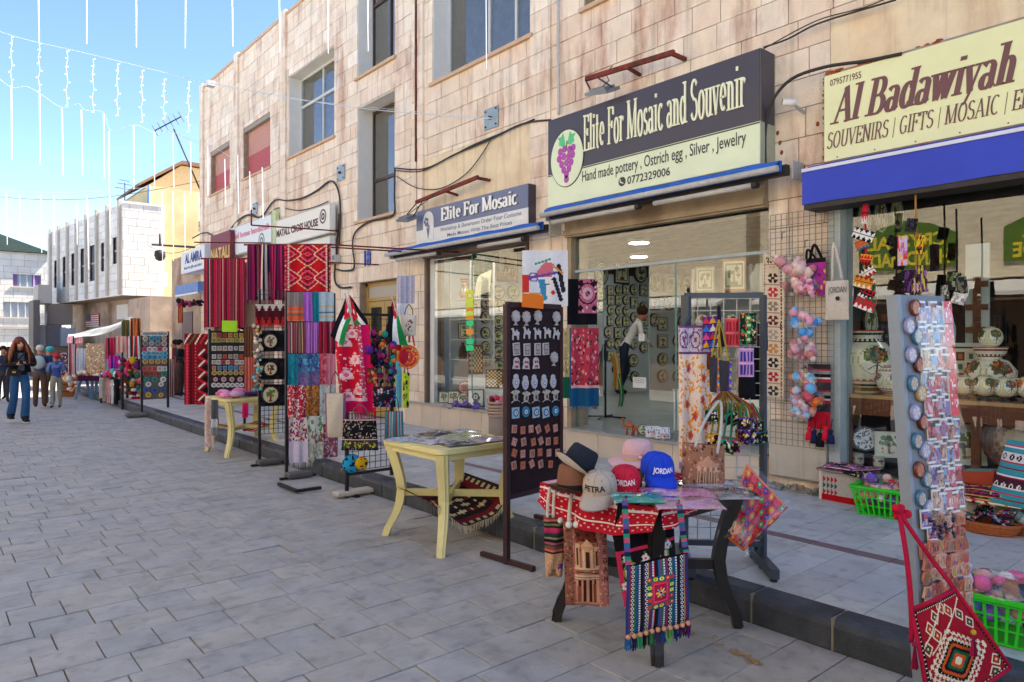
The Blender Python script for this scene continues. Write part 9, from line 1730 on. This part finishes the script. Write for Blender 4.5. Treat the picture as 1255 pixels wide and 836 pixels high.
D=2.56;q=[at(1117,747,D),at(1170,722,D+.02),at(1238,818,D),at(1140,880,D-.05)];t=thing('bedouin_bag','red woven shoulder bag with cream, black, green and orange diamonds, on the grey rack','bag',tuple(sum(q,Vector())/4));f=bil(*q);bu=lambda o_:(lambda s,w_:f(s,w_)-Vector((SN,CS,0))*(o_*(max(math.sin(3.1416*s)*math.sin(3.1416*w_),0))**.5))
b=MB();b.sheet(rb2.a,bu(.022));b.sheet(np.ones((6,6,3))*np.array(lin('7a1020')),lambda s,w_:bu(-.02)(1-s,w_));b.build('body',CLOTH,t);b=MB()
for s0,s1 in((q[0],q[1]),(q[1],q[2]),(q[2],q[3]),(q[3],q[0])):b.tube([s0,(s0+s1)/2-Vector((SN,CS,0))*.01,s1],.008,6,lin('b0183a'))
b.build('piping',CLOTH,t);kn=at(1102,628,2.66);b=MB();rope(b,[kn,at(1112,690,2.6),q[0]+Vector((0,0,.0)),q[0]+Vector((0,0,-.12))],.009,'b0183a');rope(b,[kn,at(1132,672,2.62),q[1]],.009,'b0183a');b.build('strap',CLOTH,t)
b=MB();[b.ball(kn+Vector((R.uniform(-.03,.03),R.uniform(-.02,.02),R.uniform(-.02,.02))),.017,8,6,lin('c01838'))for i in range(7)];b.build('knot',CLOTH,t)
for(u,v,lab)in((1193,775,0),(1121,790,1)):
 p=at(u,v,D-.05);b=MB();b.ball(p,.010,8,6,lin('c8a030' if not lab else '8a2040'));[b.bar(p+Vector((R.uniform(-.004,.004),0,-.006)),p+Vector((R.uniform(-.014,.014),R.uniform(-.01,.01),-.085)),.004,.004,lin(PICK('8a1838','a82048','701030')))for i in range(16)];b.build('tassel',CLOTH,t)
 # ================================================================== festive lights over the street
LW=M('light_tube_plastic','f4f6fa',rough=.4,var=.02,emit=.25);CW=M('white_cable','d8dce2',rough=.6,var=.03)
def strand(lab,P,d,tubes,r=.010,icic=()):
 t=thing('string_lights',lab,'string lights',tuple(at(*P[0],d[0])));Q=[at(u,v,d[0]+(d[1]-d[0])*i/(len(P)-1))for i,(u,v)in enumerate(P)];b=MB();b.tube(curve3(Q,4),.005,4);b.build('cable',CW,t);u0,u1=P[0][0],P[-1][0]
 for(u,va,vb)in tubes:dd=d[0]+(d[1]-d[0])*(u-u0)/(u1-u0);b=MB();b.tube([at(u+R.uniform(-.5,.5),va,dd),at(u+R.uniform(-.3,1.6),vb,dd)],r*dd/13,6);b.build('light_tube',LW,t)
 for(u,va,vb)in icic:
  dd=d[0]+(d[1]-d[0])*(u-u0)/(u1-u0);b=MB();n=7;S__=[at(u+1.2*math.sin(i*2.1),va+(vb-va)*i/n,dd)for i in range(n+1)];b.tube(S__,.0035,4);[b.ball(p+Vector((.03*(-1)**i,0,0)),.014,5,4)for i,p in enumerate(S__)];b.build('icicle_lights',LW,t)
strand('nearest row of long white light tubes along the top of the picture',[(-10,-12),(120,-10),(240,-10),(340,-6),(410,-3),(460,-6),(640,-10)],(9,6.5),[(47,-10,52),(106,-8,54),(167,-8,58),(227,-8,59),(285,-6,57),(342,-6,65),(402,-5,66),(450,-5,63),(596,-8,85),(738,-8,80)][:9],.009)
strand('long sagging strand of icicle lights fixed to the white box on the stone corner',[(-8,36),(30,48),(100,64),(170,81),(230,96),(262,103),(420,130),(560,143),(603,145)],(15,8.2),[],.01,[(14,45,106),(48,53,112),(82,62,130),(114,72,138),(144,78,142),(174,86,150),(201,97,146),(231,100,162)])
strand('zigzag strand of thin white tubes in the middle of the sky',[(-6,92),(14,107),(32,106),(48,114),(76,132),(96,127),(104,135),(127,138),(136,160),(165,153),(190,163),(212,162),(234,172),(262,180),(300,205)],(17,15),[(14,108,196),(48,114,202),(76,133,215),(100,135,215),(127,140,219),(134,161,237),(164,154,232),(189,162,229),(212,163,230),(234,173,239),(255,180,240),(275,195,250),(291,190,262),(306,210,262),(321,205,268)],.009)
strand('faint far strand of light tubes low over the roofs',[(-6,233),(80,236),(160,231),(260,228),(330,222),(400,214)],(24,17),[(8,236,300),(24,240,290),(50,238,310),(66,240,300),(94,250,300),(107,240,330),(134,240,300),(199,235,330),(212,235,320),(226,238,330),(244,236,322),(258,230,300),(340,226,270)],.006)
t=thing('cable_box','small white connection box where the strands meet beside the stone corner','cable box',tuple(at(258,103,12.5)));b=MB();b.box(at(258,103,12.6),(.14,.14,.09));b.build('box',CW,t)
cable('thin wire crossing the facade to the zinc plate',[(262,104),(330,118),(420,128),(500,136),(560,142),(600,144)],.003,5.9,CW,'wire')
cable('second thin wire crossing the lower windows',[(60,190,5),(200,186,5.5),(300,205,5.8),(360,210,5.9),(418,212,5.95)],.003,5.9,CW,'wire')if 0 else None
for i,(a,c_,d0,d1)in enumerate((((-5,241),(245,222),26,20),((180,300),(250,296),24,18))):b=MB();A,B=at(*a,d0),at(*c_,d1);b.tube([A.lerp(B,k/8)-Vector((0,0,.3*math.sin(3.14*k/8)))for k in range(9)],.008,4);solo('overhead_cable',b,IRON,('grey overhead cable crossing the sky above the white building','short overhead cable in front of the yellow wall')[i],'cable')
# ================================================================== small things on the thresholds
def camel(lab,u,X,z,h,face=1):
 c=wp(u,HY,X);c=Vector((c.x,c.y,z));t=thing('camel_figure',lab,'camel figure',tuple(c));f=Vector((0,face,0))*h;U=Vector((0,0,h));o=lin('c0663a');b=MB();S1=Vector((h*.07,0,0))
 b.tube([c+U*.52-f*.30,c+U*.58-f*.15,c+U*.60+f*.05,c+U*.55+f*.24],[h*.10,h*.16,h*.17,h*.10],9,o);b.ball(c+U*.74-f*.02,h*.11,9,6,o,sz=1.1)
 b.tube([c+U*.56+f*.24,c+U*.50+f*.38,c+U*.66+f*.46,c+U*.88+f*.46],[h*.09,h*.07,h*.05,h*.05],8,o);b.tube([c+U*.90+f*.42,c+U*.90+f*.52,c+U*.86+f*.62],[h*.05,h*.055,h*.03],8,o)
 for q,s in((-.22,1),(-.26,-1),(.20,1),(.16,-1)):b.tube([c+U*.5+f*q+S1*s,c+U*.28+f*(q-.02)+S1*s,c+f*q+S1*s],[h*.06,h*.035,h*.03],6,o)
 b.build('body',PAINT,t);b=MB();b.ball(c+U*.70,h*.13,9,5,lin('6a5a6a'),sz=.5);b.build('saddle_cloth',CLOTH,t)
camel('orange brown camel figure standing on the threshold of the open shop',771,5.99,.443,.19);camel('smaller camel figure behind the larger one on the threshold',779,6.0,.443,.13)
plate('small round black and cream plate on the shop threshold',Vector((6.0,wp(788,HY,6.0).y,.52)),.12,.12,False,1,-.8,name='framed_plate',cat='plate',group=None,tilt=.15)
for i,u in enumerate((800,812)):plate('white printed tile leaning on the shop threshold, %s of two'%('left','right')[i],Vector((6.0,wp(u,HY,6.0).y,.51)),.15,.12,True,0,-.8,pix=Pix(14,10,'d8dadd').specks(16,['5a6a8a','b83a44','8a8a90'],NR,(.5,1)),fr=WHITE,name='printed_tile',cat='tile',group=None,tilt=.25)
for i,u in enumerate((804,814)):p=wp(u,HY,5.97);pot('small glass cup of red beads on the shop threshold, %s of two'%('left','right')[i],(p.x,p.y,.443),[(.02,0),(.035,.03),(.035,.07)],('b81f2a','c83a3a','8a8a90'),80+i,name='bead_cup',cat='cup',n=20,base='c8c4c4')
p=wp(610,HY,5.75);c=Vector((p.x,p.y,SW));t=thing('pale_basket','beige plastic basket with pink goods standing on the pavement behind the yellow table','basket',tuple(c));BEI=M('beige_plastic','b89a84',rough=.5)
b=MB()
for k in range(14):a=2*math.pi*k/14;a2=2*math.pi*(k+1)/14;[b.bar(c+Vector((math.cos(a)*.13,math.sin(a)*.13,z)),c+Vector((math.cos(a2)*.13,math.sin(a2)*.13,z)),.006,.022)for z in(.36,.40,.44,.48,.53)];b.bar(c+Vector((math.cos(a)*.12,math.sin(a)*.12,.34)),c+Vector((math.cos(a)*.13,math.sin(a)*.13,.54)),.012,.006)
b.build('side',BEI,t);b=MB();b.lathe([(.12,0),(.12,.34),(.001,.34)],c,16,lin('9a8878'));b.build('stool',PAINT,t)
b=MB();[b.ball(c+Vector((R.uniform(-.08,.08),R.uniform(-.08,.08),.52+R.uniform(0,.07))),.035,8,6,lin(R.choice(('d87a9a','c83a4a','e8c8d0','7a2a3a'))))for i in range(14)];solo('pink_goods',b,CLOTH,'pink and red goods heaped in the beige basket','goods',kind='stuff')
t=thing('street_lantern','dark lantern on a horizontal arm in front of the yellow wall','lantern',tuple(at(198,300,22)));b=MB();b.tube([at(187,300,22),at(238,303,20)],.035,6);b.build('arm',IRON,t);b=MB();q=at(196,302,22);b.tube([q+Vector((0,0,.4)),q],.03,6);b.lathe([(.02,-.1),(.15,-.16),(.17,-.3),(.12,-.42),(.03,-.46)],q,12);b.build('lantern_head',IRON,t)
for(u0,v0,u1,v1,lab)in((776,462,792,476,'white paper notice low on the shop glass'),(783,409,790,418,'small cream notice on the shop glass')):
 a,c_=wp(u0,v0,6.03),wp(u1,v1,6.03);b=MB();b.bx(6.026,6.033,c_.y,a.y,c_.z,a.z,lin('e0dccf'));[b.bx(6.0245,6.026,c_.y+.02,a.y-.02,a.z-.02-k*.02,a.z-.015-k*.02,lin('8a8a88'))for k in range(3)];solo('paper_notice',b,PAINT,lab,'notice')
for i,(u,v)in enumerate(((953,163),(958,187),(1002,152),(956,175),(962,205),(985,205))):p=wp(u,v,FX-.004);b=MB();b.lathe([(.016,0),(.01,.004),(.001,.005)],p,9,(.35,.16,.08),m=Matrix.Rotation(-math.pi/2,3,'Y'),sx=1.4);solo('rusty_bolt_mark',b,RUST,'rusty old fixing on the pier beside the cream sign, %s from the top'%('second','fourth','first','third','fifth','sixth')[i],'fixing')
